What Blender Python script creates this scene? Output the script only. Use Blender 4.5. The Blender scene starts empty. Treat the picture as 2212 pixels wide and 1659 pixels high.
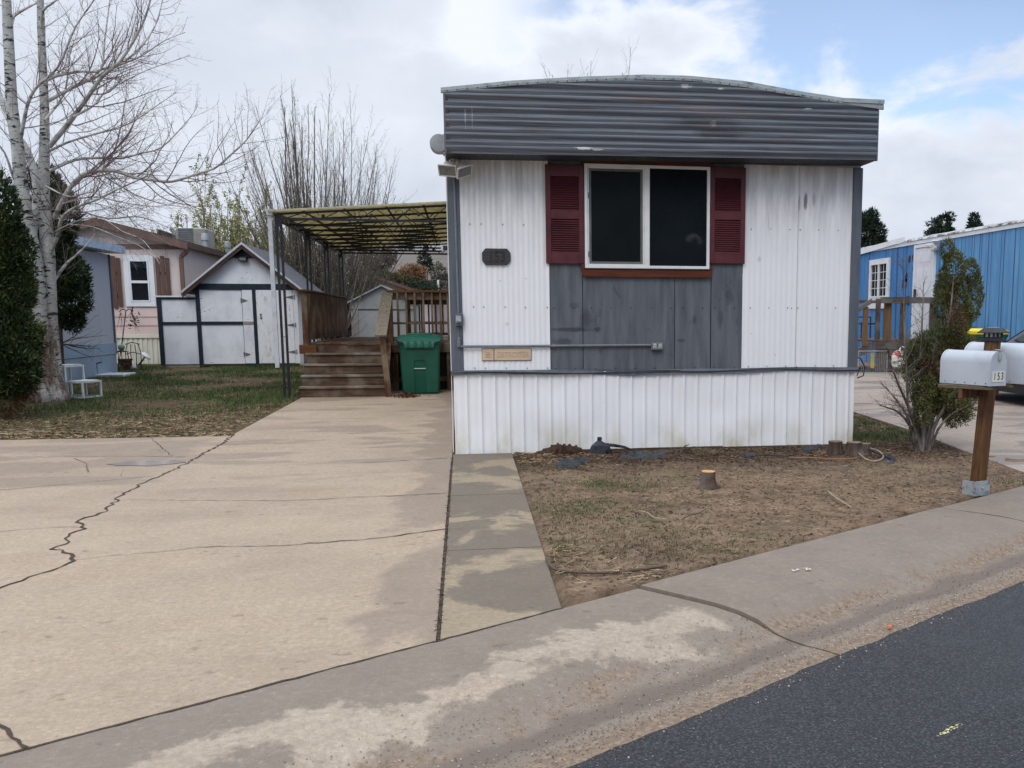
import bpy, math, random
import numpy as np
from mathutils import Vector, Matrix
R = math.radians
random.seed(7); rng = np.random.default_rng(7)
scene = bpy.context.scene
C = scene.collection

# ------------------------------------------------------------------ camera
H, F, CX, CY = 1.45, 2064.0, 1387.0, 975.0
PITCH = math.atan(285/2064); YAW = math.atan(387/(F/math.cos(PITCH)))
cam = bpy.data.cameras.new('camera'); camo = bpy.data.objects.new('camera', cam); C.objects.link(camo)
cam.sensor_width = 36; cam.lens = F/2212*36
cam.shift_x = (1106-CX)/2212; cam.shift_y = (CY-829.5)/2212
cam.clip_start = .05; cam.clip_end = 3000
camo.location = (0, 0, H); camo.rotation_euler = (R(90)-PITCH, 0, -YAW)
scene.camera = camo

# ------------------------------------------------------------------ world
SUN_EL, SUN_AZ = R(48), R(200)      # azimuth clockwise from +Y
w = bpy.data.worlds.new('World'); scene.world = w; w.use_nodes = True
nt = w.node_tree; nt.nodes.clear()
def wn(t, **k):
    n = nt.nodes.new(t)
    for a, b in k.items(): setattr(n, a, b)
    return n
def wmath(op, a, b=None, clamp=False):
    n = wn('ShaderNodeMath', operation=op, use_clamp=clamp)
    for i, v in enumerate((a, b)):
        if v is None: continue
        if isinstance(v, (int, float)): n.inputs[i].default_value = v
        else: nt.links.new(v, n.inputs[i])
    return n.outputs[0]
def wramp(f, stops):
    n = wn('ShaderNodeValToRGB'); cr = n.color_ramp
    while len(cr.elements) < len(stops): cr.elements.new(.5)
    for e, (p, c) in zip(cr.elements, stops): e.position = p; e.color = (*c, 1)
    nt.links.new(f, n.inputs[0]); return n.outputs[0]
def wmr(v, a, b, c, d, smooth=True):
    n = wn('ShaderNodeMapRange', interpolation_type='SMOOTHSTEP' if smooth else 'LINEAR')
    nt.links.new(v, n.inputs[0])
    for i, q in zip((1, 2, 3, 4), (a, b, c, d)): n.inputs[i].default_value = q
    return n.outputs[0]
sky = wn('ShaderNodeTexSky', sky_type='NISHITA', sun_disc=False, sun_elevation=SUN_EL, sun_rotation=SUN_AZ,
         altitude=1600, air_density=1.0, dust_density=.6, ozone_density=1.2)
bgs = wn('ShaderNodeBackground'); nt.links.new(sky.outputs[0], bgs.inputs[0]); bgs.inputs[1].default_value = .15
tc = wn('ShaderNodeTexCoord'); sep = wn('ShaderNodeSeparateXYZ'); nt.links.new(tc.outputs['Generated'], sep.inputs[0])
sx, sy_, sz = sep.outputs
def wnoise(scale, detail, sc=(1, 1, 1), off=(0, 0, 0), rough=.55, dist=0):
    m = wn('ShaderNodeMapping'); m.inputs['Scale'].default_value = sc; m.inputs['Location'].default_value = off
    nt.links.new(tc.outputs['Generated'], m.inputs[0])
    n = wn('ShaderNodeTexNoise'); nt.links.new(m.outputs[0], n.inputs[0])
    n.inputs['Scale'].default_value = scale; n.inputs['Detail'].default_value = detail
    n.inputs['Roughness'].default_value = rough; n.inputs['Distortion'].default_value = dist
    return n.outputs[0]
big = wnoise(4.2, 5, (1, 1, 2.0), (1.3, .4, .2), .48, .15)
puff = wnoise(7.5, 6, (1, 1, 1.7), (3.1, 1.4, .9), .55, .3)
wisp = wnoise(10, 6, (.8, 1, 2.4), (.7, 2.2, .5), .58, .5)
soft = wnoise(2.2, 3, (1, 1, 1.6), (8.1, 4.2, .5), .45, 0)
# open blue towards upper right of the street
lin = wmath('ADD', wmath('MULTIPLY', sx, 1.15), wmath('MULTIPLY', sz, 4.6))
cov = wmath('ADD', lin, wmath('MULTIPLY', wmath('SUBTRACT', puff, .5), 1.9))
cov = wmath('ADD', cov, wmath('MULTIPLY', wmath('SUBTRACT', wisp, .5), .6))
blue = wmr(cov, 1.33, 1.72, 0, .80)
blue = wmath('MULTIPLY', blue, wmr(sz, .42, .7, 1, 0))           # the gap closes again higher up
blue = wmath('MULTIPLY', blue, wmr(sx, .02, .13, 0, 1))
shade = wmath('ADD', wmath('MULTIPLY', big, .40), wmath('ADD', wmath('MULTIPLY', soft, .28), wmath('MULTIPLY', puff, .32)))
shade = wmath('ADD', .5, wmath('MULTIPLY', wmath('SUBTRACT', shade, .5), wmr(sx, -.2, .15, .75, 1.5)))
edge = wmr(cov, 1.0, 1.5, 0, .09)      # brighter near the open gap
dark = wmath('MULTIPLY', wmr(sz, .235, .30, 0, .13), wmath('MULTIPLY', wmr(sx, -.03, .02, 1, 0), wmr(sx, -.25, -.12, 0, 1)))
glow = wmath('MULTIPLY', wmr(sz, .22, .29, 0, .10), wmath('MULTIPLY', wmr(sx, -.015, .01, 0, 1), wmr(sx, .03, .09, 1, 0)))
low = wmr(sz, .12, .02, 0, .10)
shade = wmath('SUBTRACT', wmath('ADD', wmath('ADD', shade, edge), glow), wmath('ADD', dark, low))
ccol = wramp(shade, [(.32, (.50, .545, .62)), (.46, (.60, .65, .74)), (.57, (.675, .72, .80)), (.68, (.78, .82, .90))])
glum = wmath('ADD', 1.0, wmath('MULTIPLY', wmath('MAXIMUM', wmath('SUBTRACT', sz, .30), 0), 1.75))
bgc = wn('ShaderNodeBackground'); nt.links.new(ccol, bgc.inputs[0]); nt.links.new(glum, bgc.inputs[1])
mx = wn('ShaderNodeMixShader'); nt.links.new(blue, mx.inputs[0]); nt.links.new(bgc.outputs[0], mx.inputs[1]); nt.links.new(bgs.outputs[0], mx.inputs[2])
wo = wn('ShaderNodeOutputWorld'); nt.links.new(mx.outputs[0], wo.inputs[0])

# ------------------------------------------------------------------ sun + exposure
sl = bpy.data.lights.new('sun', 'SUN'); sl.energy = .8; sl.angle = R(25); sl.color = (1, .96, .9)
so = bpy.data.objects.new('sun', sl); C.objects.link(so)
so.rotation_euler = (R(90)-SUN_EL, 0, math.pi-SUN_AZ)
scene.view_settings.view_transform = 'Standard'; scene.view_settings.look = 'None'
scene.view_settings.exposure = .24; scene.view_settings.gamma = 1

# ------------------------------------------------------------------ photo geometry helpers (pixel of the 2212x1659 photo -> world point)
cp, sp, cyw, syw = math.cos(PITCH), math.sin(PITCH), math.cos(YAW), math.sin(YAW)
def ray(px, py):
    a = (px-CX)/F; b = -(py-CY)/F
    f = (syw*cp, cyw*cp, -sp); r = (cyw, -syw, 0); u = (syw*sp, cyw*sp, cp)
    return [f[i]+a*r[i]+b*u[i] for i in range(3)]
SL, SY0 = .015, 10.0
def gz(y): return SL*(min(max(y, SY0), 60)-SY0)
def onG(px, py, z=0):
    d = ray(px, py); t = (z-H)/d[2]
    if t*d[1] > SY0 or d[2] >= 0: t = (z-H-SL*SY0)/(d[2]-SL*d[1])
    return Vector((t*d[0], t*d[1], H+t*d[2]))
def onY(px, py, y):
    d = ray(px, py); t = y/d[1]; return Vector((t*d[0], y, H+t*d[2]))
def onX(px, py, x):
    d = ray(px, py); t = x/d[0]; return Vector((x, t*d[1], H+t*d[2]))

# ------------------------------------------------------------------ object helpers
def tag(o, label=None, cat=None, group=None, kind=None):
    if label: o['label'] = label
    if cat: o['category'] = cat
    if group: o['group'] = group
    if kind: o['kind'] = kind
    return o
def thing(name, loc, label, cat, group=None, rz=0):
    o = bpy.data.objects.new(name, None); C.objects.link(o); o.location = loc; o.rotation_euler = (0, 0, rz)
    o.empty_display_size = .1
    return tag(o, label, cat, group)
def rootm(p):
    q = p
    while q.parent: q = q.parent
    return Matrix.Translation(q.location) @ q.rotation_euler.to_matrix().to_4x4()
def finish(me, name, mats, parent, smooth=False, world=True):
    o = bpy.data.objects.new(name, me); C.objects.link(o)
    if not isinstance(mats, (list, tuple)): mats = [mats]
    for m in mats: me.materials.append(m)
    if parent is not None:
        if world: me.transform(rootm(parent).inverted())
        o.parent = parent
    if smooth:
        me.polygons.foreach_set('use_smooth', [True]*len(me.polygons))
        if smooth != 'all':
            try: me.set_sharp_from_angle(angle=R(38))
            except Exception: pass
    me.update()
    return o
class MB:
    def __init__(s): s.v = []; s.f = []; s.m = []; s.mi = 0
    def add(s, vs, fs):
        b = len(s.v); s.v += [tuple(v) for v in vs]
        s.f += [tuple(b+i for i in f) for f in fs]; s.m += [s.mi]*len(fs); return s
    def box(s, x0, x1, y0, y1, z0, z1):
        return s.add([(x0,y0,z0),(x1,y0,z0),(x1,y1,z0),(x0,y1,z0),(x0,y0,z1),(x1,y0,z1),(x1,y1,z1),(x0,y1,z1)],
                     [(3,2,1,0),(4,5,6,7),(0,1,5,4),(1,2,6,5),(2,3,7,6),(3,0,4,7)])
    def bbox(s, x0, x1, y0, y1, z0, z1, b=.005):   # box with all edges chamfered
        vs = []; idx = {}
        X = (x0, x1); Y = (y0, y1); Z = (z0, z1)
        for i in (0,1):
            for j in (0,1):
                for k in (0,1):
                    sx_, sy2, sz2 = (1,-1)[i], (1,-1)[j], (1,-1)[k]
                    for a in range(3):
                        p = [X[i]+sx_*b, Y[j]+sy2*b, Z[k]+sz2*b]; p[a] = (X[i],Y[j],Z[k])[a]
                        idx[i,j,k,a] = len(vs); vs.append(p)
        fs = []
        for k in (0,1):
            q = [idx[0,0,k,2],idx[1,0,k,2],idx[1,1,k,2],idx[0,1,k,2]]; fs.append(q if k else q[::-1])
            q = [idx[0,k,0,1],idx[1,k,0,1],idx[1,k,1,1],idx[0,k,1,1]]; fs.append(q[::-1] if k else q)
            q = [idx[k,0,0,0],idx[k,1,0,0],idx[k,1,1,0],idx[k,0,1,0]]; fs.append(q if k else q[::-1])
        for i in (0,1):
            for j in (0,1):
                fs.append([idx[i,j,0,0],idx[i,j,0,1],idx[i,j,1,1],idx[i,j,1,0]])
                fs.append([idx[i,0,j,0],idx[i,0,j,2],idx[i,1,j,2],idx[i,1,j,0]])
                fs.append([idx[0,i,j,1],idx[0,i,j,2],idx[1,i,j,2],idx[1,i,j,1]])
                for k in (0,1): fs.append([idx[i,j,k,0],idx[i,j,k,1],idx[i,j,k,2]])
        return s.add(vs, fs)
    def bar(s, p0, p1, w, h=None, up=(0,0,1), tw=None):
        h = h or w; p0 = Vector(p0); p1 = Vector(p1); d = (p1-p0).normalized(); up = Vector(up)
        if abs(d.dot(up)) > .98: up = Vector((0,1,0))
        a = d.cross(up).normalized(); b = a.cross(d)
        vs = []
        for p, k in ((p0,1),(p1,tw or 1)):
            for sx_, sy2 in ((-1,-1),(1,-1),(1,1),(-1,1)): vs.append(p+a*w/2*sx_*k+b*h/2*sy2*k)
        return s.add(vs, [(3,2,1,0),(4,5,6,7),(0,1,5,4),(1,2,6,5),(2,3,7,6),(3,0,4,7)])
    def tube(s, pts, rad, n=6, cap=True):
        pts = [Vector(p) for p in pts]
        if isinstance(rad, (int,float)): rad = [rad]*len(pts)
        vs = []; prev = None
        for i, p in enumerate(pts):
            d = (pts[min(i+1,len(pts)-1)]-pts[max(i-1,0)])
            if d.length < 1e-9: d = Vector((0,0,1))
            d.normalize()
            if prev is None: a = d.orthogonal().normalized()
            else:
                a = prev-d*prev.dot(d)
                a = a.normalized() if a.length > 1e-6 else d.orthogonal().normalized()
            prev = a; b = d.cross(a)
            for k in range(n):
                t = 2*math.pi*k/n; vs.append(p+(a*math.cos(t)+b*math.sin(t))*rad[i])
        fs = [(i*n+k, i*n+(k+1)%n, (i+1)*n+(k+1)%n, (i+1)*n+k) for i in range(len(pts)-1) for k in range(n)]
        if cap: fs += [tuple(range(n))[::-1], tuple(range((len(pts)-1)*n, len(pts)*n))]
        return s.add(vs, fs)
    def lathe(s, c, prof, n=20, axis='z'):     # prof [(r, h)]
        vs = []
        for r, h in prof:
            for k in range(n):
                t = 2*math.pi*k/n; a, b = r*math.cos(t), r*math.sin(t)
                vs.append({'z': (c[0]+a, c[1]+b, c[2]+h), 'y': (c[0]+a, c[1]+h, c[2]-b), 'x': (c[0]+h, c[1]+a, c[2]+b)}[axis])
        m = len(prof)
        fs = [(i*n+k, i*n+(k+1)%n, (i+1)*n+(k+1)%n, (i+1)*n+k) for i in range(m-1) for k in range(n)]
        fs += [tuple(range(n))[::-1], tuple(range((m-1)*n, m*n))]
        return s.add(vs, fs)
    def prism(s, poly, a0, a1, plane='xz'):    # poly in plane, extruded along the third axis
        def P(u, v, t): return {'xz': (u,t,v), 'yz': (t,u,v), 'xy': (u,v,t)}[plane]
        n = len(poly)
        vs = [P(u,v,a0) for u,v in poly]+[P(u,v,a1) for u,v in poly]
        fs = [(i,(i+1)%n,n+(i+1)%n,n+i) for i in range(n)]+[tuple(range(n))[::-1], tuple(range(n,2*n))]
        return s.add(vs, fs)
    def grid(s, P):                             # P[i][j] points
        n = len(P); m = len(P[0])
        return s.add([p for r in P for p in r], [(i*m+j,(i+1)*m+j,(i+1)*m+j+1,i*m+j+1) for i in range(n-1) for j in range(m-1)])
    def xf(s, M, start=0):
        for i in range(start, len(s.v)): s.v[i] = tuple(M @ Vector(s.v[i]))
        return s
    def build(s, name, mats, parent=None, smooth=False, fix=True, bevel=0, world=True):
        me = bpy.data.meshes.new(name); me.from_pydata(s.v, [], s.f)
        if len(set(s.m)) > 1 or (s.m and s.m[0]): me.polygons.foreach_set('material_index', s.m)
        if fix:
            import bmesh
            bm = bmesh.new(); bm.from_mesh(me); bmesh.ops.recalc_face_normals(bm, faces=bm.faces)
            if bevel: bmesh.ops.bevel(bm, geom=[e for e in bm.edges if len(e.link_faces) == 2 and e.calc_face_angle(0) > .6], offset=bevel, segments=1, affect='EDGES', clamp_overlap=True)
            bm.to_mesh(me); bm.free()
        return finish(me, name, mats, parent, smooth, world)
def cards(name, V, mat, parent=None, shape=4):
    """V: (n, shape, 3) numpy array of separate little faces"""
    n = len(V); me = bpy.data.meshes.new(name)
    me.vertices.add(n*shape); me.vertices.foreach_set('co', V.astype(np.float32).ravel())
    me.loops.add(n*shape); me.loops.foreach_set('vertex_index', np.arange(n*shape, dtype=np.int32))
    me.polygons.add(n); me.polygons.foreach_set('loop_start', np.arange(0, n*shape, shape, dtype=np.int32))
    me.polygons.foreach_set('loop_total', np.full(n, shape, dtype=np.int32))
    me.update(calc_edges=True); me.validate()
    return finish(me, name, mat, parent)
def text_mesh(s, size, depth=.002):
    cu = bpy.data.curves.new('lettering', 'FONT'); cu.body = s; cu.size = size; cu.extrude = depth; cu.align_x = 'CENTER'; cu.align_y = 'CENTER'
    o = bpy.data.objects.new('lettering', cu); C.objects.link(o); bpy.context.view_layer.update()
    me = bpy.data.meshes.new_from_object(o.evaluated_get(bpy.context.evaluated_depsgraph_get()))
    bpy.data.objects.remove(o); bpy.data.curves.remove(cu)
    me.materials.clear()
    return me

# ------------------------------------------------------------------ material helpers
class NM:
    def __init__(s, name):
        s.m = bpy.data.materials.new(name); s.m.use_nodes = True; s.t = s.m.node_tree
        s.b = s.t.nodes['Principled BSDF']; s._p = None
    def n(s, t, **k):
        q = s.t.nodes.new(t)
        for a, b in k.items(): setattr(q, a, b)
        return q
    def setin(s, sock, v):
        if isinstance(v, bpy.types.NodeSocket): s.t.links.new(v, sock)
        elif isinstance(v, (tuple, list)) and len(v) == 3 and sock.type == 'RGBA': sock.default_value = (*v, 1)
        else: sock.default_value = v
    def pos(s, sc=(1,1,1), off=(0,0,0), rot=0):
        if s._p is None: s._p = s.n('ShaderNodeNewGeometry').outputs['Position']
        m = s.n('ShaderNodeMapping'); m.inputs['Scale'].default_value = sc; m.inputs['Location'].default_value = off
        m.inputs['Rotation'].default_value = (0, 0, rot)
        s.t.links.new(s._p, m.inputs[0]); return m.outputs[0]
    def obj(s, sc=(1,1,1), off=(0,0,0)):
        m = s.n('ShaderNodeMapping'); m.inputs['Scale'].default_value = sc; m.inputs['Location'].default_value = off
        s.t.links.new(s.n('ShaderNodeTexCoord').outputs['Object'], m.inputs[0]); return m.outputs[0]
    def noise(s, scale=1, detail=4, vec=None, rough=.55, dist=0):
        q = s.n('ShaderNodeTexNoise'); s.t.links.new(vec if vec is not None else s.pos(), q.inputs[0])
        q.inputs['Scale'].default_value = scale; q.inputs['Detail'].default_value = detail
        q.inputs['Roughness'].default_value = rough; q.inputs['Distortion'].default_value = dist
        return q.outputs[0]
    def vor(s, scale, vec=None, out='Distance', feature='F1'):
        q = s.n('ShaderNodeTexVoronoi', feature=feature); s.t.links.new(vec if vec is not None else s.pos(), q.inputs[0])
        q.inputs['Scale'].default_value = scale; return q.outputs[out]
    def math(s, op, a, b=None, c=None):
        q = s.n('ShaderNodeMath', operation=op)
        for i, v in enumerate((a, b, c)):
            if v is not None: s.setin(q.inputs[i], v)
        return q.outputs[0]
    def mr(s, v, a, b, c=0, d=1, smooth=True):
        q = s.n('ShaderNodeMapRange', interpolation_type='SMOOTHSTEP' if smooth else 'LINEAR')
        s.setin(q.inputs[0], v)
        for i, k in zip((1,2,3,4), (a,b,c,d)): q.inputs[i].default_value = k
        return q.outputs[0]
    def mix(s, f, a, b, mode='MIX'):
        q = s.n('ShaderNodeMix', data_type='RGBA', blend_type=mode, clamp_factor=True)
        s.setin(q.inputs[0], f); s.setin(q.inputs[6], a); s.setin(q.inputs[7], b); return q.outputs[2]
    def ramp(s, f, stops):
        q = s.n('ShaderNodeValToRGB'); cr = q.color_ramp
        while len(cr.elements) < len(stops): cr.elements.new(.5)
        for e, (p, c) in zip(cr.elements, stops): e.position = p; e.color = (*c, 1)
        s.setin(q.inputs[0], f); return q.outputs[0]
    def xyz(s):
        if s._p is None: s._p = s.n('ShaderNodeNewGeometry').outputs['Position']
        q = s.n('ShaderNodeSeparateXYZ'); s.t.links.new(s._p, q.inputs[0]); return q.outputs
    def island(s): return s.n('ShaderNodeNewGeometry').outputs['Random Per Island']
    def bump(s, h, strength=.3, dist=.01, prev=None):
        q = s.n('ShaderNodeBump'); q.inputs['Strength'].default_value = strength; q.inputs['Distance'].default_value = dist
        s.t.links.new(h, q.inputs['Height'])
        if prev is not None: s.t.links.new(prev, q.inputs['Normal'])
        return q.outputs[0]
    def out(s, col=None, rough=None, normal=None, metal=None, spec=None, trans=None):
        if col is not None: s.setin(s.b.inputs['Base Color'], col)
        if rough is not None: s.setin(s.b.inputs['Roughness'], rough)
        if normal is not None: s.t.links.new(normal, s.b.inputs['Normal'])
        if metal is not None: s.setin(s.b.inputs['Metallic'], metal)
        if spec is not None: s.setin(s.b.inputs['Specular IOR Level'], spec)
        if trans is not None: s.setin(s.b.inputs['Transmission Weight'], trans)
        return s.m
def plain(name, col, rough=.6, var=.12, scale=6, metal=0, bump=.1, vec=(1,1,1), spec=.4):
    k = NM(name); a = k.noise(scale, 5, k.pos(vec)); f = k.noise(scale*9, 3, k.pos(vec))
    c2 = tuple(c*(1-var*2.2) for c in col); c3 = tuple(min(1, c*(1+var)) for c in col)
    c = k.ramp(a, [(.28, c2), (.5, col), (.72, c3)])
    return k.out(c, k.mr(f, .3, .7, max(0, rough-.1), min(1, rough+.1)), k.bump(f, bump, .004), metal, spec)
def wood(name, dark, light, scale=1, axis='z', rough=.75, grey=None):
    k = NM(name); sc = {'z': (22,22,1.6), 'x': (1.6,22,22), 'y': (22,1.6,22)}[axis]
    sc = tuple(v*scale for v in sc)
    g = k.noise(1.6, 6, k.pos(sc), .65, .6); b = k.noise(2.2, 3, k.pos()); isl = k.island()
    c = k.ramp(g, [(.3, dark), (.52, tuple((x+y)/2 for x, y in zip(dark, light))), (.72, light)])
    c = k.mix(k.mr(isl, 0, 1, 0, .45), c, tuple(x*.45 for x in dark))
    if grey: c = k.mix(k.mr(b, .45, .65, 0, .75), c, grey)
    return k.out(c, rough, k.bump(g, .35, .006), spec=.25)

def spots(k, L_, soft=.35, nsc=9, stretch=(1,1,.5), amt=.9):
    x, y, z = k.xyz(); nz = k.math('MULTIPLY', k.math('SUBTRACT', k.noise(nsc, 6, k.pos(stretch, (3,3,3)), .7), .5), amt*2); m = None
    for cx_, cz_, rx, rz, a in L_:
        d = k.math('SQRT', k.math('ADD', k.math('POWER', k.math('DIVIDE', k.math('SUBTRACT', x, cx_), rx), 2), k.math('POWER', k.math('DIVIDE', k.math('SUBTRACT', z, cz_), rz), 2)))
        q = k.mr(k.math('ADD', d, nz), 1-soft, 1+soft, a, 0)
        m = q if m is None else k.math('MAXIMUM', m, q)
    return m
def pxz(px, py, y=10.47):
    p = onY(px, py, y); return p.x, p.z
# ---- general paints
def siding_white(name, base=(.78,.79,.80), top_stain=0, low_stain=0, streak=.35):
    k = NM(name); x, y, z = k.xyz()
    st = k.noise(3.2, 5, k.pos((3.5,3.5,.35)), .6); fine = k.noise(40, 3, k.pos((1,1,.25)))
    c = k.mix(k.mr(st, .42, .75, 0, streak), base, tuple(b*f for b, f in zip(base, (.80,.80,.78))))
    if top_stain:
        s2 = k.noise(2.6, 6, k.pos((4,4,.5)), .65)
        m = k.math('MULTIPLY', k.mr(z, 1.9, 3.1, 0, 1), k.mr(s2, .36, .66, .12, .9))
        c = k.mix(k.math('MULTIPLY', m, top_stain), c, (.30,.30,.29))
    if low_stain:
        s3 = k.noise(1.3, 6, k.pos((2,2,1.2)), .6)
        m = k.math('MULTIPLY', k.mr(z, .45, 0, 0, 1), k.mr(s3, .42, .66, .1, 1))
        c = k.mix(k.math('MULTIPLY', m, low_stain), c, (.56,.52,.36))
        sp_ = k.mr(k.noise(5, 6, k.pos((1,1,1.6)), .7), .67, .72, 0, .6)
        c = k.mix(k.math('MULTIPLY', sp_, k.mr(z, .35, 0, 0, 1)), c, (.25,.19,.13))
    if top_stain:
        sp2 = [(*pxz(1740,435), .022, .085, .85), (*pxz(1758,431), .020, .075, .42), (*pxz(1726,440), .012, .08, .5), (*pxz(1776,432), .012, .07, .2), (*pxz(1640,560), .02, .03, .3), (*pxz(1095,700), .02, .02, .25), (*pxz(1660,480), .008, .10, .25)]
        c = k.mix(spots(k, sp2, .45, 14, (1,1,.35), .7), c, (.12,.11,.11))
    return k.out(c, k.mr(fine, .3, .7, .38, .52), k.bump(k.noise(3, 2, k.pos()), .25, .02), spec=.45)
M = {}
M['siding'] = siding_white('white_panel', (.80,.81,.825), .62, 0, .20)
M['skirt'] = siding_white('skirt_metal', (.85,.855,.87), 0, .8, .10)
M['whitewall'] = siding_white('white_wall', (.74,.75,.76))
def grey_paint(name, base, scuff=.5, vert=True):
    k = NM(name); a = k.noise(2.2, 6, k.pos((5,5,.6) if vert else (.5,5,6)), .62)
    s = k.noise(4.5, 6, k.pos((1.6,1,1.2), rot=.0), .68, .8); g = k.noise(60, 2)
    lo = tuple(v*.66 for v in base); hi = tuple(v*1.28 for v in base)
    c = k.ramp(a, [(.3, lo), (.5, base), (.72, hi)])
    c = k.mix(k.mr(s, .60, .68, 0, scuff), c, tuple(v*.42 for v in base))
    if scuff > .5:
        sp2 = [(*pxz(1235,712), .20, .022, .8), (*pxz(1215,738), .10, .03, .6), (*pxz(1265,690), .06, .10, .6), (*pxz(1290,712), .03, .03, .9), (*pxz(1555,690), .03, .10, .5), (*pxz(1470,735), .05, .02, .6), (*pxz(1500,690), .02, .05, .6), (*pxz(1575,640), .04, .08, .5), (*pxz(1240,660), .05, .03, .4)]
        c = k.mix(spots(k, sp2, .5, 11, (1,1,1), 1.1), c, tuple(v*.33 for v in base))
    return k.out(c, k.mr(g, .3, .7, .42, .6), k.bump(s, .15, .01), spec=.35)
M['grey'] = grey_paint('grey_wall_paint', (.108,.120,.138), .55)
M['greytrim'] = grey_paint('grey_trim_paint', (.098,.112,.135), .3)
def fascia_mat():
    k = NM('fascia_metal')
    a = k.noise(2.0, 8, k.pos((.45,4,26)), .72, .2); b = k.noise(1.4, 8, k.pos((1.1,3,5)), .68); r = k.noise(2.6, 6, k.pos((.8,3,7),(3,1,2)), .6)
    band = k.n('ShaderNodeTexWave', wave_type='BANDS', bands_direction='Z'); k.t.links.new(k.pos(), band.inputs[0])
    band.inputs['Scale'].default_value = 4.9/2; band.inputs['Distortion'].default_value = 1.2; band.inputs['Detail'].default_value = 3
    c = k.ramp(a, [(.28, (.032,.036,.045)), (.43, (.078,.088,.107)), (.56, (.125,.14,.165)), (.74, (.24,.265,.29))])
    c = k.mix(k.mr(b, .56, .74, 0, .45), c, (.052,.054,.062))
    c = k.mix(k.math('MULTIPLY', k.mr(r, .60, .74, 0, .42), 1), c, (.18,.125,.105))
    sc = k.noise(9, 7, k.pos((1,1,1.4),(5,2,9)), .8, 1.2)
    c = k.mix(k.mr(sc, .735, .76, 0, .85), c, (.55,.55,.55))
    ch = [(*pxz(1262,321,10.1), .085, .012, 1), (*pxz(1290,324,10.1), .05, .008, .9), (*pxz(1480,187,10.1), .05, .018, .7), (*pxz(1555,193,10.1), .04, .008, .8), (*pxz(1540,268,10.1), .03, .03, .5), (*pxz(1745,235,10.1), .04, .007, .8), (*pxz(1005,255,10.1), .006, .08, .5), (*pxz(1020,255,10.1), .005, .09, .35), (*pxz(1585,400,10.1), .02, .02, .8)]
    c = k.mix(spots(k, ch, .25, 55, (.5,1,1.3), 2.2), c, (.50,.50,.50))
    dk = [(*pxz(1530,265,10.1), .35, .05, .6), (*pxz(1555,290,10.1), .22, .04, .7), (*pxz(1430,215,10.1), .25, .03, .5), (*pxz(1250,235,10.1), .30, .02, .5), (*pxz(1150,280,10.1), .2, .03, .4), (*pxz(1700,300,10.1), .25, .02, .4)]
    c = k.mix(spots(k, dk, .5, 6, (.8,1,3), 1.1), c, (.035,.034,.038))
    rs = [(*pxz(1400,215,10.1), .30, .018, .6), (*pxz(1600,250,10.1), .4, .012, .5), (*pxz(1500,235,10.1), .22, .015, .5), (*pxz(1530,275,10.1), .16, .012, .35), (*pxz(1120,215,10.1), .15, .01, .4)]
    c = k.mix(spots(k, rs, .6, 8, (.6,1,4), 1.0), c, (.21,.14,.11))
    return k.out(c, k.mr(b, .3, .7, .38, .6), k.bump(a, .2, .004), spec=.4)
M['fascia'] = fascia_mat()
def galv():
    k = NM('galvanised_edge'); a = k.noise(14, 7, k.pos((.6,1,1.4)), .7); b = k.noise(2, 3)
    c = k.ramp(a, [(.34, (.10,.115,.12)), (.44, (.33,.37,.38)), (.7, (.44,.48,.49))])
    return k.out(c, .5, k.bump(a, .3, .004), .25)
M['galv'] = galv()
M['dark'] = plain('dark_metal', (.018,.019,.022), .45, .3)
M['blackpaint'] = plain('black_iron_paint', (.012,.014,.022), .42, .25, 9)
M['soffit'] = plain('soffit_paint', (.038,.043,.052), .6, .2, 3)
M['screw'] = plain('screw', (.03,.03,.03), .5, .1)
M['winframe'] = plain('window_vinyl', (.70,.71,.70), .45, .06, 5)
M['sash'] = plain('sash_grey', (.115,.125,.12), .5, .15)
M['redwood'] = wood('stained_board', (.075,.018,.009), (.17,.045,.018), .7, 'x', .5)
M['shutter'] = plain('maroon_shutter', (.090,.022,.028), .42, .16, 2.2)
def glass(name, tint=(.006,.008,.010), rough=.03, spec=.5):
    k = NM(name); n = k.noise(1.2, 3); n2 = k.noise(90, 2)
    return k.out(k.ramp(n, [(.3, tint), (.7, tuple(t*1.9 for t in tint))]), rough, k.bump(n, .04, .02), 0, spec)
M['glass'] = glass('window_glass')
M['screen'] = glass('screened_glass', (.006,.008,.009), .18, .4)
M['lampwhite'] = plain('floodlight_housing', (.60,.57,.51), .5, .12, 12)
M['lampglass'] = plain('floodlight_lens', (.17,.18,.18), .15, .2, 20)
M['plaque'] = wood('weathered_plaque', (.035,.036,.04), (.13,.13,.135), 1.2, 'x', .8)
M['tanplate'] = plain('tan_plastic', (.60,.46,.33), .5, .06, 8)
M['rust'] = plain('rust_edge', (.10,.05,.035), .8, .3, 30)
M['concretebox'] = plain('conduit_grey', (.15,.165,.19), .5, .15, 9)

# =================================================================== GROUND
from mathutils import noise as mn
P0 = Vector((-.161, 4.283)); U = Vector((.8402, .5423)); NV = Vector((.5423, -.8402))
def st(x, y):
    r = Vector((x, y))-P0; return r.dot(NV), r.dot(U)
def fromst(s, t): p = P0+NV*s+U*t; return p.x, p.y
def fbm(x, y, sc=1, o=4): return mn.fractal(Vector((x*sc, y*sc, 3.1)), .9, 2.1, o)

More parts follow.
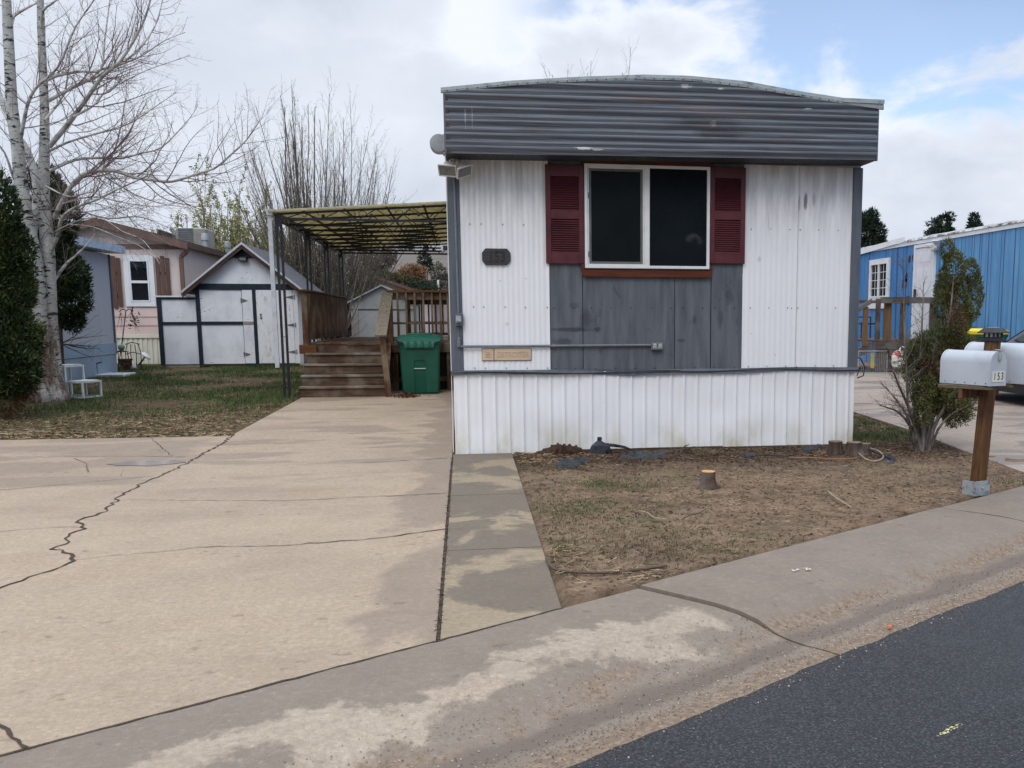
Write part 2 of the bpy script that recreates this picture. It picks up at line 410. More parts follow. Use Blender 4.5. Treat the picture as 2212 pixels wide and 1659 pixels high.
def ground_mat():
    k = NM('yard_soil'); x, y, z = k.xyz()
    b = k.noise(1.3, 8, rough=.62); m = k.noise(6, 8, k.pos(off=(3,1,0)), .7); f = k.noise(55, 4, rough=.7)
    soil = k.ramp(m, [(.28, (.075,.048,.032)), (.48, (.170,.117,.078)), (.7, (.265,.190,.130))])
    soil = k.mix(k.mr(b, .42, .60, 0, .5), soil, (.30,.208,.138))
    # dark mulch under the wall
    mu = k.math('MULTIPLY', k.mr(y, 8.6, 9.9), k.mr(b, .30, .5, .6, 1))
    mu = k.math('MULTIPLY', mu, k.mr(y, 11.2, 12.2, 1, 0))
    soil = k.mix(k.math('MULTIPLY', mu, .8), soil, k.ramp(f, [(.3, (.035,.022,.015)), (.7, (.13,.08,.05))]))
    # damp, grassy lawn on the left
    lawn = k.mr(x, -2.5, -3.1)
    lawn = k.math('MULTIPLY', lawn, 1.0)
    lc = k.ramp(k.noise(2.4, 8, k.pos((1,1,1),(7,3,0)), .65), [(.33, (.045,.032,.018)), (.48, (.115,.078,.045)), (.6, (.070,.072,.028)), (.75, (.165,.12,.07))])
    soil = k.mix(lawn, soil, lc)
    gp = k.math('MULTIPLY', k.mr(k.noise(1.7, 6, k.pos(off=(9,4,0)), .6), .56, .66), k.mr(f, .35, .6))
    soil = k.mix(k.math('MULTIPLY', gp, .45), soil, (.085,.105,.045))
    h = k.math('ADD', k.math('MULTIPLY', m, 1.0), k.math('MULTIPLY', f, .45))
    return k.out(soil, .9, k.bump(h, .8, .03), spec=.15)
M['soil'] = ground_mat()
def axis_vals(a, b, st_, far):
    v = list(np.arange(a, b+1e-6, st_)); q = st_
    lo = [a]; hi = [v[-1]]
    while lo[-1] > -far: q *= 1.45; lo.append(lo[-1]-q)
    q = st_
    while hi[-1] < far: q *= 1.45; hi.append(hi[-1]+q)
    return lo[:0:-1]+v+hi[1:]
gx = axis_vals(-10, 10, .085, 1800); gy = axis_vals(4, 20, .085, 1800)
def ground_z(x, y):
    s, t = st(x, y)
    if s > -.05:
        if s < 8: return -.25
        return -.05
    z = gz(y)-.035
    n = fbm(x, y, .8)*.016+fbm(x+9, y, 4.0)*.009
    if s > -2.2 and x > .5: z += .022*(1-min(1, -s/2.2))     # soil meets the walk edge
    if x > .5 and 8.8 < y < 10.5: n += .025*max(0, fbm(x*1.5, y*2, 2.3))+.01
    if y > 60: n = 0
    return z+n*(1 if s < -.3 else .4)+(.012 if x > .5 or x < -2.9 else -.02)
me = bpy.data.meshes.new('ground')
nx, ny = len(gx), len(gy)
vs = [(x, y, ground_z(x, y)) for y in gy for x in gx]
fs = [(j*nx+i, j*nx+i+1, (j+1)*nx+i+1, (j+1)*nx+i) for j in range(ny-1) for i in range(nx-1)]
me.from_pydata(vs, [], fs)
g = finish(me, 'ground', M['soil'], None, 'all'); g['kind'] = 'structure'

# ---- concrete
def concrete(name, base, wetcol, mode):
    k = NM(name); x, y, z = k.xyz()
    a = k.noise(.55, 8, k.pos(), .6); b = k.noise(3.2, 8, k.pos(off=(4,2,0)), .65); sp_ = k.noise(150, 3, rough=.6); fine = k.noise(38, 6, rough=.7)
    lo = tuple(v*.78 for v in base); hi = tuple(min(1, v*1.10) for v in base)
    c = k.ramp(a, [(.3, lo), (.5, base), (.7, hi)])
    c = k.mix(k.mr(b, .38, .62, 0, .30), c, tuple(v*f for v, f in zip(base, (.80,.77,.72))))
    c = k.mix(k.mr(k.noise(.9, 5, k.pos(off=(1,9,0))), .55, .7, 0, .25), c, (base[0]*1.02, base[1]*.86, base[2]*.76))
    c = k.mix(k.mr(fine, .36, .64, .34, 0), c, tuple(v*.55 for v in base)); c = k.mix(k.mr(k.noise(21, 7, k.pos(off=(3,3,0)), .75), .5, .7, 0, .35), c, tuple(min(1, v*1.32) for v in base))
    # aggregate specks and little pits
    v = k.vor(95); pit = k.vor(13, k.pos((1,1,1),(.3,.7,0)))
    pn = k.noise(2.2, 4, k.pos(off=(2,2,0)))
    c = k.mix(k.math('MULTIPLY', k.mr(v, .0, .22, .5, 0), k.mr(fine, .45, .6)), c, (.80,.74,.64))
    c = k.mix(k.math('MULTIPLY', k.mr(sp_, .62, .75), .45), c, tuple(q*.45 for q in base))
    pits = k.math('MULTIPLY', k.mr(pit, .045, .085, 1, 0), k.mr(pn, .50, .58))
    streak = k.math('MULTIPLY', k.mr(k.noise(7, 6, k.pos((.9,2.2,1),(4,4,0)), .75), .63, .665), k.mr(pn, .44, .6))
    c = k.mix(k.math('MULTIPLY', streak, .8), c, tuple(q*.5 for q in base))
    c = k.mix(k.math('MULTIPLY', pits, .8), c, tuple(q*.38 for q in base))
    wn_ = k.noise(1.1, 5, k.pos((1,.9,1),(2.4,6,0)), .5, .4); wfine = k.noise(8, 8, k.pos(), .72)
    wv = k.math('ADD', wn_, k.math('MULTIPLY', k.math('SUBTRACT', wfine, .5), .16))
    if mode == 'drive':
        edge = k.math('ADD', x, k.math('MULTIPLY', k.math('SUBTRACT', wv, .5), 1.9))
        wet = k.mr(edge, -.50, -.34, 0, .8)
        far = k.noise(.9, 6, k.pos((.55,1.9,1),(1,3,0)), .55, .5)
        fw = k.math('MULTIPLY', k.mr(k.math('ADD', far, k.math('MULTIPLY', k.math('SUBTRACT', wfine, .5), .10)), .53, .60, 0, .75), k.mr(y, 6.5, 11.0, .15, 1))
        wet = k.math('MAXIMUM', wet, fw)
        wet = k.math('MAXIMUM', wet, k.math('MULTIPLY', k.mr(x, -2.85, -3.1), k.math('MULTIPLY', k.mr(y, 9.0, 9.1), k.mr(far, .40, .50, .25, .8))))
    elif mode == 'walk':
        wet = k.mr(k.noise(1.25, 5, k.pos((1.1,.9,1),(5.3,.7,0)), .6, .5), .42, .50, .1, .9)
        wet = k.math('MAXIMUM', wet, 0.0)
    elif mode == 'curb':
        s = k.math('ADD', k.math('MULTIPLY', k.math('SUBTRACT', x, P0.x), NV.x), k.math('MULTIPLY', k.math('SUBTRACT', y, P0.y), NV.y))
        t = k.math('ADD', k.math('MULTIPLY', k.math('SUBTRACT', x, P0.x), U.x), k.math('MULTIPLY', k.math('SUBTRACT', y, P0.y), U.y))
        nn = k.noise(1.6, 7, k.pos(off=(1.2,5.5,0)), .62, .3)
        q = k.math('ADD', s, k.math('MULTIPLY', k.math('SUBTRACT', k.math('ADD', nn, k.math('MULTIPLY', k.math('SUBTRACT', wfine, .5), .28)), .5), 1.35))
        dry = k.math('MULTIPLY', k.mr(q, .30, .40), k.mr(q, .58, .70, 1, 0))
        dry = k.math('MULTIPLY', dry, k.mr(t, 1.20, 1.27, 1, 0))
        wet = k.math('SUBTRACT', 1.0, dry)
    else:
        wet = k.mr(k.noise(.8, 6, k.pos((.6,1.4,1),(1,3,0)), .55, .5), .52, .56)
    c = k.mix(wet, c, k.mix(.32, wetcol, c, 'MULTIPLY') if False else k.mix(k.mr(b, .3, .7, 0, .45), wetcol, tuple(q*.72 for q in wetcol)))
    c = k.mix(k.math('MULTIPLY', k.math('MULTIPLY', k.mr(v, .0, .20, .55, 0), wet), k.mr(fine, .45, .6)), c, (.62,.57,.52))
    tex = k.noise(27, 8, k.pos(off=(1.7,2.2,0)), .78); tex2 = k.noise(7.5, 9, k.pos((1,1.25,1),(6,2,0)), .72)
    c = k.mix(k.mr(tex, .40, .62, .30, 0), c, k.mix(.55, c, (.08,.06,.045)))
    c = k.mix(k.mr(tex, .56, .70, 0, .35), c, k.mix(.5, c, (.66,.58,.48)))
    c = k.mix(k.mr(tex2, .34, .5, .28, 0), c, k.mix(.45, c, (.10,.075,.055)))
    spk = k.vor(62, k.pos(off=(.1,.6,0)), 'Distance'); c = k.mix(k.math('MULTIPLY', k.mr(spk, .16, .24, 1, 0), k.mr(tex2, .45, .58, .15, .75)), c, k.mix(.6, c, (.10,.075,.06)))
    dv = k.n('ShaderNodeVectorMath', operation='ADD'); k.t.links.new(k.pos((.8,1.15,1),(.4,.9,0)), dv.inputs[0])
    nzv = k.n('ShaderNodeTexNoise'); k.t.links.new(k.pos(), nzv.inputs[0]); nzv.inputs['Scale'].default_value = 14; nzv.inputs['Detail'].default_value = 4
    scv = k.n('ShaderNodeVectorMath', operation='SCALE'); k.t.links.new(nzv.outputs['Color'], scv.inputs[0]); scv.inputs['Scale'].default_value = .11; k.t.links.new(scv.outputs[0], dv.inputs[1])
    fl = k.vor(7.5, dv.outputs[0]); clus = k.noise(1.7, 5, k.pos(off=(9,5,0)), .6)
    flm = k.math('MULTIPLY', k.mr(fl, .12, .21, 1, 0), k.mr(clus, .48, .58, 0, .5)); c = k.mix(flm, c, k.mix(.7, c, (.06,.045,.035)))
    rough = k.mr(wet, 0, 1, .88, .66)
    if mode == 'curb':
        # wet gutter line and washed-in sand beside the asphalt
        wob = k.math('MULTIPLY', k.math('SUBTRACT', k.noise(2.4, 5, k.pos(off=(7,1,0))), .5), .22)
        sq = k.math('ADD', s, wob)
        gut = k.math('MULTIPLY', k.mr(sq, .86, .93), k.mr(sq, .99, 1.05, 1, 0))
        sand = k.math('MULTIPLY', k.mr(sq, 1.06, 1.13), k.mr(fine, .28, .5, .45, 1))
        sd2 = k.math('MULTIPLY', k.math('MULTIPLY', k.mr(sq, .70, .80), k.mr(sq, .86, .92, 1, 0)), k.mr(b, .42, .55))
        sand = k.math('MAXIMUM', sand, sd2)
        c = k.mix(sand, c, k.ramp(fine, [(.3, (.11,.078,.052)), (.5, (.215,.155,.107)), (.68, (.31,.24,.175))]))
        c = k.mix(k.math('MULTIPLY', gut, .78), c, (.135,.100,.078))
        rough = k.math('SUBTRACT', rough, k.math('MULTIPLY', gut, .12))
    h = k.math('SUBTRACT', k.math('ADD', k.math('MULTIPLY', fine, .6), k.math('MULTIPLY', k.vor(95), .5)), k.math('MULTIPLY', pits, 2.0))
    return k.out(c, rough, k.bump(h, .35, .005), spec=.35)
M['conc'] = concrete('driveway_concrete', (.445,.350,.258), (.285,.222,.168), 'drive')
M['walk'] = concrete('walkway_concrete', (.37,.295,.20), (.160,.130,.096), 'walk')
M['curb'] = concrete('curb_concrete', (.45,.372,.29), (.248,.200,.158), 'curb')
M['concfar'] = concrete('far_concrete', (.40,.33,.275), (.26,.215,.185), 'far')

def slab(name, mat, polys, th=.09):
    """polys: list of xy outlines; top follows the yard level"""
    b = MB()
    for poly in polys:
        n = len(poly)
        top = [(x, y, gz(y)) for x, y in poly]; bot = [(x, y, gz(y)-th) for x, y in poly]
        b.add(top+bot, [tuple(range(n))]+[(i, (i+1)%n, n+(i+1)%n, n+i) for i in range(n)])
    o = b.build(name, mat); o['kind'] = 'structure'; return o
def lineY(x, s):       # y on the line parallel to the street at distance s, for given x
    return P0.y+((x-P0.x)*NV.x-s)/(-NV.y)
XL = -16
slab('driveway', M['conc'], [
    [(XL, lineY(XL, -.012)), (-.158, lineY(-.158, -.012)), (-.158, 10), (XL, 10)],
    [(XL, 10), (-2.84, 10), (-2.84, 12.34), (XL, 12.75)],
    [(-2.84, 10), (-.15, 10), (-.15, 18.6), (-2.76, 18.6), (-2.84, 12.34)]])
# walkway squares with narrow gaps
yj1 = onG(1057, 1068).y; yj2 = onG(1070, 1185).y
def wx(y): return .454+.0061*(y-4.7)
segs = [(lineY, yj2-.006), (yj2+.006, yj1-.006), (yj1+.006, 10.42)]
polys = [[(-.138, lineY(-.138, -.010)), (wx(4.7), lineY(wx(4.7), -.010)), (wx(yj2), yj2-.006), (-.138, yj2-.006)],
         [(-.138, yj2+.006), (wx(yj2), yj2+.006), (wx(yj1), yj1-.006), (-.138, yj1-.006)],
         [(-.138, yj1+.006), (wx(yj1), yj1+.006), (wx(10), 10), (-.138, 10)], [(-.138, 10), (wx(10), 10), (wx(10.4), 10.42), (-.138, 10.42)]]
slab('walkway', M['walk'], polys)
a_ = onG(1839, 889); b_ = onG(2095, 979); c_ = onG(2212, 1019); d_ = onG(1839, 805)
slab('neighbor_driveway', M['concfar'], [
    [(5.83, 13.75), (5.70, 11.5), (5.42, 9.55), (5.25, 8.25), (5.12, lineY(5.12, -.012)), (14, lineY(14, -.012)), (14, 14.2), (7.2, 14.35)],
    [(6.35, 14.95), (7.2, 14.38), (14, 14.23), (14, 21.9), (4.6, 21.9), (4.6, 20.2), (7.0, 17.2)]])
slab('neighbor_walk', M['concfar'], [[(4.6, 13.78), (5.80, 13.78), (7.1, 14.34), (6.3, 14.92), (4.6, 14.75)]], .085)

# rolled kerb + gutter
PROF = [(0,0),(.25,-.002),(.48,-.010),(.62,-.026),(.73,-.052),(.83,-.084),(.92,-.100),(1.0,-.104),(1.1,-.098),(1.3,-.094)]
def kerb(name, t0, t1, dz, bend=None):
    b = MB(); n = max(2, int((t1-t0)/.25) if t1-t0 < 12 else 40)
    rows = []
    for i in range(n+1):
        t = t0+(t1-t0)*i/n; row = []
        for s, z in PROF:
            tt = t
            if bend and i in (0, n): tt = t+bend(s)*(1 if i == 0 else 1)
            k_ = 1 if z > -.08 else 0
            row.append((*fromst(s, tt), z+dz*k_+.0025*fbm(t*1.3, s, 1)))
        rows.append([(row[0][0], row[0][1], -.2)]+row)
    b.grid(rows)
    for r in (rows[0], rows[-1]):
        m = len(r); b.add(r+[(p[0], p[1], -.22) for p in r], [(j, j+1, m+j+1, m+j) for j in range(m-1)])
    o = b.build(name, M['curb'], smooth=True); o['kind'] = 'structure'; return o
tj = [st(*onG(2026, 1101).xy)[1]]
tJ = 1.268
bnd = lambda s: .10*s+.07*math.sin(s*2.4)*s
kerb('curb_and_gutter', -45, tJ-.004, 0, lambda s: bnd(s))
kerb('sidewalk', tJ+.014, tj[0]-.006, .016, lambda s: bnd(s))
kerb('sidewalk', tj[0]+.008, 60, .012, lambda s: bnd(s))

# asphalt
def asphalt():
    k = NM('asphalt'); a = k.noise(.8, 6, k.pos(), .6); f = k.noise(85, 5, rough=.8); v = k.vor(75, k.pos(off=(1,1,0))); v2 = k.vor(16, k.pos(off=(.2,.1,0)))
    c = k.ramp(f, [(.34, (.012,.0125,.014)), (.5, (.040,.042,.046)), (.66, (.115,.118,.124))])
    c = k.mix(k.mr(a, .45, .62, 0, .25), c, (.050,.053,.058))
    v3 = k.vor(82, k.pos(off=(.5,.2,0)), 'Distance'); v3c = k.n('ShaderNodeSeparateColor'); k.t.links.new(k.vor(82, k.pos(off=(.5,.2,0)), 'Color'), v3c.inputs[0])
    c = k.mix(k.math('MULTIPLY', k.mr(v3, .30, .42, 1, 0), k.mr(v3c.outputs[0], .60, .98, 0, .6)), c, (.12,.125,.13)); c = k.mix(k.mr(v3, .42, .55, 0, .55), c, (.006,.006,.007))
    c = k.mix(k.math('MULTIPLY', k.mr(v2, .035, .06, 1, 0), .9), c, (.34,.33,.31))
    c = k.mix(k.mr(k.noise(1.3, 6, k.pos(off=(8,8,0)), .7), .66, .72, 0, .4), c, (.16,.14,.12))
    h = k.math('ADD', k.math('MULTIPLY', k.mr(v, 0, .6, 1, 0), .8), f)
    pale = k.mr(k.noise(.35, 4, k.pos(off=(2,8,0))), .45, .65, 0, .25); c = k.mix(pale, c, (.06,.06,.062))
    return k.out(c, k.mr(a, .35, .65, .50, .68), k.bump(h, .9, .008), spec=.4)
M['asphalt'] = asphalt()
b = MB(); rows = []
tt = list(np.arange(-40, -6, 2))+list(np.arange(-6, 9, .05))+list(np.arange(9, 60, 2))
for t in tt:
    e = 1.225+.020*fbm(t, 1.7, .8)+.014*fbm(t, 9.7, 5)
    rows.append([(*fromst(e, t), -.100), (*fromst(e+.006, t), -.086), (*fromst(e+.05, t), -.079), (*fromst(e+.5, t), -.072), (*fromst(3.9, t), -.03), (*fromst(7.6, t), -.08)])
b.grid(rows); road = b.build('road', M['asphalt'], smooth='all'); road['kind'] = 'structure'

# ---- cracks and joints: thin dirt-filled strips lying in the slab
M['crack'] = plain('crack_dirt', (.060,.042,.030), .95, .3, 30)
def strip(name, pts, wid, mat, jag=.5, dz=.004, step=.06, zfun=None, seed=1):
    rr = random.Random(seed); P = []
    for (x0, y0), (x1, y1) in zip(pts[:-1], pts[1:]):
        L = math.hypot(x1-x0, y1-y0); n = max(1, int(L/step))
        for i in range(n):
            a = i/n; nx_, ny_ = -(y1-y0)/L, (x1-x0)/L
            o = (rr.random()-.5)*jag*step*.55 if (i or P) else 0
            P.append((x0+(x1-x0)*a+nx_*o, y0+(y1-y0)*a+ny_*o))
    P.append(pts[-1]); rows = []
    for i, p in enumerate(P):
        q = P[min(i+1, len(P)-1)]; r_ = P[max(i-1, 0)]
        dx, dy = q[0]-r_[0], q[1]-r_[1]; L = math.hypot(dx, dy) or 1
        w_ = wid(i/len(P)) if callable(wid) else wid
        w_ *= .45+rr.random()*1.1; w_ *= .5
        f = zfun or (lambda x, y: gz(y))
        rows.append([(p[0]-dy/L*w_, p[1]+dx/L*w_, f(p[0], p[1])+dz), (p[0]+dy/L*w_, p[1]-dx/L*w_, f(p[0], p[1])+dz)])
    o = MB().grid(rows).build(name, mat); o['kind'] = 'structure'; return o
def pxl(L): return [tuple(onG(x, y).xy) for x, y in L]
strip('pavement_crack', pxl([(507,938),(479,959),(415,993),(396,1005),(345,1029),(318,1037),(286,1056),(258,1072),(251,1081),(221,1109),(189,1119),(166,1125),(177,1143),(147,1159),(152,1171),(117,1186),(140,1194),(161,1212),(111,1233),(60,1247),(0,1271),(-60,1292)]), lambda a: .022 if a < .3 else .016, M['crack'], 1.5, seed=3)
strip('pavement_crack', pxl([(332,1029),(184,1043),(83,1052),(0,1059),(-90,1068)]), .007, M['crack'], .3, seed=4)
strip('pavement_crack', pxl([(401,987),(322,986),(138,986),(0,988),(-70,990)]), .008, M['crack'], .3, seed=5)
strip('pavement_crack', pxl([(326,946),(350,968),(372,986)]), .006, M['crack'], 1, seed=6)
strip('pavement_crack', pxl([(160,990),(190,1003),(188,1022)]), .006, M['crack'], 1, seed=16)
strip('pavement_crack', pxl([(474,961),(560,959),(691,957)]), .007, M['crack'], .3, seed=7)
strip('pavement_crack', pxl([(967,990),(806,999),(700,1002),(560,1006)]), lambda a: .010*(1-a)+.002, M['crack'], .5, seed=8)
strip('pavement_crack', pxl([(966,1066),(861,1071),(737,1076),(668,1081),(599,1082),(415,1082),(267,1080)]), lambda a: .011*(1-a)+.003, M['crack'], .9, seed=9)
strip('pavement_crack', pxl([(963,1143),(861,1157),(783,1167),(709,1171),(603,1180),(428,1182),(341,1194),(240,1201),(165,1210)]), lambda a: .013*(1-a)+.003, M['crack'], .9, seed=10)
strip('pavement_crack', pxl([(-40,1152),(0,1149),(97,1141),(157,1138),(177,1140)]), .006, M['crack'], 1.2, seed=11)
strip('pavement_crack', pxl([(-30,1555),(0,1571),(28,1585),(42,1600),(56,1617)]), .014, M['crack'], 1.2, step=.04, seed=12)
strip('pavement_crack', pxl([(1839,822),(1900,829),(1975,841),(2000,850)]), .02, M['crack'], .6, seed=13)
strip('driveway_joint', [(-.148, lineY(-.148, -.02)), (-.148, 10.42)], .016, M['crack'], .15, dz=-.002, seed=14)
strip('driveway_joint', [(-15, lineY(-15, .0)), (.46, lineY(.46, .0))], .013, M['crack'], .35, dz=.002, seed=15)

def kz(x, y):
    s_, t_ = st(x, y); return float(np.interp(s_, [p[0] for p in PROF], [p[1] for p in PROF]))+.012
for i_, (t_, se, w_) in enumerate(((tj[0]+.001, 1.0, .013),)):
    strip('pavement_crack', [fromst(s_, t_+bnd(s_)) for s_ in np.linspace(.005, se, 14)], w_, M['crack'], .5, dz=.006, step=.04, zfun=kz, seed=30+i_)
# chips of paint and small rubbish on the pavement
M['ypaint'] = plain('faded_yellow_paint', (.62,.56,.30), .7, .25, 40)
M['wpaint'] = plain('flaked_white_paint', (.72,.70,.64), .7, .15, 40)
def flecks(name, mat, cxy, L, W, n, ang, z, seed, size=(.006,.022)):
    rr = random.Random(seed); b = MB()
    for i in range(n):
        a, q = (rr.random()-.5)*L, (rr.random()-.5)*W
        x = cxy[0]+a*math.cos(ang)-q*math.sin(ang); y = cxy[1]+a*math.sin(ang)+q*math.cos(ang)
        r = rr.uniform(*size); m = rr.randint(4, 6); t0 = rr.random()*6
        b.add([(x+r*rr.uniform(.5,1.2)*math.cos(t0+6.28*j/m), y+r*rr.uniform(.4,1)*math.sin(t0+6.28*j/m), z) for j in range(m)], [tuple(range(m))])
    o = b.build(name, mat, fix=False); o['kind'] = 'structure'; return o
p = onG(2050, 1578, -.068); flecks('road_marking', M['ypaint'], p.xy, .16, .012, 26, math.atan2(U.y, U.x)-.05, -.0655, 2, (.004,.012))
p = onG(1731, 1237, .0); flecks('pavement_marking', M['wpaint'], p.xy, .13, .06, 12, .3, .018, 3, (.004,.013))

# =================================================================== MAIN MOBILE HOME
Y0 = 10.47; YF = 10.10; XA, XB = -.13, 4.475; YR = 28.0
def W(px, py, y=Y0): p = onY(px, py, y); return p.x, p.z
home = thing('mobile_home', (2.2, Y0, 0), 'long white and grey mobile home with ribbed overhang, arched roof and maroon shutters', 'mobile home')
ZB, ZT = .90, 3.14        # wall panels
def corr(b, x0, x1, z0, z1, y, prof, period, tz=0, wav=0, seed=0, nz=1):
    """vertical corrugation: prof = [(fraction, depth)]"""
    rows = []; xs = []
    n0 = int(math.floor(x0/period))-1
    k = n0
    while k*period < x1+period:
        for f, d in prof:
            x = (k+f)*period
            if x0 < x < x1: xs.append((x, d))
        k += 1
    xs = [(x0, xs[0][1])]+xs+[(x1, xs[-1][1])]
    for x, d in xs:
        col = []
        for i in range(nz+1):
            z = z0+(z1-z0)*i/nz
            bump_ = wav*fbm(x*1.2+seed, z*2.2, 1.1) if wav else 0
            col.append((x+(tz*(z-z1)), y-d-bump_, z))
        rows.append(col)
    b.grid(rows)
    return b
SIDEP = [(0,0),(.10,.004),(.22,.0075),(.34,.004),(.42,.001),(.55,.003),(.68,.0075),(.80,.003),(.92,0)]
xs0, xs1 = W(1002, 797)[0], W(1189, 797)[0]; xs2, xs3 = W(1601, 796)[0], W(1830, 796)[0]; xseam = W(1717, 796)[0]
L = lambda x0, y0, x1, y1, n: [(x0+(x1-x0)*i/(n-1), y0+(y1-y0)*i/(n-1)) for i in range(n)]
def screws(b, pts, y=Y0-.011, r=.0062):
    b.mi = 1
    for px, py in pts:
        x, z = W(px, py); b.lathe((x, y, z), [(r*.3,-.003),(r,-.001),(r,.004)], 6, 'y')
    b.mi = 0
# body behind the panels
b = MB(); b.box(XA+.012, XB-.012, Y0+.02, YR, .86, 3.42)
b.build('wall', M['whitewall'], home)
bt = MB(); bt.box(XA-.001, XA+.008, Y0+.065, YR, .86, 3.08); bt.box(XB-.008, XB+.001, Y0+.065, YR, .86, 3.14); bt.build('side_wall', M['whitewall'], home)
b = MB(); corr(b, xs0, xs1, ZB, ZT, Y0-.004, SIDEP, .112, nz=8, wav=.004)
screws(b, [(1015,484),(1039,484),(1086,485),(1131,486),(1023,663),(1045,663),(1091,663),(1135,664),(1182,664),(1026,795),(1049,795),(1094,795),(1139,795),(1183,795)])
screws(b, [(1080,606),(1136,602)], r=.004)
b.build('siding_panel', [M['siding'], M['screw']], home, smooth='all', fix=False)
b = MB(); corr(b, xs2, xseam-.004, ZB, ZT, Y0-.004, SIDEP, .125, nz=8, wav=.004, seed=5)
corr(b, xseam+.004, xs3, ZB, ZT, Y0-.002, SIDEP, .125, nz=8, wav=.004, seed=8)
screws(b, [(1622,495),(1664,495),(1706,496),(1728,496),(1768,497),(1810,498),(1620,665),(1660,665),(1701,665),(1709,666),(1723,665),(1764,665),(1804,665),(1616,792),(1656,791),(1697,791),(1720,792),(1760,790),(1800,790)])
screws(b, [(1622,721),(1674,766)], r=.004)
b.build('siding_panel', [M['siding'], M['screw']], home, smooth='all', fix=False)
# grey panels with dark joints
GP = [(0,0),(.3,.001),(.5,.0035),(.7,.001)]
seams = [W(px, 700)[0] for px in (1189, 1259, 1457, 1535, 1603)]
b = MB()
for i in range(4): corr(b, seams[i]+(.004 if i else .001), seams[i+1]-(.004 if i < 3 else .001), ZB, ZT-.005, Y0-.003-.002*(i % 2), GP, .075, nz=8, wav=.005, seed=i*3)
screws(b, [(1196,665),(1240,665),(1277,665),(1321,665),(1363,665),(1407,665),(1449,665),(1476,665),(1517,665),(1544,665),(1586,665)]+L(1200,796,1586,793,10))
b.build('siding_panel', [M['grey'], M['screw']], home, smooth='all', fix=False)
b = MB(); b.box(xs1, xs2, Y0+.006, Y0+.018, ZB, ZT); b.build('backing_board', M['dark'], home)
# corner trims
b = MB(); b.bbox(XA, xs0-.002, Y0-.022, Y0+.05, ZB-.01, ZT, .006); b.build('corner_trim', M['greytrim'], home)
b = MB(); b.bbox(xs3+.002, XB, Y0-.022, Y0+.05, ZB-.01, ZT, .006); b.build('corner_trim', M['greytrim'], home)
b = MB(); b.box(XA-.010, XA-.002, Y0-.012, Y0+.06, .02, ZT+.05); b.build('edge_strip', M['winframe'], home)
# skirting
SKP = [(0,0),(.06,.001),(.09,.012),(.20,.012),(.23,.001),(.45,.0),(.55,.0035),(.80,.0035),(.90,0)]
b = MB()
def skirt_y(x, z): return 0
corr(b, XA+.015, XB-.03, -.04, .885, Y0-.012, SKP, .150, nz=7, wav=.016, seed=3, tz=.0)
b.build('skirting', M['skirt'], home, smooth='all', fix=False)
b = MB(); b.box(XB-.05, XB-.038, Y0-.01, YR, -.04, .87); b.box(XA+.02, XA+.03, Y0-.01, YR, -.04, .87); b.build('side_skirting', M['skirt'], home)
# bent metal strip between skirting and wall, slightly sagging
b = MB(); rows = []
for i in range(61):
    x = XA-.012+(XB-XA+.024)*i/60; w_ = .010*math.sin(x*2.1)+.006*math.sin(x*5.3+1)
    d = -.008 if .2 < i/60 < .45 else 0
    rows.append([(x, Y0-.030, .905+w_*.4), (x, Y0-.034-.006*math.sin(x*3), .885+w_*.5), (x, Y0-.045-.006*math.sin(x*3), .855+w_+d), (x, Y0-.022, .852+w_+d)])
b.grid(rows); b.build('drip_strip', M['greytrim'], home, fix=False)
# black cable slung along the strip
b = MB()
def cab(x, ph): return (x, Y0-.052+.004*math.sin(x*9), .890-.018*abs(math.sin(x*.95+ph))+.006*math.sin(x*4))
b.tube([cab(XA-.01+(XB-XA+.02)*i/70, 0) for i in range(71)], .0065, 5)
b.tube([cab(XA+.6+(1.9)*i/30, .8) for i in range(31)], .005, 5)
e = cab(XB, 0)
b.tube([e, (XB+.03, Y0-.05, .90), (XB+.045, Y0+.02, .87), (XB+.03, Y0+.05, .80)], .0065, 5)
b.tube([(XB+.005, Y0+.09, 1.02), (XB+.07, Y0+.06, 1.0), (XB+.12, Y0+.04, .90), (XB+.10, Y0+.03, .80), (XB+.02, Y0+.02, .775)], .008, 6)
b.build('cable', M['dark'], home, smooth=True)
# timber sill under the skirting
M['sillwood'] = wood('rotting_sill', (.05,.032,.022), (.16,.11,.075), 1, 'x', .9)
b = MB(); b.box(W(1180, 965)[0], W(1560, 965)[0], Y0-.035, Y0+.0, -.03, .022); b.box(W(1562, 965)[0], W(1825, 965)[0], Y0-.05, Y0-.004, -.03, .012)
b.build('sill_board', M['sillwood'], home)
# window
wl, wt = W(1261, 358); wr, wb = W(1530, 582)
wl -= 0; zt, zb = W(1395, 358)[1], W(1395, 581)[1]
win = MB()
fr = .032
def frame(b, x0, x1, z0, z1, t, ya, yb, bev=.004):
    b.bbox(x0, x1, ya, yb, z1-t, z1, bev); b.bbox(x0, x1, ya, yb, z0, z0+t, bev)
    b.bbox(x0, x0+t, ya+.001, yb-.001, z0+t-.003, z1-t+.003, bev); b.bbox(x1-t, x1, ya+.001, yb-.001, z0+t-.003, z1-t+.003, bev)
frame(win, wl, wr, zb, zt, fr, Y0-.055, Y0-.01)
xm = W(1396, 470)[0]
win.bbox(xm-.030, xm+.030, Y0-.050, Y0-.012, zb+fr-.002, zt-fr+.002, .004)
frame(win, wl+fr+.002, xm-.031, zb+fr+.001, zt-fr-.001, .014, Y0-.042, Y0-.014, .002)
wo_ = win.build('window', M['winframe'], home)
s = MB(); frame(s, wl+fr+.016, xm-.044, zb+fr+.015, zt-fr-.015, .026, Y0-.036, Y0-.016, .002)
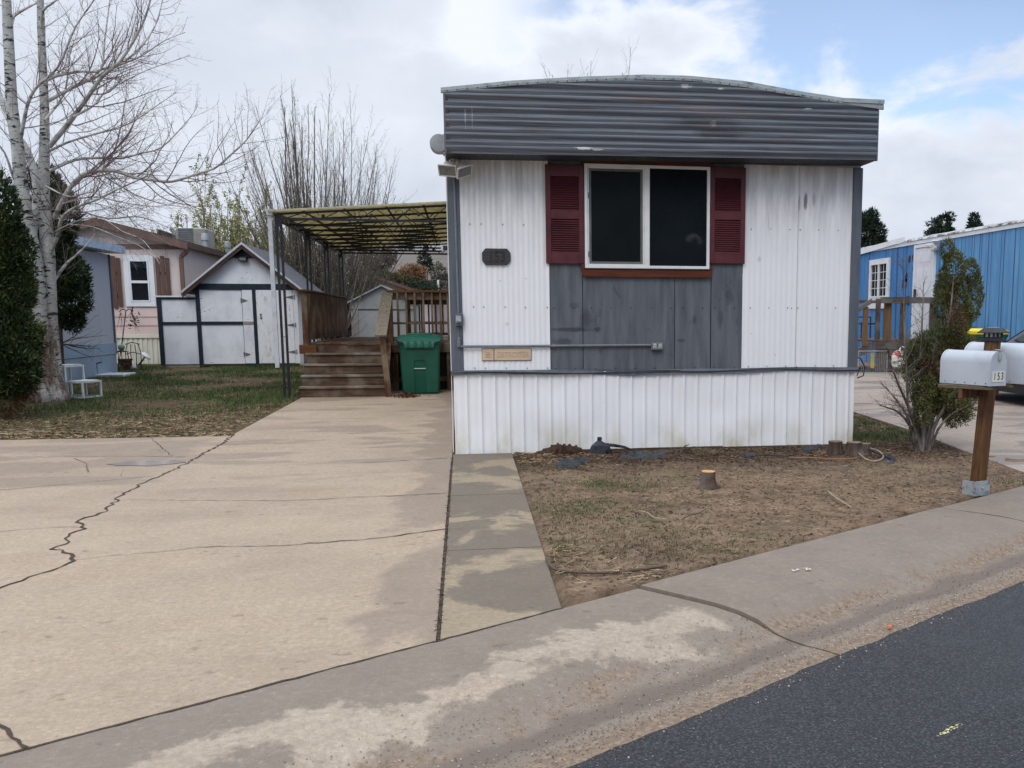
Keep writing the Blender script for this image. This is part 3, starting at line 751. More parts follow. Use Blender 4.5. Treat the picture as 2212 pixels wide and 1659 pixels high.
s.box(wl+fr+.006, wl+fr+.022, Y0-.048, Y0-.040, zt-.36, zt-.30); s.box(wl+fr+.006, wl+fr+.022, Y0-.048, Y0-.040, zb+.12, zb+.18)
s.build('sash', M['sash'], wo_)
s = MB(); s.box(wl+fr+.03, xm-.05, Y0-.026, Y0-.022, zb+fr+.03, zt-fr-.03); s.build('insect_screen', M['screen'], wo_)
s = MB(); s.box(xm+.028, wr-fr+.002, Y0-.030, Y0-.024, zb+fr-.002, zt-fr+.002); s.build('pane', M['glass'], wo_)
# window boards
x0, zt2 = W(1257, 583); x1, zb2 = W(1536, 600)
b = MB(); poly = []
r_ = .025
for cx_, cz_, a0 in ((x1-r_, zb2+r_, -90), (x1-.002, zt2, 0), (x0+.002, zt2, 90), (x0+r_, zb2+r_, 180)):
    if a0 in (-90, 180):
        poly += [(cx_+r_*math.cos(R(a0+q)), cz_+r_*math.sin(R(a0+q))) for q in (0, 30, 60, 90)]
    else: poly.append((cx_, cz_))
b.prism(poly, Y0-.045, Y0-.012)
b.box(W(1255, 577)[0], W(1262, 577)[0]-.001, Y0-.04, Y0-.012, zt2+.002, zt2+.06); b.box(W(1531, 577)[0], W(1537, 577)[0], Y0-.04, Y0-.012, zt2+.002, zt2+.06)
b.build('window_board', M['redwood'], home); b = MB()
xt0, ztt = W(1256, 347)
b.bbox(xt0, W(1533, 347)[0], Y0-.045, Y0-.012, zt+.004, zt+.062, .004)
b.build('window_board', M['redwood'], home)
# louvred shutters
def shutter(px0, px1, pt, pb):
    x0 = W(px0, 470)[0]; x1 = W(px1, 470)[0]; z1 = W((px0+px1)/2, pt)[1]; z0 = W((px0+px1)/2, pb)[1]
    b = MB(); wd = x1-x0; sw = wd*.135; y1 = Y0-.042; y2 = Y0-.012
    b.bbox(x0, x0+sw, y1, y2, z0, z1, .004); b.bbox(x1-sw, x1, y1, y2, z0, z1, .004)
    h = z1-z0
    for a, c in ((0, .115), (.455, .545), (.885, 1)): b.bbox(x0+sw-.002, x1-sw+.002, y1+.001, y2-.001, z0+h*a, z0+h*c, .003)
    b.box(x0+sw, x1-sw, Y0-.016, Y0-.012, z0+.02, z1-.02)
    for a, c in ((.115, .455), (.545, .885)):
        n = 15
        for i in range(n):
            zc = z0+h*(a+(c-a)*(i+.5)/n); hh = h*(c-a)/n
            b.add([(x0+sw, y1+.002, zc-hh*.55), (x1-sw, y1+.002, zc-hh*.55), (x1-sw, Y0-.020, zc+hh*.42), (x0+sw, Y0-.020, zc+hh*.42),
                   (x0+sw, y1+.006, zc-hh*.62), (x1-sw, y1+.006, zc-hh*.62), (x1-sw, Y0-.016, zc+hh*.35), (x0+sw, Y0-.016, zc+hh*.35)],
                  [(0,1,2,3),(7,6,5,4),(0,4,5,1),(2,6,7,3)])
    return b.build('shutter', M['shutter'], home, fix=False)
shutter(1178, 1261, 357, 570); shutter(1532, 1608, 362, 570)

# ribbed fascia with arched top
def interp(pts, x):
    for (a, b_), (c, d) in zip(pts[:-1], pts[1:]):
        if x <= c:
            t = (x-a)/(c-a); return b_+(d-b_)*t
    return pts[-1][1]
arcB = [onY(x, y, YF) for x, y in ((961,201),(1103,185.8),(1252,177.5),(1389,172.7),(1490,175.7),(1609,189.4),(1728,209.6),(1847,229.3),(1900,237))]
arcB = [(p.x, p.z) for p in arcB]; arcB[0] = (XA-.02, arcB[0][1]); arcB[-1] = (XB+.04, arcB[-1][1])
arcT = [onY(x, y, YF) for x, y in ((961,189),(1103,174.2),(1252,165.5),(1389,161),(1490,163.5),(1609,175),(1728,197),(1847,215.5),(1907,223))]
arcT = [(p.x, p.z) for p in arcT]; arcT[0] = (XA-.02, arcT[0][1]); arcT[-1] = (XB+.04, arcT[-1][1])
zf0l, zf0r = W(966, 331, YF)[1], W(1898, 346, YF)[1]
prof = [(0,0),(.05,.002),(.22,.021),(.28,.024),(.42,.024),(.46,.018),(.50,.018),(.54,.023),(.60,.020),(.64,.024),(.80,.024),(.90,.008),(.95,0)]
per = .126; b = MB(); rows = []
nxf = 70
for i in range(nxf+1):
    x = XA+.004+(XB-XA-.008)*i/nxf; top = interp(arcB, x); col = []; z00 = zf0l+(zf0r-zf0l)*i/nxf
    k_ = 0
    while k_*per < .95:
        for f, d in prof:
            z = z00+.02+(k_+f)*per
            col.append((x, YF-d+.003*fbm(x*2, z*3, .8), min(z, top)))
        k_ += 1
    rows.append([(x, YF, z00)]+col)
b.grid(rows); b.build('fascia', M['fascia'], home, smooth='all', fix=False)
# soffit and sides of the overhang
b = MB()
b.add([(XA, YF+.004, zf0l), (XB, YF+.004, zf0r), (XB, Y0+.01, zf0r-.004), (XA, Y0+.01, zf0l-.004)], [(0,1,2,3)])
b.build('soffit', M['soffit'], home, fix=False)
b = MB()
for x, za, zc in ((XA, zf0l, arcB[0][1]), (XB, zf0r, arcB[-1][1])):
    b.box(x-.004, x+.004, YF-.003, YR, za-.002, zc)
b.bbox(XA-.009, XA+.012, YF-.020, YF+.02, zf0l-.01, arcB[0][1]-.005, .003); b.bbox(XB-.010, XB+.006, YF-.018, YF+.02, zf0r-.01, arcB[-1][1]-.005, .003)
b.build('fascia_return', M['greytrim'], home)
b = MB()
rr = random.Random(5)
for i in range(26):
    z = zf0l+.02+i*.021; b.box(XA+.012, XA+.03+rr.random()*.03, YF-.016, YF-.0145, z, z+.006+rr.random()*.012)
b.build('rust_fringe', M['rust'], home)
# galvanised roof edge band and arched roof
b = MB(); rows = []
for i in range(81):
    x = XA-.03+(XB-XA+.085)*i/80; zb_ = interp(arcB, x); zt_ = interp(arcT, x)
    w_ = .004*fbm(x*3, 2, 1)
    rows.append([(x, YF+.004, zb_-.002), (x, YF-.022+w_, zb_), (x, YF-.026+w_, (zb_+zt_)/2-.004), (x, YF-.018+w_, (zb_+zt_)/2), (x, YF-.018+w_, zt_-.004), (x, YF+.05, zt_+.004)])
b.grid(rows)
b.box(XB-.42, XB+.055, YF-.035, YF-.028, arcT[-1][1]-.012, arcT[-1][1]+.030)
b.mi = 1
for i in range(46):
    x = XA+.03+i*.1
    if x < XB-.4: b.lathe((x, YF-.028, interp(arcB, x)+.013), [(.002,-.003),(.006,-.001),(.006,.006)], 6, 'y')
b.build('roof_edge', [M['galv'], M['screw']], home, smooth=True, fix=False)
b = MB(); rows = []
for i in range(41):
    x = XA-.01+(XB-XA+.03)*i/40; z = interp(arcT, x)
    rows.append([(x, YF+.04, z+.004), (x, 16, z+.01), (x, YR, z+.01)])
b.grid(rows); b.build('roof', M['galv'], home, smooth='all', fix=False)
# conduit, switch box, outlet
b = MB()
xc = W(986, 500)[0]
b.tube([(xc-.012, Y0-.035, ZT-.02), (xc, Y0-.035, W(988, 676)[1])], .0115, 8)
b.tube([(W(990,706)[0], Y0-.035, W(990,706)[1]), (W(991,728)[0], Y0-.035, W(991,733)[1])], .008, 8)
zc = W(1200, 747)[1]
b.tube([(W(994,750)[0], Y0-.045, zc-.002), (W(1003,749)[0], Y0-.04, zc-.002), (W(1190,748)[0], Y0-.034, zc), (W(1405,748)[0], Y0-.030, zc+.004)], .0135, 8)
b.tube([(W(1192,748)[0], Y0-.034, zc), (W(1200,748)[0], Y0-.034, zc)], .019, 8)
b.tube([(W(986,480)[0]-.008, Y0-.035, W(986,482)[1]), (W(986,482)[0]-.008, Y0-.035, W(986,487)[1])], .017, 8)
b.build('conduit', M['concretebox'], home, smooth=True)
b = MB(); x, z = W(991, 741); b.bbox(x-.016, x+.020, Y0-.065, Y0-.022, z-.045, z+.06, .008); b.build('conduit_elbow', M['concretebox'], home)
b = MB(); x, z = W(992, 690); b.bbox(x-.040, x+.042, Y0-.075, Y0-.022, z-.068, z+.066, .005)
sb = b.build('switch_box', M['greytrim'], home)
b = MB(); b.bbox(x-.034, x+.022, Y0-.098, Y0-.0755, z-.034, z+.040, .006); b.bar((x-.03, Y0-.104, z-.004), (x+.012, Y0-.104, z-.016), .014, .010); b.build('switch_cover', M['galv'], sb)
b = MB(); x, z = W(1418, 748); b.bbox(x-.066, x+.066, Y0-.060, Y0-.010, z-.042, z+.042, .006); ob = b.build('outlet_box', M['concretebox'], home)
b = MB()
for q in (-.03, .03):
    b.bbox(x+q-.024, x+q+.024, Y0-.072, Y0-.061, z-.030, z+.034, .008); b.bbox(x+q-.014, x+q+.014, Y0-.080, Y0-.0725, z-.018, z+.024, .004)
b.build('outlet_cover', M['galv'], ob)
# round vent hood on the left side
b = MB(); c0 = onY(948, 309, 10.95)
b.lathe((c0.x, 10.93, c0.z), [(.045,0),(.092,.004),(.098,.02),(.098,.17),(.09,.19),(.05,.2)], 28, 'y')
b.box(XA-.02, XA-.004, 10.92, 11.12, c0.z-.17, c0.z+.19)
pr = []
for q in range(9): pr.append((XA-.012+(c0.x-XA+.03)*math.sin(q/8*1.3), c0.z+.15-.09*q/8))
b.prism([(XA-.006, c0.z+.16), (XA-.02, c0.z+.10), (c0.x+.02, c0.z+.085), (c0.x+.02, c0.z-.085), (XA-.02, c0.z-.12), (XA-.006, c0.z-.17)], 10.95, 11.1)
b.build('vent_hood', M['galvlight'] if 'galvlight' in M else plain('vent_metal', (.34,.36,.38), .45, .1, 8, .2), home, smooth=True)
# twin floodlights
fl = thing('floodlight', (*onY(985, 350, Y0-.03),), 'white twin-headed floodlight under the left end of the grey ribbed overhang', 'floodlight')
b = MB(); c1 = onY(983, 352, Y0-.06)
b.lathe((c1.x, Y0-.075, c1.z), [(.035,0),(.055,.01),(.055,.05)], 18, 'y'); b.build('base', M['lampwhite'], fl, smooth=True)
def head(px, py, yaw, roll, s):
    c = onY(px, py, Y0-.20)
    Mx = Matrix.Translation(c) @ Matrix.Rotation(yaw, 4, 'Z') @ Matrix.Rotation(roll, 4, 'Y') @ Matrix.Rotation(R(38), 4, 'X')
    b = MB(); w_, h_ = .078*s, .05*s
    b.add([(-w_,0,-h_),(w_,0,-h_),(w_,0,h_),(-w_,0,h_),(-w_*.6,.075,-h_*.55),(w_*.6,.075,-h_*.55),(w_*.6,.075,h_*.6),(-w_*.6,.075,h_*.6)],
          [(4,5,6,7),(0,1,5,4),(1,2,6,5),(2,3,7,6),(3,0,4,7),(0,3,2,1)])
    for a in ((-w_-.004,w_+.004,h_-.002,h_+.008),(-w_-.004,w_+.004,-h_-.008,-h_+.002)): b.box(a[0],a[1],-.014,.004,a[2],a[3])
    for a in (-1, 1): b.box(a*w_-.006, a*w_+.006, -.013, .003, -h_, h_)
    for q in range(5): b.box(-w_*.5, w_*.5, .03+q*.011, .034+q*.011, h_*.5, h_*.95)
    b.tube([(0,.07,0), (0,.10,.01), (.0,.13,.045)], .014, 8)
    b.xf(Mx); hd = b.build('lamp_head', M['lampwhite'], fl)
    b = MB(); b.box(-w_+.006, w_-.006, -.006, -.002, -h_+.004, h_-.004); b.xf(Mx); b.build('lens', M['lampglass'], hd)
    return Mx @ Vector((0,.12,.04))
j1 = head(967, 368, R(-14), R(5), 1.15); j2 = head(1003, 370, R(30), R(-20), 1.1)
b = MB(); b.tube([j1, (c1.x-.005, Y0-.08, c1.z)], .015, 8); b.tube([j2, (c1.x+.01, Y0-.08, c1.z-.005)], .015, 8); b.build('swivel_arm', M['lampwhite'], fl, smooth=True)

# number plaque and maker's plate
x, z = W(1072, 555); sgn = thing('house_number_sign', (x, Y0-.012, z), 'dark weathered wooden plaque with carved number 153 on white siding', 'number sign')
b = MB(); w_, h_, c_ = .150, .086, .045
b.prism([(x-w_+c_*.8,z-h_),(x+w_-c_*.8,z-h_),(x+w_,z-h_+c_),(x+w_,z+h_-c_),(x+w_-c_*.8,z+h_),(x-w_+c_*.8,z+h_),(x-w_,z+h_-c_),(x-w_,z-h_+c_)], Y0-.034, Y0-.012)
b.build('board', M['plaque'], sgn, bevel=.004)
def put_text(s, size, x, z, y, mat, parent, name='lettering', depth=.003, sx_=1, M2=None, bold=0):
    me = text_mesh(s, size, depth)
    Mx = M2 if M2 is not None else Matrix.Translation((x, y, z)) @ Matrix.Rotation(R(90), 4, 'X') @ Matrix.Diagonal((sx_, 1, 1, 1))
    me.transform(Mx); return finish(me, name, mat, parent)
M['carved'] = plain('carved_wood', (.045,.030,.018), .8, .2, 20)
put_text('153', .155, x+.004, z+.002, Y0-.036, M['carved'], sgn, 'number', .004, .80)
x, z = W(1094.5, 765.5); hw = (W(1148,765)[0]-W(1041,765)[0])/2; hh = .068
pl = thing('nameplate', (x, Y0-.012, z), 'tan plastic nameplate with raised lettering DETROITER below the grey conduit', 'nameplate')
b = MB(); b.bbox(x-hw, x+hw, Y0-.020, Y0-.0105, z-hh, z+hh, .003); b.build('edge', M['rust'], pl)
b = MB(); xd = x-hw+2*hw*.245
b.bbox(x-hw+.004, xd-.006, Y0-.027, Y0-.019, z-hh+.004, z+hh-.004, .004); b.bbox(xd+.006, x+hw-.004, Y0-.027, Y0-.019, z-hh+.004, z+hh-.004, .004); b.bbox(xd-.003, xd+.003, Y0-.026, Y0-.019, z-hh+.004, z+hh-.004, .001)
b.build('board', M['tanplate'], pl)
M['tanletter'] = plain('tan_lettering', (.52,.39,.27), .5, .05, 8)
put_text('DETROITER', .082, (xd+x+hw)/2, z-.002, Y0-.029, M['tanletter'], pl, 'lettering', .003, .80)
b = MB(); lx = (x-hw+xd)/2
b.box(lx-.004, lx+.004, Y0-.031, Y0-.027, z-.030, z+.030); b.box(lx-.036, lx+.036, Y0-.031, Y0-.027, z-.002, z+.005)
for a in (-1, 1):
    b.tube([(lx+a*(.008+.012*0), Y0-.029, z-.006), (lx+a*.008, Y0-.029, z-.022), (lx+a*.020, Y0-.029, z-.031), (lx+a*.030, Y0-.029, z-.020), (lx+a*.031, Y0-.029, z-.012)], .0035, 5)
    b.tube([(lx+a*.010, Y0-.029, z+.010), (lx+a*.012, Y0-.029, z+.022), (lx+a*.024, Y0-.029, z+.026)], .003, 5)
b.build('emblem', M['tanletter'], pl)

def pb(name, mat, parent, x0, x1, y0, y1, z0, z1, bev=.004):
    b = MB()
    if bev: b.bbox(x0, x1, y0, y1, z0, z1, bev)
    else: b.box(x0, x1, y0, y1, z0, z1)
    return b.build(name, mat, parent)
def pbar(name, mat, parent, p0, p1, w, h=None, up=(0,0,1)):
    return MB().bar(p0, p1, w, h, up).build(name, mat, parent, bevel=.003)
# =================================================================== PATIO COVER
XL_, XR_ = -3.05, -.20
YC0, YC1 = 17.5, 26.1
zr = lambda x: 3.245+(x-XL_)/(XR_-XL_)*.20       # underside of the panels
cov_ = thing('patio_cover', (XL_, YC0, gz(YC0)), 'black iron patio cover with yellow ribbed roof panels over the wooden deck', 'patio cover')
def yellow():
    k = NM('yellow_fibreglass'); a = k.noise(3, 5, k.pos((3,.5,1)), .6); b2 = k.noise(1, 3)
    c = k.ramp(a, [(.3, (.50,.46,.31)), (.55, (.64,.60,.44)), (.8, (.72,.69,.55))])
    k.out(c, .5)
    tr = k.n('ShaderNodeBsdfTranslucent'); k.t.links.new(k.mix(.6, c, (1,.95,.78), 'MULTIPLY'), tr.inputs[0])
    mxs = k.n('ShaderNodeMixShader'); mxs.inputs[0].default_value = .5
    o = k.t.nodes['Material Output']
    k.t.links.new(k.b.outputs[0], mxs.inputs[1]); k.t.links.new(tr.outputs[0], mxs.inputs[2]); k.t.links.new(mxs.outputs[0], o.inputs[0])
    return k.m
M['yellow'] = yellow()
M['gutter'] = plain('white_gutter_paint', (.50,.53,.56), .45, .1, 8)
b = MB(); rows = []
ny_ = 170
for j in range(ny_+1):
    y = YC0-.12+(YC1-YC0+.2)*j/ny_; r = .010*math.sin(j*1.57)
    rows.append([(x, y, zr(x)+.022+r) for x in (XL_-.14, -1.6, XR_+.04)])
b.grid(rows)
rows2 = [[(x, y, z+.004) for x, y, z in r] for r in rows]; b.grid(rows2)
b.build('roof_panel', M['yellow'], cov_, smooth='all', fix=False)
b = MB(); b.bar((XL_-.14, YC0-.125, zr(XL_-.14)+.026), (XR_+.04, YC0-.125, zr(XR_+.04)+.026), .012, .035, (0,0,1)); b.build('edge_flashing', M['yellow'], cov_)
zbc = 3.15
for i in range(9):
    y = YC0+i*(YC1-YC0)/8; b = MB()
    b.bar((XL_, y, zr(XL_)-.018), (XR_, y, zr(XR_)-.018), .034, .036)
    xe = XR_-.02 if i in (0, 8) else XR_-.28
    b.bar((XL_, y, zbc), (xe, y, zbc), .034, .038)
    n = 9
    for q in range(n):
        xa = XL_+.1+(xe-XL_-.1)*q/n; xb = XL_+.1+(xe-XL_-.1)*(q+1)/n
        if q % 2: b.bar((xa, y, zr(xa)-.02), (xb, y, zbc), .015)
        else: b.bar((xa, y, zbc), (xb, y, zr(xb)-.02), .015)
    if i in (0, 8):
        for xs_ in (-2.55, -1.75, -.95):
            for sg in (-1, 1):
                pts = []
                for q in range(22):
                    a = q/21*6.0; r = .085*(1-q/26); zc_ = (zr(xs_)+zbc)/2
                    pts.append((xs_+sg*(.13+r*math.cos(a)-.05), y-.004, zc_+r*math.sin(a)*.9))
                b.tube(pts, .006, 5)
            b.lathe((xs_+.24, y-.012, (zr(xs_)+zbc)/2-.01), [(.004,0),(.032,.008),(.030,.016),(.004,.024)], 8, 'y')
    b.build('rafter', M['blackpaint'], cov_)
M['purlin'] = plain('weathered_purlin', (.10,.085,.06), .8, .25, 12)
for x in (-2.62, -1.95, -1.25, -.62):
    pbar('purlin', M['purlin'], cov_, (x, YC0-.05, zr(x)+.003), (x, YC1, zr(x)+.003), .04, .014)
b = MB()
b.bar((XL_, YC0, zr(XL_)-.012), (XL_, YC1, zr(XL_)-.012), .034, .036); b.bar((XL_, YC0, zbc-.03), (XL_, YC1, zbc-.03), .034, .036)
n = 26
for q in range(n):
    ya = YC0+(YC1-YC0)*q/n; yb = YC0+(YC1-YC0)*(q+1)/n
    b.bar((XL_, ya, zbc-.03 if q % 2 else 3.22), (XL_, yb, 3.22 if q % 2 else zbc-.03), .013)
b.build('side_beam', M['blackpaint'], cov_)
b = MB(); b.bar((XR_+.015, YC0, zr(XR_)-.05), (XR_+.015, YC1, zr(XR_)-.05), .03, .10); b.build('wall_beam', M['blackpaint'], cov_)
for y in (17.5, 20.6, 23.3, 26.0):
    b = MB(); zt_ = 3.2
    for dx, dy in ((-.035, 0), (.035, .05)): b.bar((XL_+dx, y+dy, gz(y)-.02), (XL_+dx, y+dy, zt_), .038)
    for q in range(4): b.bar((XL_-.035, y, .35+q*.8), (XL_+.035, y+.05, .35+q*.8), .010)
    b.bar((XL_, y+.02, 3.02), (XL_, y+.02, 3.22), .11, .07)
    b.build('post', M['blackpaint'], cov_)
pbar('post', M['blackpaint'], cov_, (-.30, 26.05, gz(26)), (-.30, 26.05, 3.35), .035)
b = MB()
b.prism([(XL_-.075, 3.20), (XL_-.165, 3.20), (XL_-.19, 3.30), (XL_-.065, 3.30)], YC0-.10, YC1)
b.build('gutter', M['gutter'], cov_)
pbar('downspout', M['gutter'], cov_, (XL_-.13, YC0-.02, .62), (XL_-.13, YC0-.02, 3.21), .070, .05)

# =================================================================== DECK
M['deckdark'] = wood('dark_stained_wood', (.030,.016,.011), (.175,.100,.062), .8, 'x', .7, (.19,.15,.11))
M['deckz'] = wood('dark_stained_post', (.055,.024,.013), (.25,.125,.060), .8, 'z', .7, (.21,.165,.12))
M['decky'] = wood('dark_stained_rail', (.06,.028,.015), (.22,.115,.058), .8, 'y', .7, (.20,.16,.12))
M['tread'] = wood('worn_tread', (.075,.050,.033), (.26,.20,.145), .8, 'x', .75, (.28,.235,.185))
M['amber'] = wood('amber_rail', (.10,.035,.010), (.25,.105,.035), .8, 'x', .6)
DX0, DX1, DY0, DY1 = -2.80, -.20, 18.42, 24.3
SX0, SX1 = -2.80, -1.37
z0d = gz(17.3); zd = 1.03; ns = 5; rise = (zd-z0d)/ns
dk = thing('deck', (-1.5, DY0, gz(DY0)), 'raised brown wooden deck with five steps and slatted railings under the patio cover', 'deck')
b = MB(); rr = random.Random(3)
nb = int((DX1-DX0)/.142)
for i in range(nb):
    x = DX0+i*(DX1-DX0)/nb
    b.box(x+.002, x+(DX1-DX0)/nb-.004, DY0-.02, DY1, zd-.035+rr.random()*.003, zd)
b.build('deck_boards', M['decky'], dk)
for i in range(1, ns):
    y = 17.3+(i-1)*.28; z = z0d+i*rise
    o = pb('tread', M['tread'], dk, SX0-.02, SX1+.03, y-.03, y+.29, z-.036, z, .005)
for i in range(ns):
    y = 17.3+i*.28; z = z0d+i*rise
    pb('riser', M['deckdark'], dk, SX0, SX1+.01, y, y+.02, z+.003-(.0 if i else .02), z+rise-.038, .002)
pb('rim_beam', M['deckdark'], dk, SX1+.02, DX1, DY0-.03, DY0+.01, zd-.19, zd-.035, .004)
pb('rim_beam', M['decky'], dk, DX0-.02, DX0+.02, DY0-.02, DY1, zd-.19, zd-.036, .004)
pb('bracket', M['amber'], dk, SX0-.14, SX0+.16, 18.30, 18.38, zd-.20, zd-.04, .004)
for x in (SX1+.03,):
    b = MB(); b.prism([(17.28, z0d-.02), (17.28, z0d+rise*.9), (18.42, zd-.01), (18.42, zd-.25), (17.65, z0d-.02)], x-.02, x+.02, 'yz'); b.build('stringer', M['decky'], dk)
# lattice below the deck: dark upright boards
b = MB()
for i in range(6): b.box(SX1+.10+i*.19, SX1+.16+i*.19, DY0+.02, DY0+.04, gz(18.4)-.02, zd-.19)
b.box(SX1+.03, DX1, DY0+.041, DY0+.06, .30, .38)
b.build('under_slats', M['deckz'], dk)
b = MB(); b.box(DX0+.03, DX1, DY0+.5, DY0+.52, .05, zd-.2); b.build('underdeck_shade_panel', M['dark'], dk)  # dark panel stands in for the shade in the void under the deck
for x in (DX0, SX1+.05, DX1-.04): pb('support_post', M['deckz'], dk, x-.045, x+.045, DY0+.06, DY0+.15, .08, zd-.04)
zrl = 1.95
# left fence of upright boards
b = MB(); y = DY0
pb('fence_post', M['deckz'], dk, DX0-.07, DX0+.03, DY0-.10, DY0, gz(18.3)-.02, zrl+.0)
pb('fence_post', M['deckz'], dk, DX0-.04, DX0+.05, 21.3, 21.39, zd, zrl)
pb('fence_post', M['deckz'], dk, DX0-.04, DX0+.05, DY1-.09, DY1, zd, zrl)
pb('top_rail', M['decky'], dk, DX0-.10, DX0+.06, DY0-.16, DY1+.03, zrl+.001, zrl+.038)
pb('side_rail', M['decky'], dk, DX0-.012, DX0+.025, DY0+.002, DY1-.10, zrl-.15, zrl-.02)
pb('side_rail', M['decky'], dk, DX0-.012, DX0+.025, DY0+.002, DY1-.10, zd+.09, zd+.2)
y = DY0+.05
while y < DY1-.14:
    MB().box(DX0+.027, DX0+.048, y, y+.10+rr.random()*.02, zd+.05, zrl-.03+rr.random()*.01).build('fence_board', M['deckz'], dk); y += .165
# right-hand front railing and rear railing
def railing(y, x0, x1, mat, pitch):
    pb('top_rail', mat, dk, x0-.05, x1, y-.07, y+.07, zrl+.001, zrl+.038)
    pb('upper_rail', M['deckdark'], dk, x0+.045, x1-.045, y+.021, y+.06, zrl-.14, zrl-.005)
    pb('lower_rail', M['deckdark'], dk, x0+.045, x1-.045, y-.015, y+.02, zd+.33, zd+.37)
    pb('lower_rail', M['tread'], dk, x0+.045, x1-.045, y-.02, y+.02, zd+.03, zd+.10)
    pb('rail_post', M['deckz'], dk, x0-.045, x0+.044, y-.045, y+.045, zd-.19, zrl)
    pb('rail_post', M['deckz'], dk, x1-.09, x1, y-.045, y+.045, zd-.19, zrl)
    x = x0+.12
    while x < x1-.12:
        MB().bbox(x, x+.038, y-.052, y-.018, zd+.10, zrl, .003).build('baluster', M['deckz'], dk); x += pitch
railing(DY0+.02, SX1+.05, DX1, M['amber'], .155)
railing(DY1-.05, -1.30, DX1, M['deckdark'], .17)
# stair handrail with leaning newel
pn = (SX1+.015, 17.26)
MB().bar((pn[0]+.05, pn[1]-.01, z0d-.02), (pn[0]-.03, pn[1], 1.22), .10, .09, (0,1,0)).build('newel_post', M['deckz'], dk, bevel=.004)
M['handrail'] = wood('grey_weathered_rail', (.16,.13,.09), (.42,.37,.29), .8, 'y', .8)
MB().bar((pn[0]-.045, pn[1]-.16, 1.17), (pn[0]+.00, DY0-.03, zrl-.02), .20, .035).build('handrail', M['handrail'], dk, bevel=.003)
MB().bar((pn[0]+.05, pn[1]+.03, 1.08), (pn[0]+.06, DY0-.03, zrl-.10), .035, .12).build('handrail_support', M['decky'], dk, bevel=.003)

# =================================================================== WHEELED BINS
def bin_(name, loc, label, group, lidmat, body, rz=0, ribs=True, s=1.0):
    t = thing(name, loc, label, 'wheeled bin', group, rz)
    def rr_(hw, hd, z, yo=0, rad=.06, n=5):
        P = []
        for cx_, cy_, a0 in ((hw-rad, hd-rad, 0), (-hw+rad, hd-rad, 90), (-hw+rad, -hd+rad, 180), (hw-rad, -hd+rad, 270)):
            for q in range(n): a = R(a0+90*q/(n-1)); P.append((cx_+rad*math.cos(a), cy_+yo+rad*math.sin(a), z))
        return P
    b = MB(); rings = [rr_(.315,.30,.02), rr_(.325,.31,.05), rr_(.35,.345,.78), rr_(.365,.36,.90), rr_(.385,.38,.905), rr_(.385,.38,.955), rr_(.37,.37,.96)]
    m = len(rings[0]); vs = [p for r in rings for p in r]
    fs = [(i*m+k, i*m+(k+1)%m, (i+1)*m+(k+1)%m, (i+1)*m+k) for i in range(len(rings)-1) for k in range(m)]+[tuple(range(m))[::-1], tuple(range((len(rings)-1)*m, len(rings)*m))]
    b.add(vs, fs)
    # raised cheeks either side of the handle pocket
    st0 = len(b.v)
    pol = [(-.30,.03),(-.105,.03),(-.105,.58),(-.085,.615),(.085,.615),(.105,.58),(.105,.03),(.30,.03),(.325,.80),(-.325,.80)]
    for i in range(0): pass
    front = lambda z: -.302-(z-.02)*.058
    vsx = [(x, front(z)-.022, z) for x, z in pol]+[(x, front(z)+.01, z) for x, z in pol]; n = len(pol)
    b.add(vsx, [(i,(i+1)%n,n+(i+1)%n,n+i) for i in range(n)]+[tuple(range(n))])
    b.build('body', body, t, smooth=True, world=False, bevel=.0)
    b = MB(); b.tube([(-.10, -.345, .46), (.10, -.345, .46)], .011, 8); b.build('lift_bar', M['galv'], t, world=False)
    b = MB(); rings = [rr_(.395,.39,.957,.0), rr_(.40,.395,.97), rr_(.39,.385,1.02), rr_(.33,.33,1.055,0), rr_(.18,.2,1.065,0)]
    vs = [p for r in rings for p in r]
    fs = [(i*m+k, i*m+(k+1)%m, (i+1)*m+(k+1)%m, (i+1)*m+k) for i in range(len(rings)-1) for k in range(m)]+[tuple(range((len(rings)-1)*m, len(rings)*m))]
    b.add(vs, fs)
    if ribs:
        y1 = -.425
        b.add([(-.25,y1,.835),(.25,y1,.835),(.27,y1,.93),(.36,y1+.01,.95),(.385,y1+.02,1.0),(-.385,y1+.02,1.0),(-.36,y1+.01,.95),(-.27,y1,.93)], [(0,1,2,7),(7,2,3,6),(6,3,4,5)])
        for q in range(4): x = -.19+q*.125; b.bbox(x-.022, x+.022, y1-.016, y1+.01, .845, .955, .006)
        b.bbox(-.22,.22,-.2,.33,1.055,1.085,.012)
    b.build('lid', lidmat, t, smooth=True, world=False)
    for sx_ in (-1, 1):
        b = MB(); b.lathe((sx_*.30-.03, .34, .12), [(.03,0),(.12,.005),(.12,.055),(.03,.06)], 18, 'x'); b.build('wheel', M['dark'], t, smooth=True, world=False)
    t.scale = (s, s, s)
    return t
M['bingreen'] = plain('dark_green_plastic', (.005,.082,.050), .42, .12, 3)
M['binlid'] = plain('green_lid_plastic', (.007,.115,.07), .40, .1, 3)
M['binteal'] = plain('teal_lid_plastic', (.008,.10,.085), .4, .1, 3)
M['binyellow'] = plain('yellow_lid_plastic', (.80,.62,.02), .4, .1, 3)
bc = onG(908, 851)
bin_('wheeled_bin', (bc.x+.01, bc.y+.28, bc.z), 'green wheeled bin with ribbed lid in front of the deck railing', None, M['binlid'], M['bingreen'])

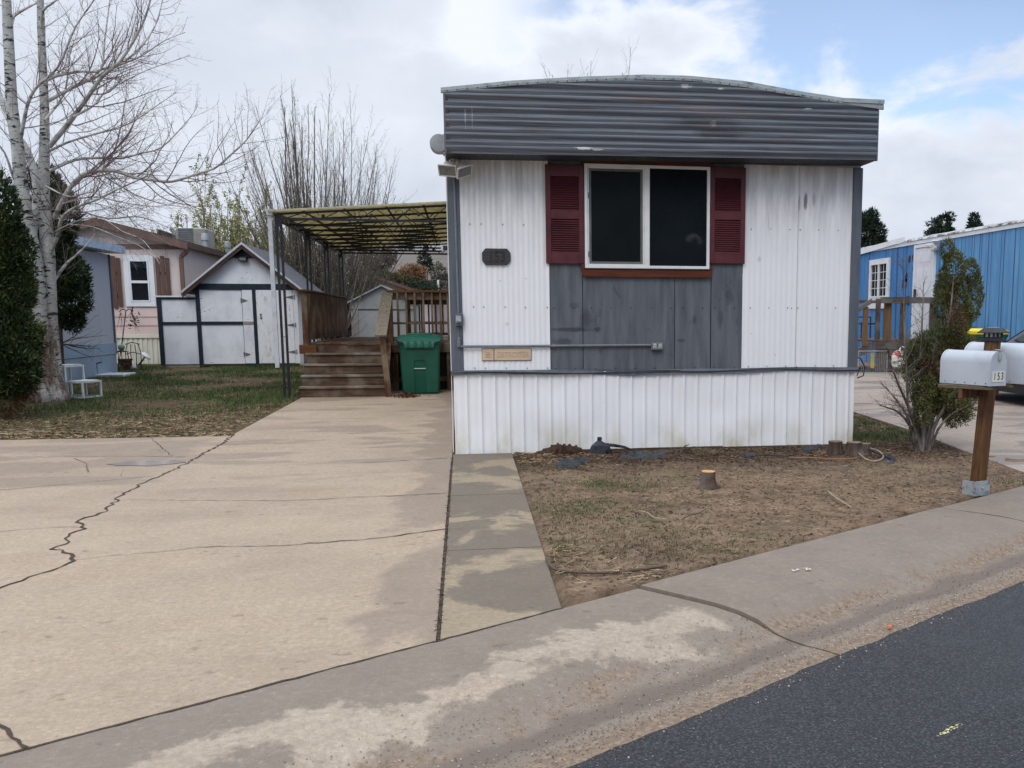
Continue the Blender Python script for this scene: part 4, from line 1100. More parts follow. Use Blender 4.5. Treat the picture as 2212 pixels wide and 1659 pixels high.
# =================================================================== SHED
def peeling():
    k = NM('peeling_white_paint'); a = k.noise(5, 8, k.pos((.9,1,6)), .72, .5); b2 = k.noise(1.4, 4); v = k.noise(8, 8, k.pos((1.2,1,3.5),(3,3,3)), .75)
    grey = k.mix(k.mr(k.noise(2.6, 6, k.pos((1,1,.6))), .4, .7), (.76,.78,.82), (.62,.64,.68))
    c = k.mix(k.mr(k.math('ADD', v, k.math('MULTIPLY', b2, .25)), .775, .79), grey, (.06,.05,.045))
    c = k.mix(k.mr(k.math('ADD', a, k.math('MULTIPLY', b2, .3)), .82, .85, 0, .7), c, (.20,.18,.17))
    return k.out(c, .7, k.bump(v, .2, .005), spec=.3)
M['peel'] = peeling()
def dingy():
    k = NM('dingy_white_door'); a = k.noise(6, 8, k.pos((2.4,1,.7)), .7); b2 = k.noise(2, 5)
    c = k.mix(k.mr(a, .50, .72), (.76,.77,.79), (.46,.46,.47)); c = k.mix(k.mr(k.noise(20, 6, rough=.75), .68, .72), c, (.1,.09,.09))
    return k.out(c, .7, spec=.3)
M['dingy'] = dingy()
M['navy'] = plain('blue_black_trim', (.010,.018,.030), .55, .3, 10)
M['barge'] = wood('barge_board', (.035,.02,.015), (.11,.065,.045), 1, 'x', .8)
def shingles(name, base):
    k = NM(name); n = k.noise(9, 6, k.pos((1,1,1)), .7); w_ = k.n('ShaderNodeTexBrick'); k.t.links.new(k.obj(), w_.inputs[0])
    c = k.ramp(n, [(.3, tuple(q*.6 for q in base)), (.5, base), (.7, tuple(q*1.5 for q in base))])
    return k.out(c, .9, k.bump(n, .5, .01), spec=.2)
M['shingle'] = shingles('grey_shingles', (.095,.098,.108)); M['brownshingle'] = shingles('brown_shingles', (.10,.075,.065))
SY, SYB = 26.6, 30.6
sh = thing('shed', (-5.5, SY, gz(SY)), 'white peeling garden shed with black timber trim and steep gabled roof', 'shed')
sx0, sx1, zg, zw = -6.74, -4.27, gz(SY), 2.15
S = lambda px, py: (onY(px, py, SY).x, onY(px, py, SY).z)
pkx, pkz = -5.52, 3.34
b = MB(); b.prism([(sx0, zg), (sx1, zg), (sx1, 2.36), (pkx, pkz-.12), (sx0, 2.36)], SY, SYB); b.build('wall', M['peel'], sh)
for sg, xt in ((-1, -7.02), (1, -4.02)):
    b = MB(); zt0 = 2.10; th = .06
    y0_, y1_ = SY-.22, SYB+.2
    sl_ = [(xt, zt0), (pkx, pkz), (pkx, pkz+th), (xt, zt0+th)]
    b.prism(sl_, y0_, y1_); b.build('roof', M['shingle'], sh)
    b = MB(); b.prism([(xt-sg*.0, zt0-.10), (pkx, pkz-.10), (pkx, pkz-.002), (xt, zt0-.002)], y0_+.001, y0_+.03); b.build('barge_board', M['barge'], sh)
    b = MB(); b.prism([(xt+sg*.01, zt0+th*.2), (pkx, pkz+th*.2), (pkx, pkz+th+.012), (xt+sg*.01, zt0+th+.012)], y0_-.012, y0_-.001); b.build('roof_edge', M['gutter'], sh)
b = MB(); b.prism([(pkx-.26, 3.02), (pkx+.26, 3.02), (pkx, 3.24)], SY-.03, SY-.005); b.build('gable_board', M['navy'], sh)
def trim(x0, x1, z0, z1, y=SY, n='trim', m='navy', d=.03): return pb(n, M[m], sh, x0, x1, y-d, y-.002, z0, z1, .003)
zbm0, zbm1 = S(520, 626)[1], S(520, 613)[1]
trim(sx0-.02, sx1, zbm0, zbm1)
xa, xb_ = S(426, 700)[0], S(435, 700)[0]
trim(xa, xb_, zg+.02, zbm0-.003)
xm0, xm1 = S(548, 690)[0], S(555, 690)[0]
trim(xm0, xm1, zg+.02, zbm0-.003)
zm0, zm1 = S(480, 701)[1], S(480, 694.5)[1]
xd0 = S(524.5, 690)[0]
trim(xb_+.003, xd0, zm0, zm1); trim(xb_, xd0, zg, zg+.055, n='sill', m='barge'); trim(xd0, xm0, zg-.005, zg+.05, n='sill', m='navy'); trim(xm1, sx1, zg-.005, zg+.045, n='sill', m='barge')
pb('door_gap', M['dark'], sh, xd0+.001, xd0+.011, SY-.012, SY-.001, zg+.06, zbm0-.004, 0)
dl = pb('door', M['peel'], sh, xd0+.012, xm0-.004, SY-.022, SY-.002, zg+.06, zbm0-.004, .003)
M['rawtrim'] = plain('bare_board', (.32,.27,.20), .9, .2)
pb('door_rail', M['rawtrim'], dl, xd0+.02, xm0-.01, SY-.034, SY-.0225, zm0, zm1, .002)
dr = pb('door', M['dingy'], sh, xm1+.01, sx1-.10, SY-.026, SY-.002, zg+.06, zbm0-.004, .003)
pb('side_board', M['peel'], sh, sx1-.094, sx1+.02, SY-.024, SY-.002, zg+.05, 2.3, .003)
M['hinge'] = plain('hinge_steel', (.14,.15,.16), .5, .2, .2)
def hinge(x, z, L, par, sg=1):
    b = MB(); b.add([(x, SY-.036, z-.045), (x, SY-.036, z+.045), (x+sg*L, SY-.036, z+.006), (x+sg*L, SY-.036, z-.006), (x, SY-.028, z-.045), (x, SY-.028, z+.045), (x+sg*L, SY-.028, z+.006), (x+sg*L, SY-.028, z-.006)],
                    [(0,1,2,3),(7,6,5,4),(0,4,5,1),(1,5,6,2),(2,6,7,3),(3,7,4,0)])
    b.box(x-sg*.03-.012, x-sg*.03+.012, SY-.036, SY-.028, z-.06, z+.06); b.build('hinge', M['hinge'], par)
for pz in (741.4, 651.5)[::-1]: pass
hinge(xd0+.02, S(525, 649)[1], .12, dl); hinge(xd0+.02, S(525, 765)[1], .12, dl)
for py_ in (642, 702, 760): hinge(sx1-.09, S(640, py_)[1], .18, dr, -1)
xl, zl = S(564, 683); b = MB(); b.box(xl-.02, xl+.02, SY-.04, SY-.026, zl+.03, zl+.06); b.box(xl-.008, xl+.008, SY-.05, SY-.026, zl-.05, zl+.05); b.box(xl-.015, xl+.03, SY-.04, SY-.026, zl-.07, zl-.04); b.build('latch', M['dark'], dr)
xl, zl = S(527, 560); ll = MB(); ll.bbox(xl-.12, xl+.10, SY-.14, SY-.01, zl-.06, zl+.06, .02); lo = ll.build('lamp', M['dark'], sh); pb('lens', M['lampglass'], lo, xl-.09, xl+.07, SY-.145, SY-.141, zl-.04, zl+.03, 0)
# low side compartment
an = thing('storage_box', (-7.2, SY, gz(SY)), 'low white flat-topped side compartment with black frame joined left of the shed', 'storage box')
ax0, ax1 = -7.70, sx0-.012; az = 2.01
b = MB(); b.box(ax0, ax1, SY+.03, SY+1.2, zg+.02, az); b.build('wall', M['peel'], an)
for q in ((ax0, ax0+.11, zg+.02, az), (ax0+.112, ax1, zm0, zm1-.01), (ax0+.112, ax1, zg+.02, zg+.05), (ax0+.112, ax1, az-.045, az)):
    pb('trim', M['navy'], an, q[0], q[1], SY-.003, SY+.028, q[2], q[3], .003)
pb('lid', M['peel'], an, ax0-.05, ax1, SY-.03, SY+1.25, az+.002, az+.04)
pb('foot_board', M['rawtrim'], an, ax0+.1, ax1, SY-.004, SY+.03, zg-.06, zg+.018)

# =================================================================== LEFT NEIGHBOURS
def vlines(name, base, pitch, direc='X', depth=.35, dark=.75):
    k = NM(name); wv = k.n('ShaderNodeTexWave', wave_type='BANDS', bands_direction=direc, wave_profile='SAW'); k.t.links.new(k.pos(), wv.inputs[0]); wv.inputs['Scale'].default_value = 1/pitch/6.2832*6.2832/2/3.14159*3.14159/1.0*.5*2/2
    a = k.noise(2, 5, k.pos((2,2,.6)))
    c = k.mix(k.mr(a, .35, .7, 0, .4), base, tuple(q*.82 for q in base)); c = k.mix(k.mr(wv.outputs[0], .0, .08, 1-dark, 0), c, tuple(q*.4 for q in base))
    return k.out(c, .55, k.bump(wv.outputs[0], depth, .01), spec=.35)
M['pbwall'] = vlines('pale_blue_siding', (.37,.395,.46), .10, 'Y'); M['pbskirt'] = plain('blue_skirting', (.20,.28,.38), .6, .1, 2)
M['pbband'] = plain('blue_band', (.20,.29,.40), .5, .08, 3)
BX, BY1 = -8.0, 24.3
pbh = thing('mobile_home', (BX, BY1, gz(BY1)), 'pale blue mobile home end behind the white-barked tree at the left', 'mobile home')
zk = .91
b = MB(); b.box(BX-4.2, BX, 13.2, BY1, zk, 2.93); b.build('wall', M['pbwall'], pbh)
b = MB(); b.box(BX-4.18, BX+.012, 13.19, BY1+.012, -.05, .645); b.build('skirting', M['pbskirt'], pbh)
b = MB(); b.bbox(BX-.1, BX+.024, 13.19, BY1+.02, .65, zk, .004); b.build('band', M['pbband'], pbh)
b = MB(); b.box(BX-.01, BX+.035, BY1-.03, BY1+.02, .66, 2.93); b.build('corner_trim', M['greytrim'], pbh)
b = MB(); b.prism([(BX-4.5, 3.0), (BX+.28, 2.97), (BX+.28, 3.14), (BX-2.1, 3.55), (BX-4.5, 3.14)], 13.0, BY1+.3); b.build('roof', plain('pale_blue_roof_metal', (.36,.46,.58), .4, .1, 3), pbh)
b = MB(); a1, a2 = onX(222, 765, BX+.014), onX(233, 775, BX+.014)
b.add([(BX+.016, 23.0, .50), (BX+.016, 23.35, .52), (BX+.016, 23.36, .49), (BX+.016, 23.04, .47), (BX+.016, 23.10, .15), (BX+.016, 23.07, .15)], [(0,1,2,3),(0,3,4,5)]); b.build('torn_panel', M['dark'], pbh, fix=False)

M['pinkwall'] = vlines('pink_vertical_siding', (.62,.53,.50), .20, 'X'); M['pinklap'] = plain('pink_lap_siding', (.64,.50,.46), .6, .06, 2)
M['brown'] = plain('brown_trim', (.145,.082,.062), .6, .12, 4); M['cream'] = plain('cream_skirting', (.70,.68,.58), .55, .06, 3)
M['trimwhite'] = plain('white_trim', (.74,.76,.78), .5, .05, 3)
PY = 28.1
pk_ = thing('mobile_home', (-9.4, PY, gz(PY)), 'pink manufactured home with brown shutters and shingled gable left of the shed', 'mobile home')
K = lambda px, py: (onY(px, py, PY).x, onY(px, py, PY).z)
px1 = -7.40; px0 = -11.4; zg2 = gz(PY)
zsk = 1.05; zlap = K(300, 665)[1]
b = MB(); b.prism([(px0, zlap), (px1, zlap), (px1, 3.45), (-9.4, 3.98), (px0, 3.45)], PY, 41); b.build('wall', M['pinkwall'], pk_)
b = MB()
nl = 3
for i in range(nl):
    z0_ = zsk+(zlap-zsk)*i/nl; z1_ = zsk+(zlap-zsk)*(i+1)/nl
    b.prism([(PY-.028, z0_), (PY-.008, z1_), (PY+.05, z1_), (PY+.05, z0_)], px0, px1-.004, 'yz')
b.build('lap_siding', M['pinklap'], pk_)
b = MB(); b.box(px0+.03, px1-.03, PY+.05, 41, zg2-.1, zlap-.002); b.build('foundation', M['cream'], pk_)
b = MB(); corr(b, px0, px1-.02, zg2-.05, zsk-.07, PY+.0, [(0,0),(.08,.025),(.5,.025),(.58,0)], .125); b.build('skirting', M['cream'], pk_, fix=False)
pb('skirting_cap', M['cream'], pk_, px0, px1+.01, PY-.05, PY+.02, zsk-.10, zsk-.003)
# gable roof
pr1 = [(px1+.22, 3.42), (-9.4, 4.0), (-9.4, 4.09), (px1+.22, 3.51)]; pr2 = [(px0-.22, 3.42), (-9.4, 4.0), (-9.4, 4.09), (px0-.22, 3.51)]
for pr in (pr1, pr2):
    b = MB(); b.prism(pr, PY-.28, 41.2); b.build('roof', M['brownshingle'], pk_)
    q = [(pr[0][0], pr[0][1]-.12), (pr[1][0], pr[1][1]-.12), (pr[1][0], pr[1][1]+.06), (pr[0][0], pr[0][1]+.06)]
    b = MB(); b.prism(q, PY-.32, PY-.282); b.build('rake_board', M['brown'], pk_)
pb('trim_board', M['brown'], pk_, px0, px1, PY-.03, PY-.002, K(320, 538)[1], K(320, 528)[1])
b = MB(); b.prism([(px1+.10, 3.36), (px1+.22, 3.36), (px1+.24, 3.48), (px1+.08, 3.48)], PY-.30, 41); b.build('gutter', M['brown'], pk_)
b = MB(); ds = [(px1+.14, PY-.1, 3.36), (px1+.13, PY-.08, 3.25), (px1-.03, PY-.04, 3.12), (px1-.03, PY-.04, 1.05)]
for a, c in zip(ds[:-1], ds[1:]): b.bar(a, c, .10, .08)
b.build('downspout', M['brown'], pk_)
# window with shutters
wx0, wz1 = K(264, 551); wx1, wz0 = K(341, 672)
wf = MB(); frame(wf, wx0+.02, wx1-.02, wz0+.12, wz1, .13, PY-.05, PY-.004); wfo = wf.build('window_surround', M['trimwhite'], pk_)
zmid = (wz0+wz1)/2+.05
ix0, ix1 = wx0+.155, wx1-.155
f2 = MB(); frame(f2, ix0, ix1, wz0+.25, wz1-.13, .035, PY-.06, PY-.02); f2.bbox(ix0+.03, ix1-.03, PY-.065, PY-.02, zmid-.05, zmid+.02, .003); wfr = f2.build('window_frame', M['trimwhite'], wfo)
pb('pane', M['glass'], wfr, ix0+.03, ix1-.03, PY-.018, PY-.014, zmid+.02, wz1-.165, 0); pb('pane', M['screen'], wfr, ix0+.03, ix1-.03, PY-.019, PY-.015, wz0+.28, zmid-.05, 0)
M['shbrown'] = wood('brown_shutter_board', (.11,.06,.045), (.20,.115,.085), 1, 'z', .7)
for pc in (248, 354):
    xc_, zc_ = K(pc, 610); b = MB()
    for q in (-1, 0, 1): b.box(xc_+q*.125-.048, xc_+q*.125+.048, PY-.05, PY-.025, K(pc, 671)[1]+.05*abs(q)+.06, K(pc, 553)[1]-.05*abs(q))
    for z in (K(pc, 590)[1], K(pc, 640)[1]): b.box(xc_-.17, xc_+.17, PY-.024, PY-.004, z-.04, z+.04)
    b.build('shutter', M['shbrown'], pk_)
# swamp cooler and vents on the roof
x = onY(420, 500, 33).x
pbx = MB(); pbx.bbox(x-.45, x+.45, 32.6, 33.6, 3.4, onY(414, 495, 33).z, .03); oc = pbx.build('roof_cooler', plain('beige_cooler_metal', (.26,.26,.235), .5, .2, 4), pk_)
b = MB()
for q in range(9): b.box(x-.38, x+.06, 32.585, 32.598, 3.80+q*.055, 3.825+q*.055)
b.build('louvre', M['greytrim'], oc)
for pxx, yy, h, r in ((442, 31.5, 504, .085), (491, 34, 521, .075)):
    c_ = onY(pxx, h, yy); b = MB(); b.lathe((c_.x, yy, 3.35), [(r*1.5,0),(r*1.5,.02),(r,.03),(r,c_.z-3.35-.22),(r*1.3,c_.z-3.35-.21),(r*1.3,c_.z-3.35-.10),(r*1.0,c_.z-3.35)], 16); b.build('roof_vent', M['galv'], pk_, smooth=True)
b = MB(); b.prism([(onY(340,500,37).x, 3.6), (onY(380,500,37).x, 3.6), (onY(380,500,37).x, onY(380,508,37).z), (onY(350,500,37).x, onY(350,497,37).z)], 36.5, 37.5); b.build('roof_box', M['dark'], pk_)

# =================================================================== BEHIND THE DECK
gy_ = 31.0
M['greyshed'] = plain('grey_green_siding', (.25,.27,.265), .65, .06, 3); M['taupe'] = plain('taupe_trim', (.28,.25,.23), .6, .08); M['palepink'] = plain('pale_pink_siding', (.60,.54,.53), .6, .05)
gsh = thing('shed', (-2.3, gy_, gz(gy_)), 'grey gabled garden shed with wide plain door beyond the deck', 'shed')
G_ = lambda px, py: (onY(px, py, gy_).x, onY(px, py, gy_).z)
gx0, gz1 = G_(757, 652); gpx, gpz = G_(824, 617); gx1 = 2*gpx-gx0
b = MB(); b.prism([(gx0, .2), (gx1, .2), (gx1, gz1-.02), (gpx, gpz-.04), (gx0, gz1-.02)], gy_, gy_+3.5); b.build('wall', M['greyshed'], gsh)
for xx in (gx0-.08, gx1+.08):
    b = MB(); b.prism([(xx, gz1-.05), (gpx, gpz-.02), (gpx, gpz+.03), (xx, gz1+.0)], gy_-.12, gy_+3.6); b.build('roof', M['greyshed'], gsh)
dx0, dz1 = G_(774, 668)
pb('door', plain('grey_door', (.29,.31,.315), .6, .06, 3), gsh, dx0, G_(826, 668)[0]+.5, gy_-.03, gy_-.002, .25, dz1-.05)
pb('door_frame', M['taupe'], gsh, G_(763, 668)[0], dx0-.003, gy_-.045, gy_-.002, .22, dz1); pb('header', M['taupe'], gsh, G_(758, 668)[0], gx1, gy_-.05, gy_-.002, dz1+.002, dz1+.06)
fy = 38.0
ph2 = thing('mobile_home', (-3.2, fy, gz(fy)), 'pale pink gabled home with brown roof edge seen beyond the grey shed', 'mobile home')
Q_ = lambda px, py: (onY(px, py, fy).x, onY(px, py, fy).z)
hpx, hpz = Q_(795, 592); hx1, hz1 = Q_(932, 641); hx0 = 2*hpx-hx1
b = MB(); b.prism([(hx0+.25, .3), (hx1-.25, .3), (hx1-.25, hz1+.0), (hpx, hpz-.08), (hx0+.25, hz1)], fy, fy+11); b.build('wall', M['palepink'], ph2)
for xx in (hx0, hx1):
    b = MB(); b.prism([(xx, hz1-.02), (hpx, hpz-.06), (hpx, hpz+.04), (xx, hz1+.08)], fy-.3, fy+11.3); b.build('roof', M['brownshingle'], ph2)
    b = MB(); b.prism([(xx, hz1-.05), (hpx, hpz-.09), (hpx, hpz+.03), (xx, hz1+.07)], fy-.34, fy-.302); b.build('rake_board', M['brown'], ph2)
pb('window', M['glass'], ph2, Q_(873,690)[0], Q_(908,690)[0], fy-.03, fy-.002, .9, 2.0, .0)
fh = thing('mobile_home', (0, 50, .6), 'low brown-roofed home far behind the deck railing', 'mobile home')
p1, p2 = onY(925, 640, 50), onY(990, 625, 50)
b = MB(); b.box(p1.x, p2.x+3, 50, 56, .6, p1.z); b.build('wall', M['palepink'], fh)
b = MB(); b.prism([(p1.x-.3, p1.z), (p2.x+3, p1.z), (p2.x+2, onY(960,624,50).z), (onY(945,624,50).x, onY(945,624,50).z)], 49.7, 56.3); b.build('roof', M['brownshingle'], fh)
b = MB(); c_ = onY(949, 618, 52); b.lathe((c_.x, 49.6, p1.z+.2), [(.05,0),(.05,.6)], 8); b.lathe((c_.x+.9, 49.6, p1.z+.2), [(.25,0),(.25,.2),(.1,.28)], 10); b.build('roof_vent', M['trimwhite'], fh)
th_ = thing('mobile_home', (1, 62, .7), 'teal home showing its upper wall far away beside the patio cover post', 'mobile home')
p1, p2 = onY(953, 626, 62), onY(1010, 612, 62)
b = MB(); b.box(p1.x, p2.x+3, 62, 68, .7, p2.z); b.build('wall', plain('teal_siding', (.16,.38,.38), .6, .08), th_); b = MB(); b.box(p1.x-.2, p2.x+3.2, 61.7, 68.3, p2.z+.002, p2.z+.12); b.build('roof', M['galv'], th_)

# =================================================================== BLUE HOME ON THE RIGHT
def bluewood():
    k = NM('blue_board_siding'); x, y, z = k.xyz(); a = k.noise(2.2, 6, k.pos((1,3.2,.35)), .65, .3); f = k.noise(3.4, 6, k.pos((1,7,.3)), .7)
    wv = k.vor(3.1, k.pos((0,1,0),(.3,.13,0)), 'Distance', 'DISTANCE_TO_EDGE')
    c = k.ramp(a, [(.3, (.035,.15,.36)), (.5, (.055,.205,.47)), (.7, (.085,.27,.56))])
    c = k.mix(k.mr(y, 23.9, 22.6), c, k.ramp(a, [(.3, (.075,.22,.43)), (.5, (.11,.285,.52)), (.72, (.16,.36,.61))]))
    c = k.mix(k.mr(f, .60, .68, 0, .45), c, (.03,.10,.24)); c = k.mix(k.mr(wv, .012, .03, .8, 0), c, (.012,.045,.11))
    return k.out(c, .6, k.bump(a, .25, .01), spec=.3)
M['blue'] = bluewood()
def tarry():
    k = NM('tarred_roof_edge'); a = k.noise(3, 8, k.pos((1,1.2,2)), .75)
    return k.out(k.ramp(a, [(.40, (.04,.04,.045)), (.47, (.24,.23,.22)), (.55, (.60,.61,.62)), (.7, (.70,.71,.73))]), .6, k.bump(a, .5, .02))
M['tar'] = tarry()
bx = 11.5
bh = thing('mobile_home', (bx, 22, gz(22)), 'bright blue wood-sided mobile home with white door across the right-hand driveway', 'mobile home')
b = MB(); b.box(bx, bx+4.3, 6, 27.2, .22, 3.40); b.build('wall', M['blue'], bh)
b = MB(); b.box(bx-.03, bx, 6, 27.2, 3.36, 3.45); b.build('eave_trim', M['trimwhite'], bh)
b = MB(); rows = []
for i in range(60):
    y = 6+i*21.4/59; j_ = .015*fbm(y*1.3, 4, 1); rows.append([(bx-.05, y, 3.452), (bx-.04, y, 3.50+j_), (bx+.5, y, 3.62+j_), (bx+2.1, y, 3.8), (bx+4.35, y, 3.46)])
b.grid(rows); b.build('roof', M['tar'], bh, smooth='all')
b = MB(); b.add([(bx-.06, 27.3, 3.30), (bx-.06, 23.9, 3.47), (bx-.05, 23.9, 3.60), (bx-.05, 27.3, 3.46)], [(0,1,2,3)]); b.build('roof_flashing', M['trimwhite'], bh, fix=False)
wy0, wy1 = onX(1923, 600, bx).y, onX(1880, 600, bx).y; wz1_ = 3.12; wz0_ = onX(1901, 651, bx).z
def xframe(b, y0, y1, z0, z1, t, xa, xb): 
    b.box(xa, xb, y0, y1, z1-t, z1); b.box(xa, xb, y0, y1, z0, z0+t); b.box(xa+.001, xb, y0, y0+t, z0+t, z1-t); b.box(xa+.001, xb, y1-t, y1, z0+t, z1-t)
b = MB(); xframe(b, wy0, wy1, wz0_, wz1_, .10, bx-.05, bx-.004); wo2 = b.build('window_surround', M['trimwhite'], bh)
b = MB(); xframe(b, wy0+.1, wy1-.1, wz0_+.1, wz1_-.1, .05, bx-.06, bx-.012); ym = (wy0+wy1)/2; b.box(bx-.065, bx-.012, ym-.03, ym+.03, wz0_+.15, wz1_-.15)
for q in (1, 2, 3):
    z = wz0_+.15+(wz1_-wz0_-.3)*q/4; b.box(bx-.03, bx-.02, wy0+.15, wy1-.15, z-.008, z+.008)
for q in (wy0+.15, ym+.03): b.box(bx-.031, bx-.021, q+(wy1-wy0-.36)/4-.008, q+(wy1-wy0-.36)/4+.008, wz0_+.15, wz1_-.15)
b.build('window_frame', M['trimwhite'], wo2)
pb('pane', M['glass'], wo2, bx-.018, bx-.014, wy0+.15, wy1-.15, wz0_+.15, wz1_-.15, 0)
pb('apron_board', M['trimwhite'], bh, bx-.04, bx-.004, wy0-.1, wy1+.05, wz0_-.2, wz0_-.003)
dy1, dy0 = onX(1981, 620, bx).y, onX(2017, 620, bx).y; zdk = 1.0
b = MB(); xframe(b, dy0-.08, dy1+.12, zdk-.05, 3.33, .08, bx-.07, bx-.004); df = b.build('door_frame', M['trimwhite'], bh)
dd = pb('door', plain('white_door_paint', (.72,.71,.76), .5, .05), bh, bx-.05, bx-.01, dy0+.003, dy1+.035, zdk+.03, 3.24)
b = MB()
for z0_, z1_ in ((zdk+.15, zdk+.95), (zdk+1.1, zdk+1.75), (zdk+1.88, zdk+2.12)):
    for q in (0, 1):
        ya = dy0+.12+q*(dy1-dy0-.08)/2; yb = ya+(dy1-dy0-.3)/2; b.box(bx-.056, bx-.0505, ya, yb, z0_, z1_)
b.build('door_panel', M['trimwhite'], dd)
b = MB(); b.bar((bx-.09, dy1-.06, zdk+1.0), (bx-.09, dy1-.06, zdk+1.22), .05, .05); b.lathe((bx-.12, dy1-.06, zdk+.96), [(.03,0),(.04,.02),(.03,.05)], 10); b.build('handle', M['dark'], dd)
pb('doorbell_box', M['dark'], bh, bx-.06, bx-.004, dy1+.4, dy1+.52, 1.85, 2.05)
c_ = onX(1963, 575, bx)
b = MB(); rr = random.Random(12)
for q in range(9):
    y_ = c_.y+rr.uniform(-.35,.35); z_ = c_.z+rr.uniform(-.5,.5); r_ = rr.uniform(.05,.14)
    b.add([(bx-.006, y_+r_*rr.uniform(.4,1.2)*math.cos(a), z_+1.6*r_*rr.uniform(.3,1.2)*math.sin(a)) for a in (0,1.1,2.2,3.1,4.2,5.3)], [(0,1,2,3,4,5)])
b.build('peeled_patch', M['barge'], bh, fix=False)
# solar floodlight beside the door
c_ = onX(2026, 532, bx); sfl = thing('floodlight', (bx, c_.y, c_.z), 'white solar floodlight with small panel beside the white door of the blue home', 'floodlight')
b = MB(); b.bbox(bx-.16, bx-.02, c_.y-.06, c_.y+.06, c_.z-.12, c_.z-.04, .02); b.bbox(bx-.24, bx-.13, c_.y+.02, c_.y+.18, c_.z-.04, c_.z+.06, .02); b.build('lamp_head', M['lampwhite'], sfl)
b = MB(); b.bar((bx-.05, c_.y-.1, c_.z+.02), (bx-.20, c_.y-.24, c_.z+.12), .16, .02, (0,0,1)); b.build('solar_panel', M['trimwhite'], sfl)

# blue home's porch
M['porchwood'] = wood('old_porch_wood', (.055,.040,.033), (.19,.14,.11), .9, 'z', .85, (.16,.14,.13)); M['porchx'] = wood('old_porch_rail', (.06,.048,.04), (.20,.165,.14), .9, 'x', .85, (.17,.155,.145))
M['newpost'] = wood('orange_post', (.16,.08,.035), (.30,.17,.08), .9, 'z', .8)
yp = 22.05; ypb = 24.4; xpl = onY(1908, 644, yp).x; zt_ = 1.96; zp = .96
po = thing('porch', (xpl, yp, gz(yp)), 'weathered brown wooden porch with railing before the blue home door', 'porch')
pb('platform', M['porchx'], po, xpl-.35, bx-.02, yp, ypb, zp-.05, zp)
M['brownpanel'] = plain('brown_skirt_panel', (.115,.085,.080), .85, .12, 3)
pb('skirt_panel', M['brownpanel'], po, xpl-.1, bx-.03, yp+.06, yp+.09, gz(yp), zp-.055, 0)
pb('rim_beam', M['porchx'], po, xpl-.25, bx-.02, yp-.03, yp+.02, zp-.24, zp-.052); pb('crossbeam', M['porchx'], po, xpl+.2, bx-.03, yp-.02, yp+.03, zp-.40, zp-.25)
pb('top_rail', M['porchx'], po, xpl-.05, bx-.03, yp-.06, yp+.06, zt_-.12, zt_+.03)
for pxx, wd_, m_, yy in ((1900, .10, 'porchwood', yp), (1921, .17, 'newpost', yp), (1953, .10, 'porchwood', yp), (2018, .13, 'porchwood', yp)):
    x = onY(pxx, 690, yy).x; pb('post', M[m_], po, x-wd_/2, x+wd_/2, yy+.061, yy+.15, zp-.18, zt_-.01)
pb('rear_rail', M['porchx'], po, xpl-1.2, bx-.03, ypb-.05, ypb, zt_-.08, zt_)
for x in (xpl-1.1, xpl-.3): pb('post', M['porchwood'], po, x-.04, x+.04, ypb-.04, ypb+.03, .3, zt_-.085)
xs_, zs_ = onY(1871, 677, yp).x, 0
pb('post', M['newpost'], po, onY(1870,690,yp).x-.06, onY(1870,690,yp).x+.06, yp-.02, yp+.05, .80, onY(1868,663,yp).z)
pbar('stair_rail', M['porchx'], po, (xpl-.30, yp-.03, zt_-.06), (xpl-1.3, yp-.03, zt_-.66), .05, .10)
for q in range(4): pb('tread', M['porchx'], po, xpl-.62-q*.27, xpl-.34-q*.27, yp+.06, ypb-.1, zp-.20-q*.18-.04, zp-.20-q*.18)
b = MB(); b.prism([(xpl-.28, zp-.06), (xpl-.28, zp-.30), (xpl-1.45, .2), (xpl-1.6, .25)], yp+.0, yp+.05); b.build('stringer', M['brownpanel'], po)
# bins by the blue home
for pxx, yy, lid, lb in ((2125, 18.0, 'binyellow', 'green bin with yellow lid beside the blue home, partly behind the mailbox post'), (2088, 20.1, 'binteal', 'green bin with dark teal lid behind the yellow-lidded bin')):
    p = onY(pxx, 700, yy); bin_('wheeled_bin', (min(p.x, 10.95), yy, gz(yy)), lb, 'bins beside the blue home', M[lid], M['bingreen'], R(-20), ribs=False, s=1.08)

# =================================================================== CAR
M['carpaint'] = plain('silver_car_paint', (.11,.11,.135), .28, .04, 2, .6); M['trimblack'] = plain('black_car_trim', (.012,.012,.014), .5, .1); M['tyre'] = plain('tyre_rubber', (.018,.018,.018), .85, .15)
M['carglass'] = glass('car_glass', (.010,.022,.022), .04); M['chrome'] = plain('chrome_trim', (.5,.5,.52), .2, .05, 5, .9)
cx0, cx1, cy0, cy1 = 8.82, 10.52, 11.75, 16.25; cg = gz(14)+.0
car = thing('car', ((cx0+cx1)/2, (cy0+cy1)/2, cg), 'silver car with black lower trim parked on the right-hand driveway', 'car')
bodyp = [(cy0+.1,.38),(cy0+.02,.60),(cy0+.05,.92),(cy0+.5,1.0),(13.0,1.0),(14.75,.97),(15.3,.92),(15.9,.82),(16.2,.68),(cy1,.5),(cy1-.08,.34)]
b = MB(); b.prism([(y, z+cg) for y, z in bodyp], cx0, cx1, 'yz'); b.build('body', M['carpaint'], car, bevel=.06, smooth=True)
cab_ = [(cy0+.30,1.0),(12.45,1.44),(13.0,1.50),(13.75,1.47),(14.78,.975)]
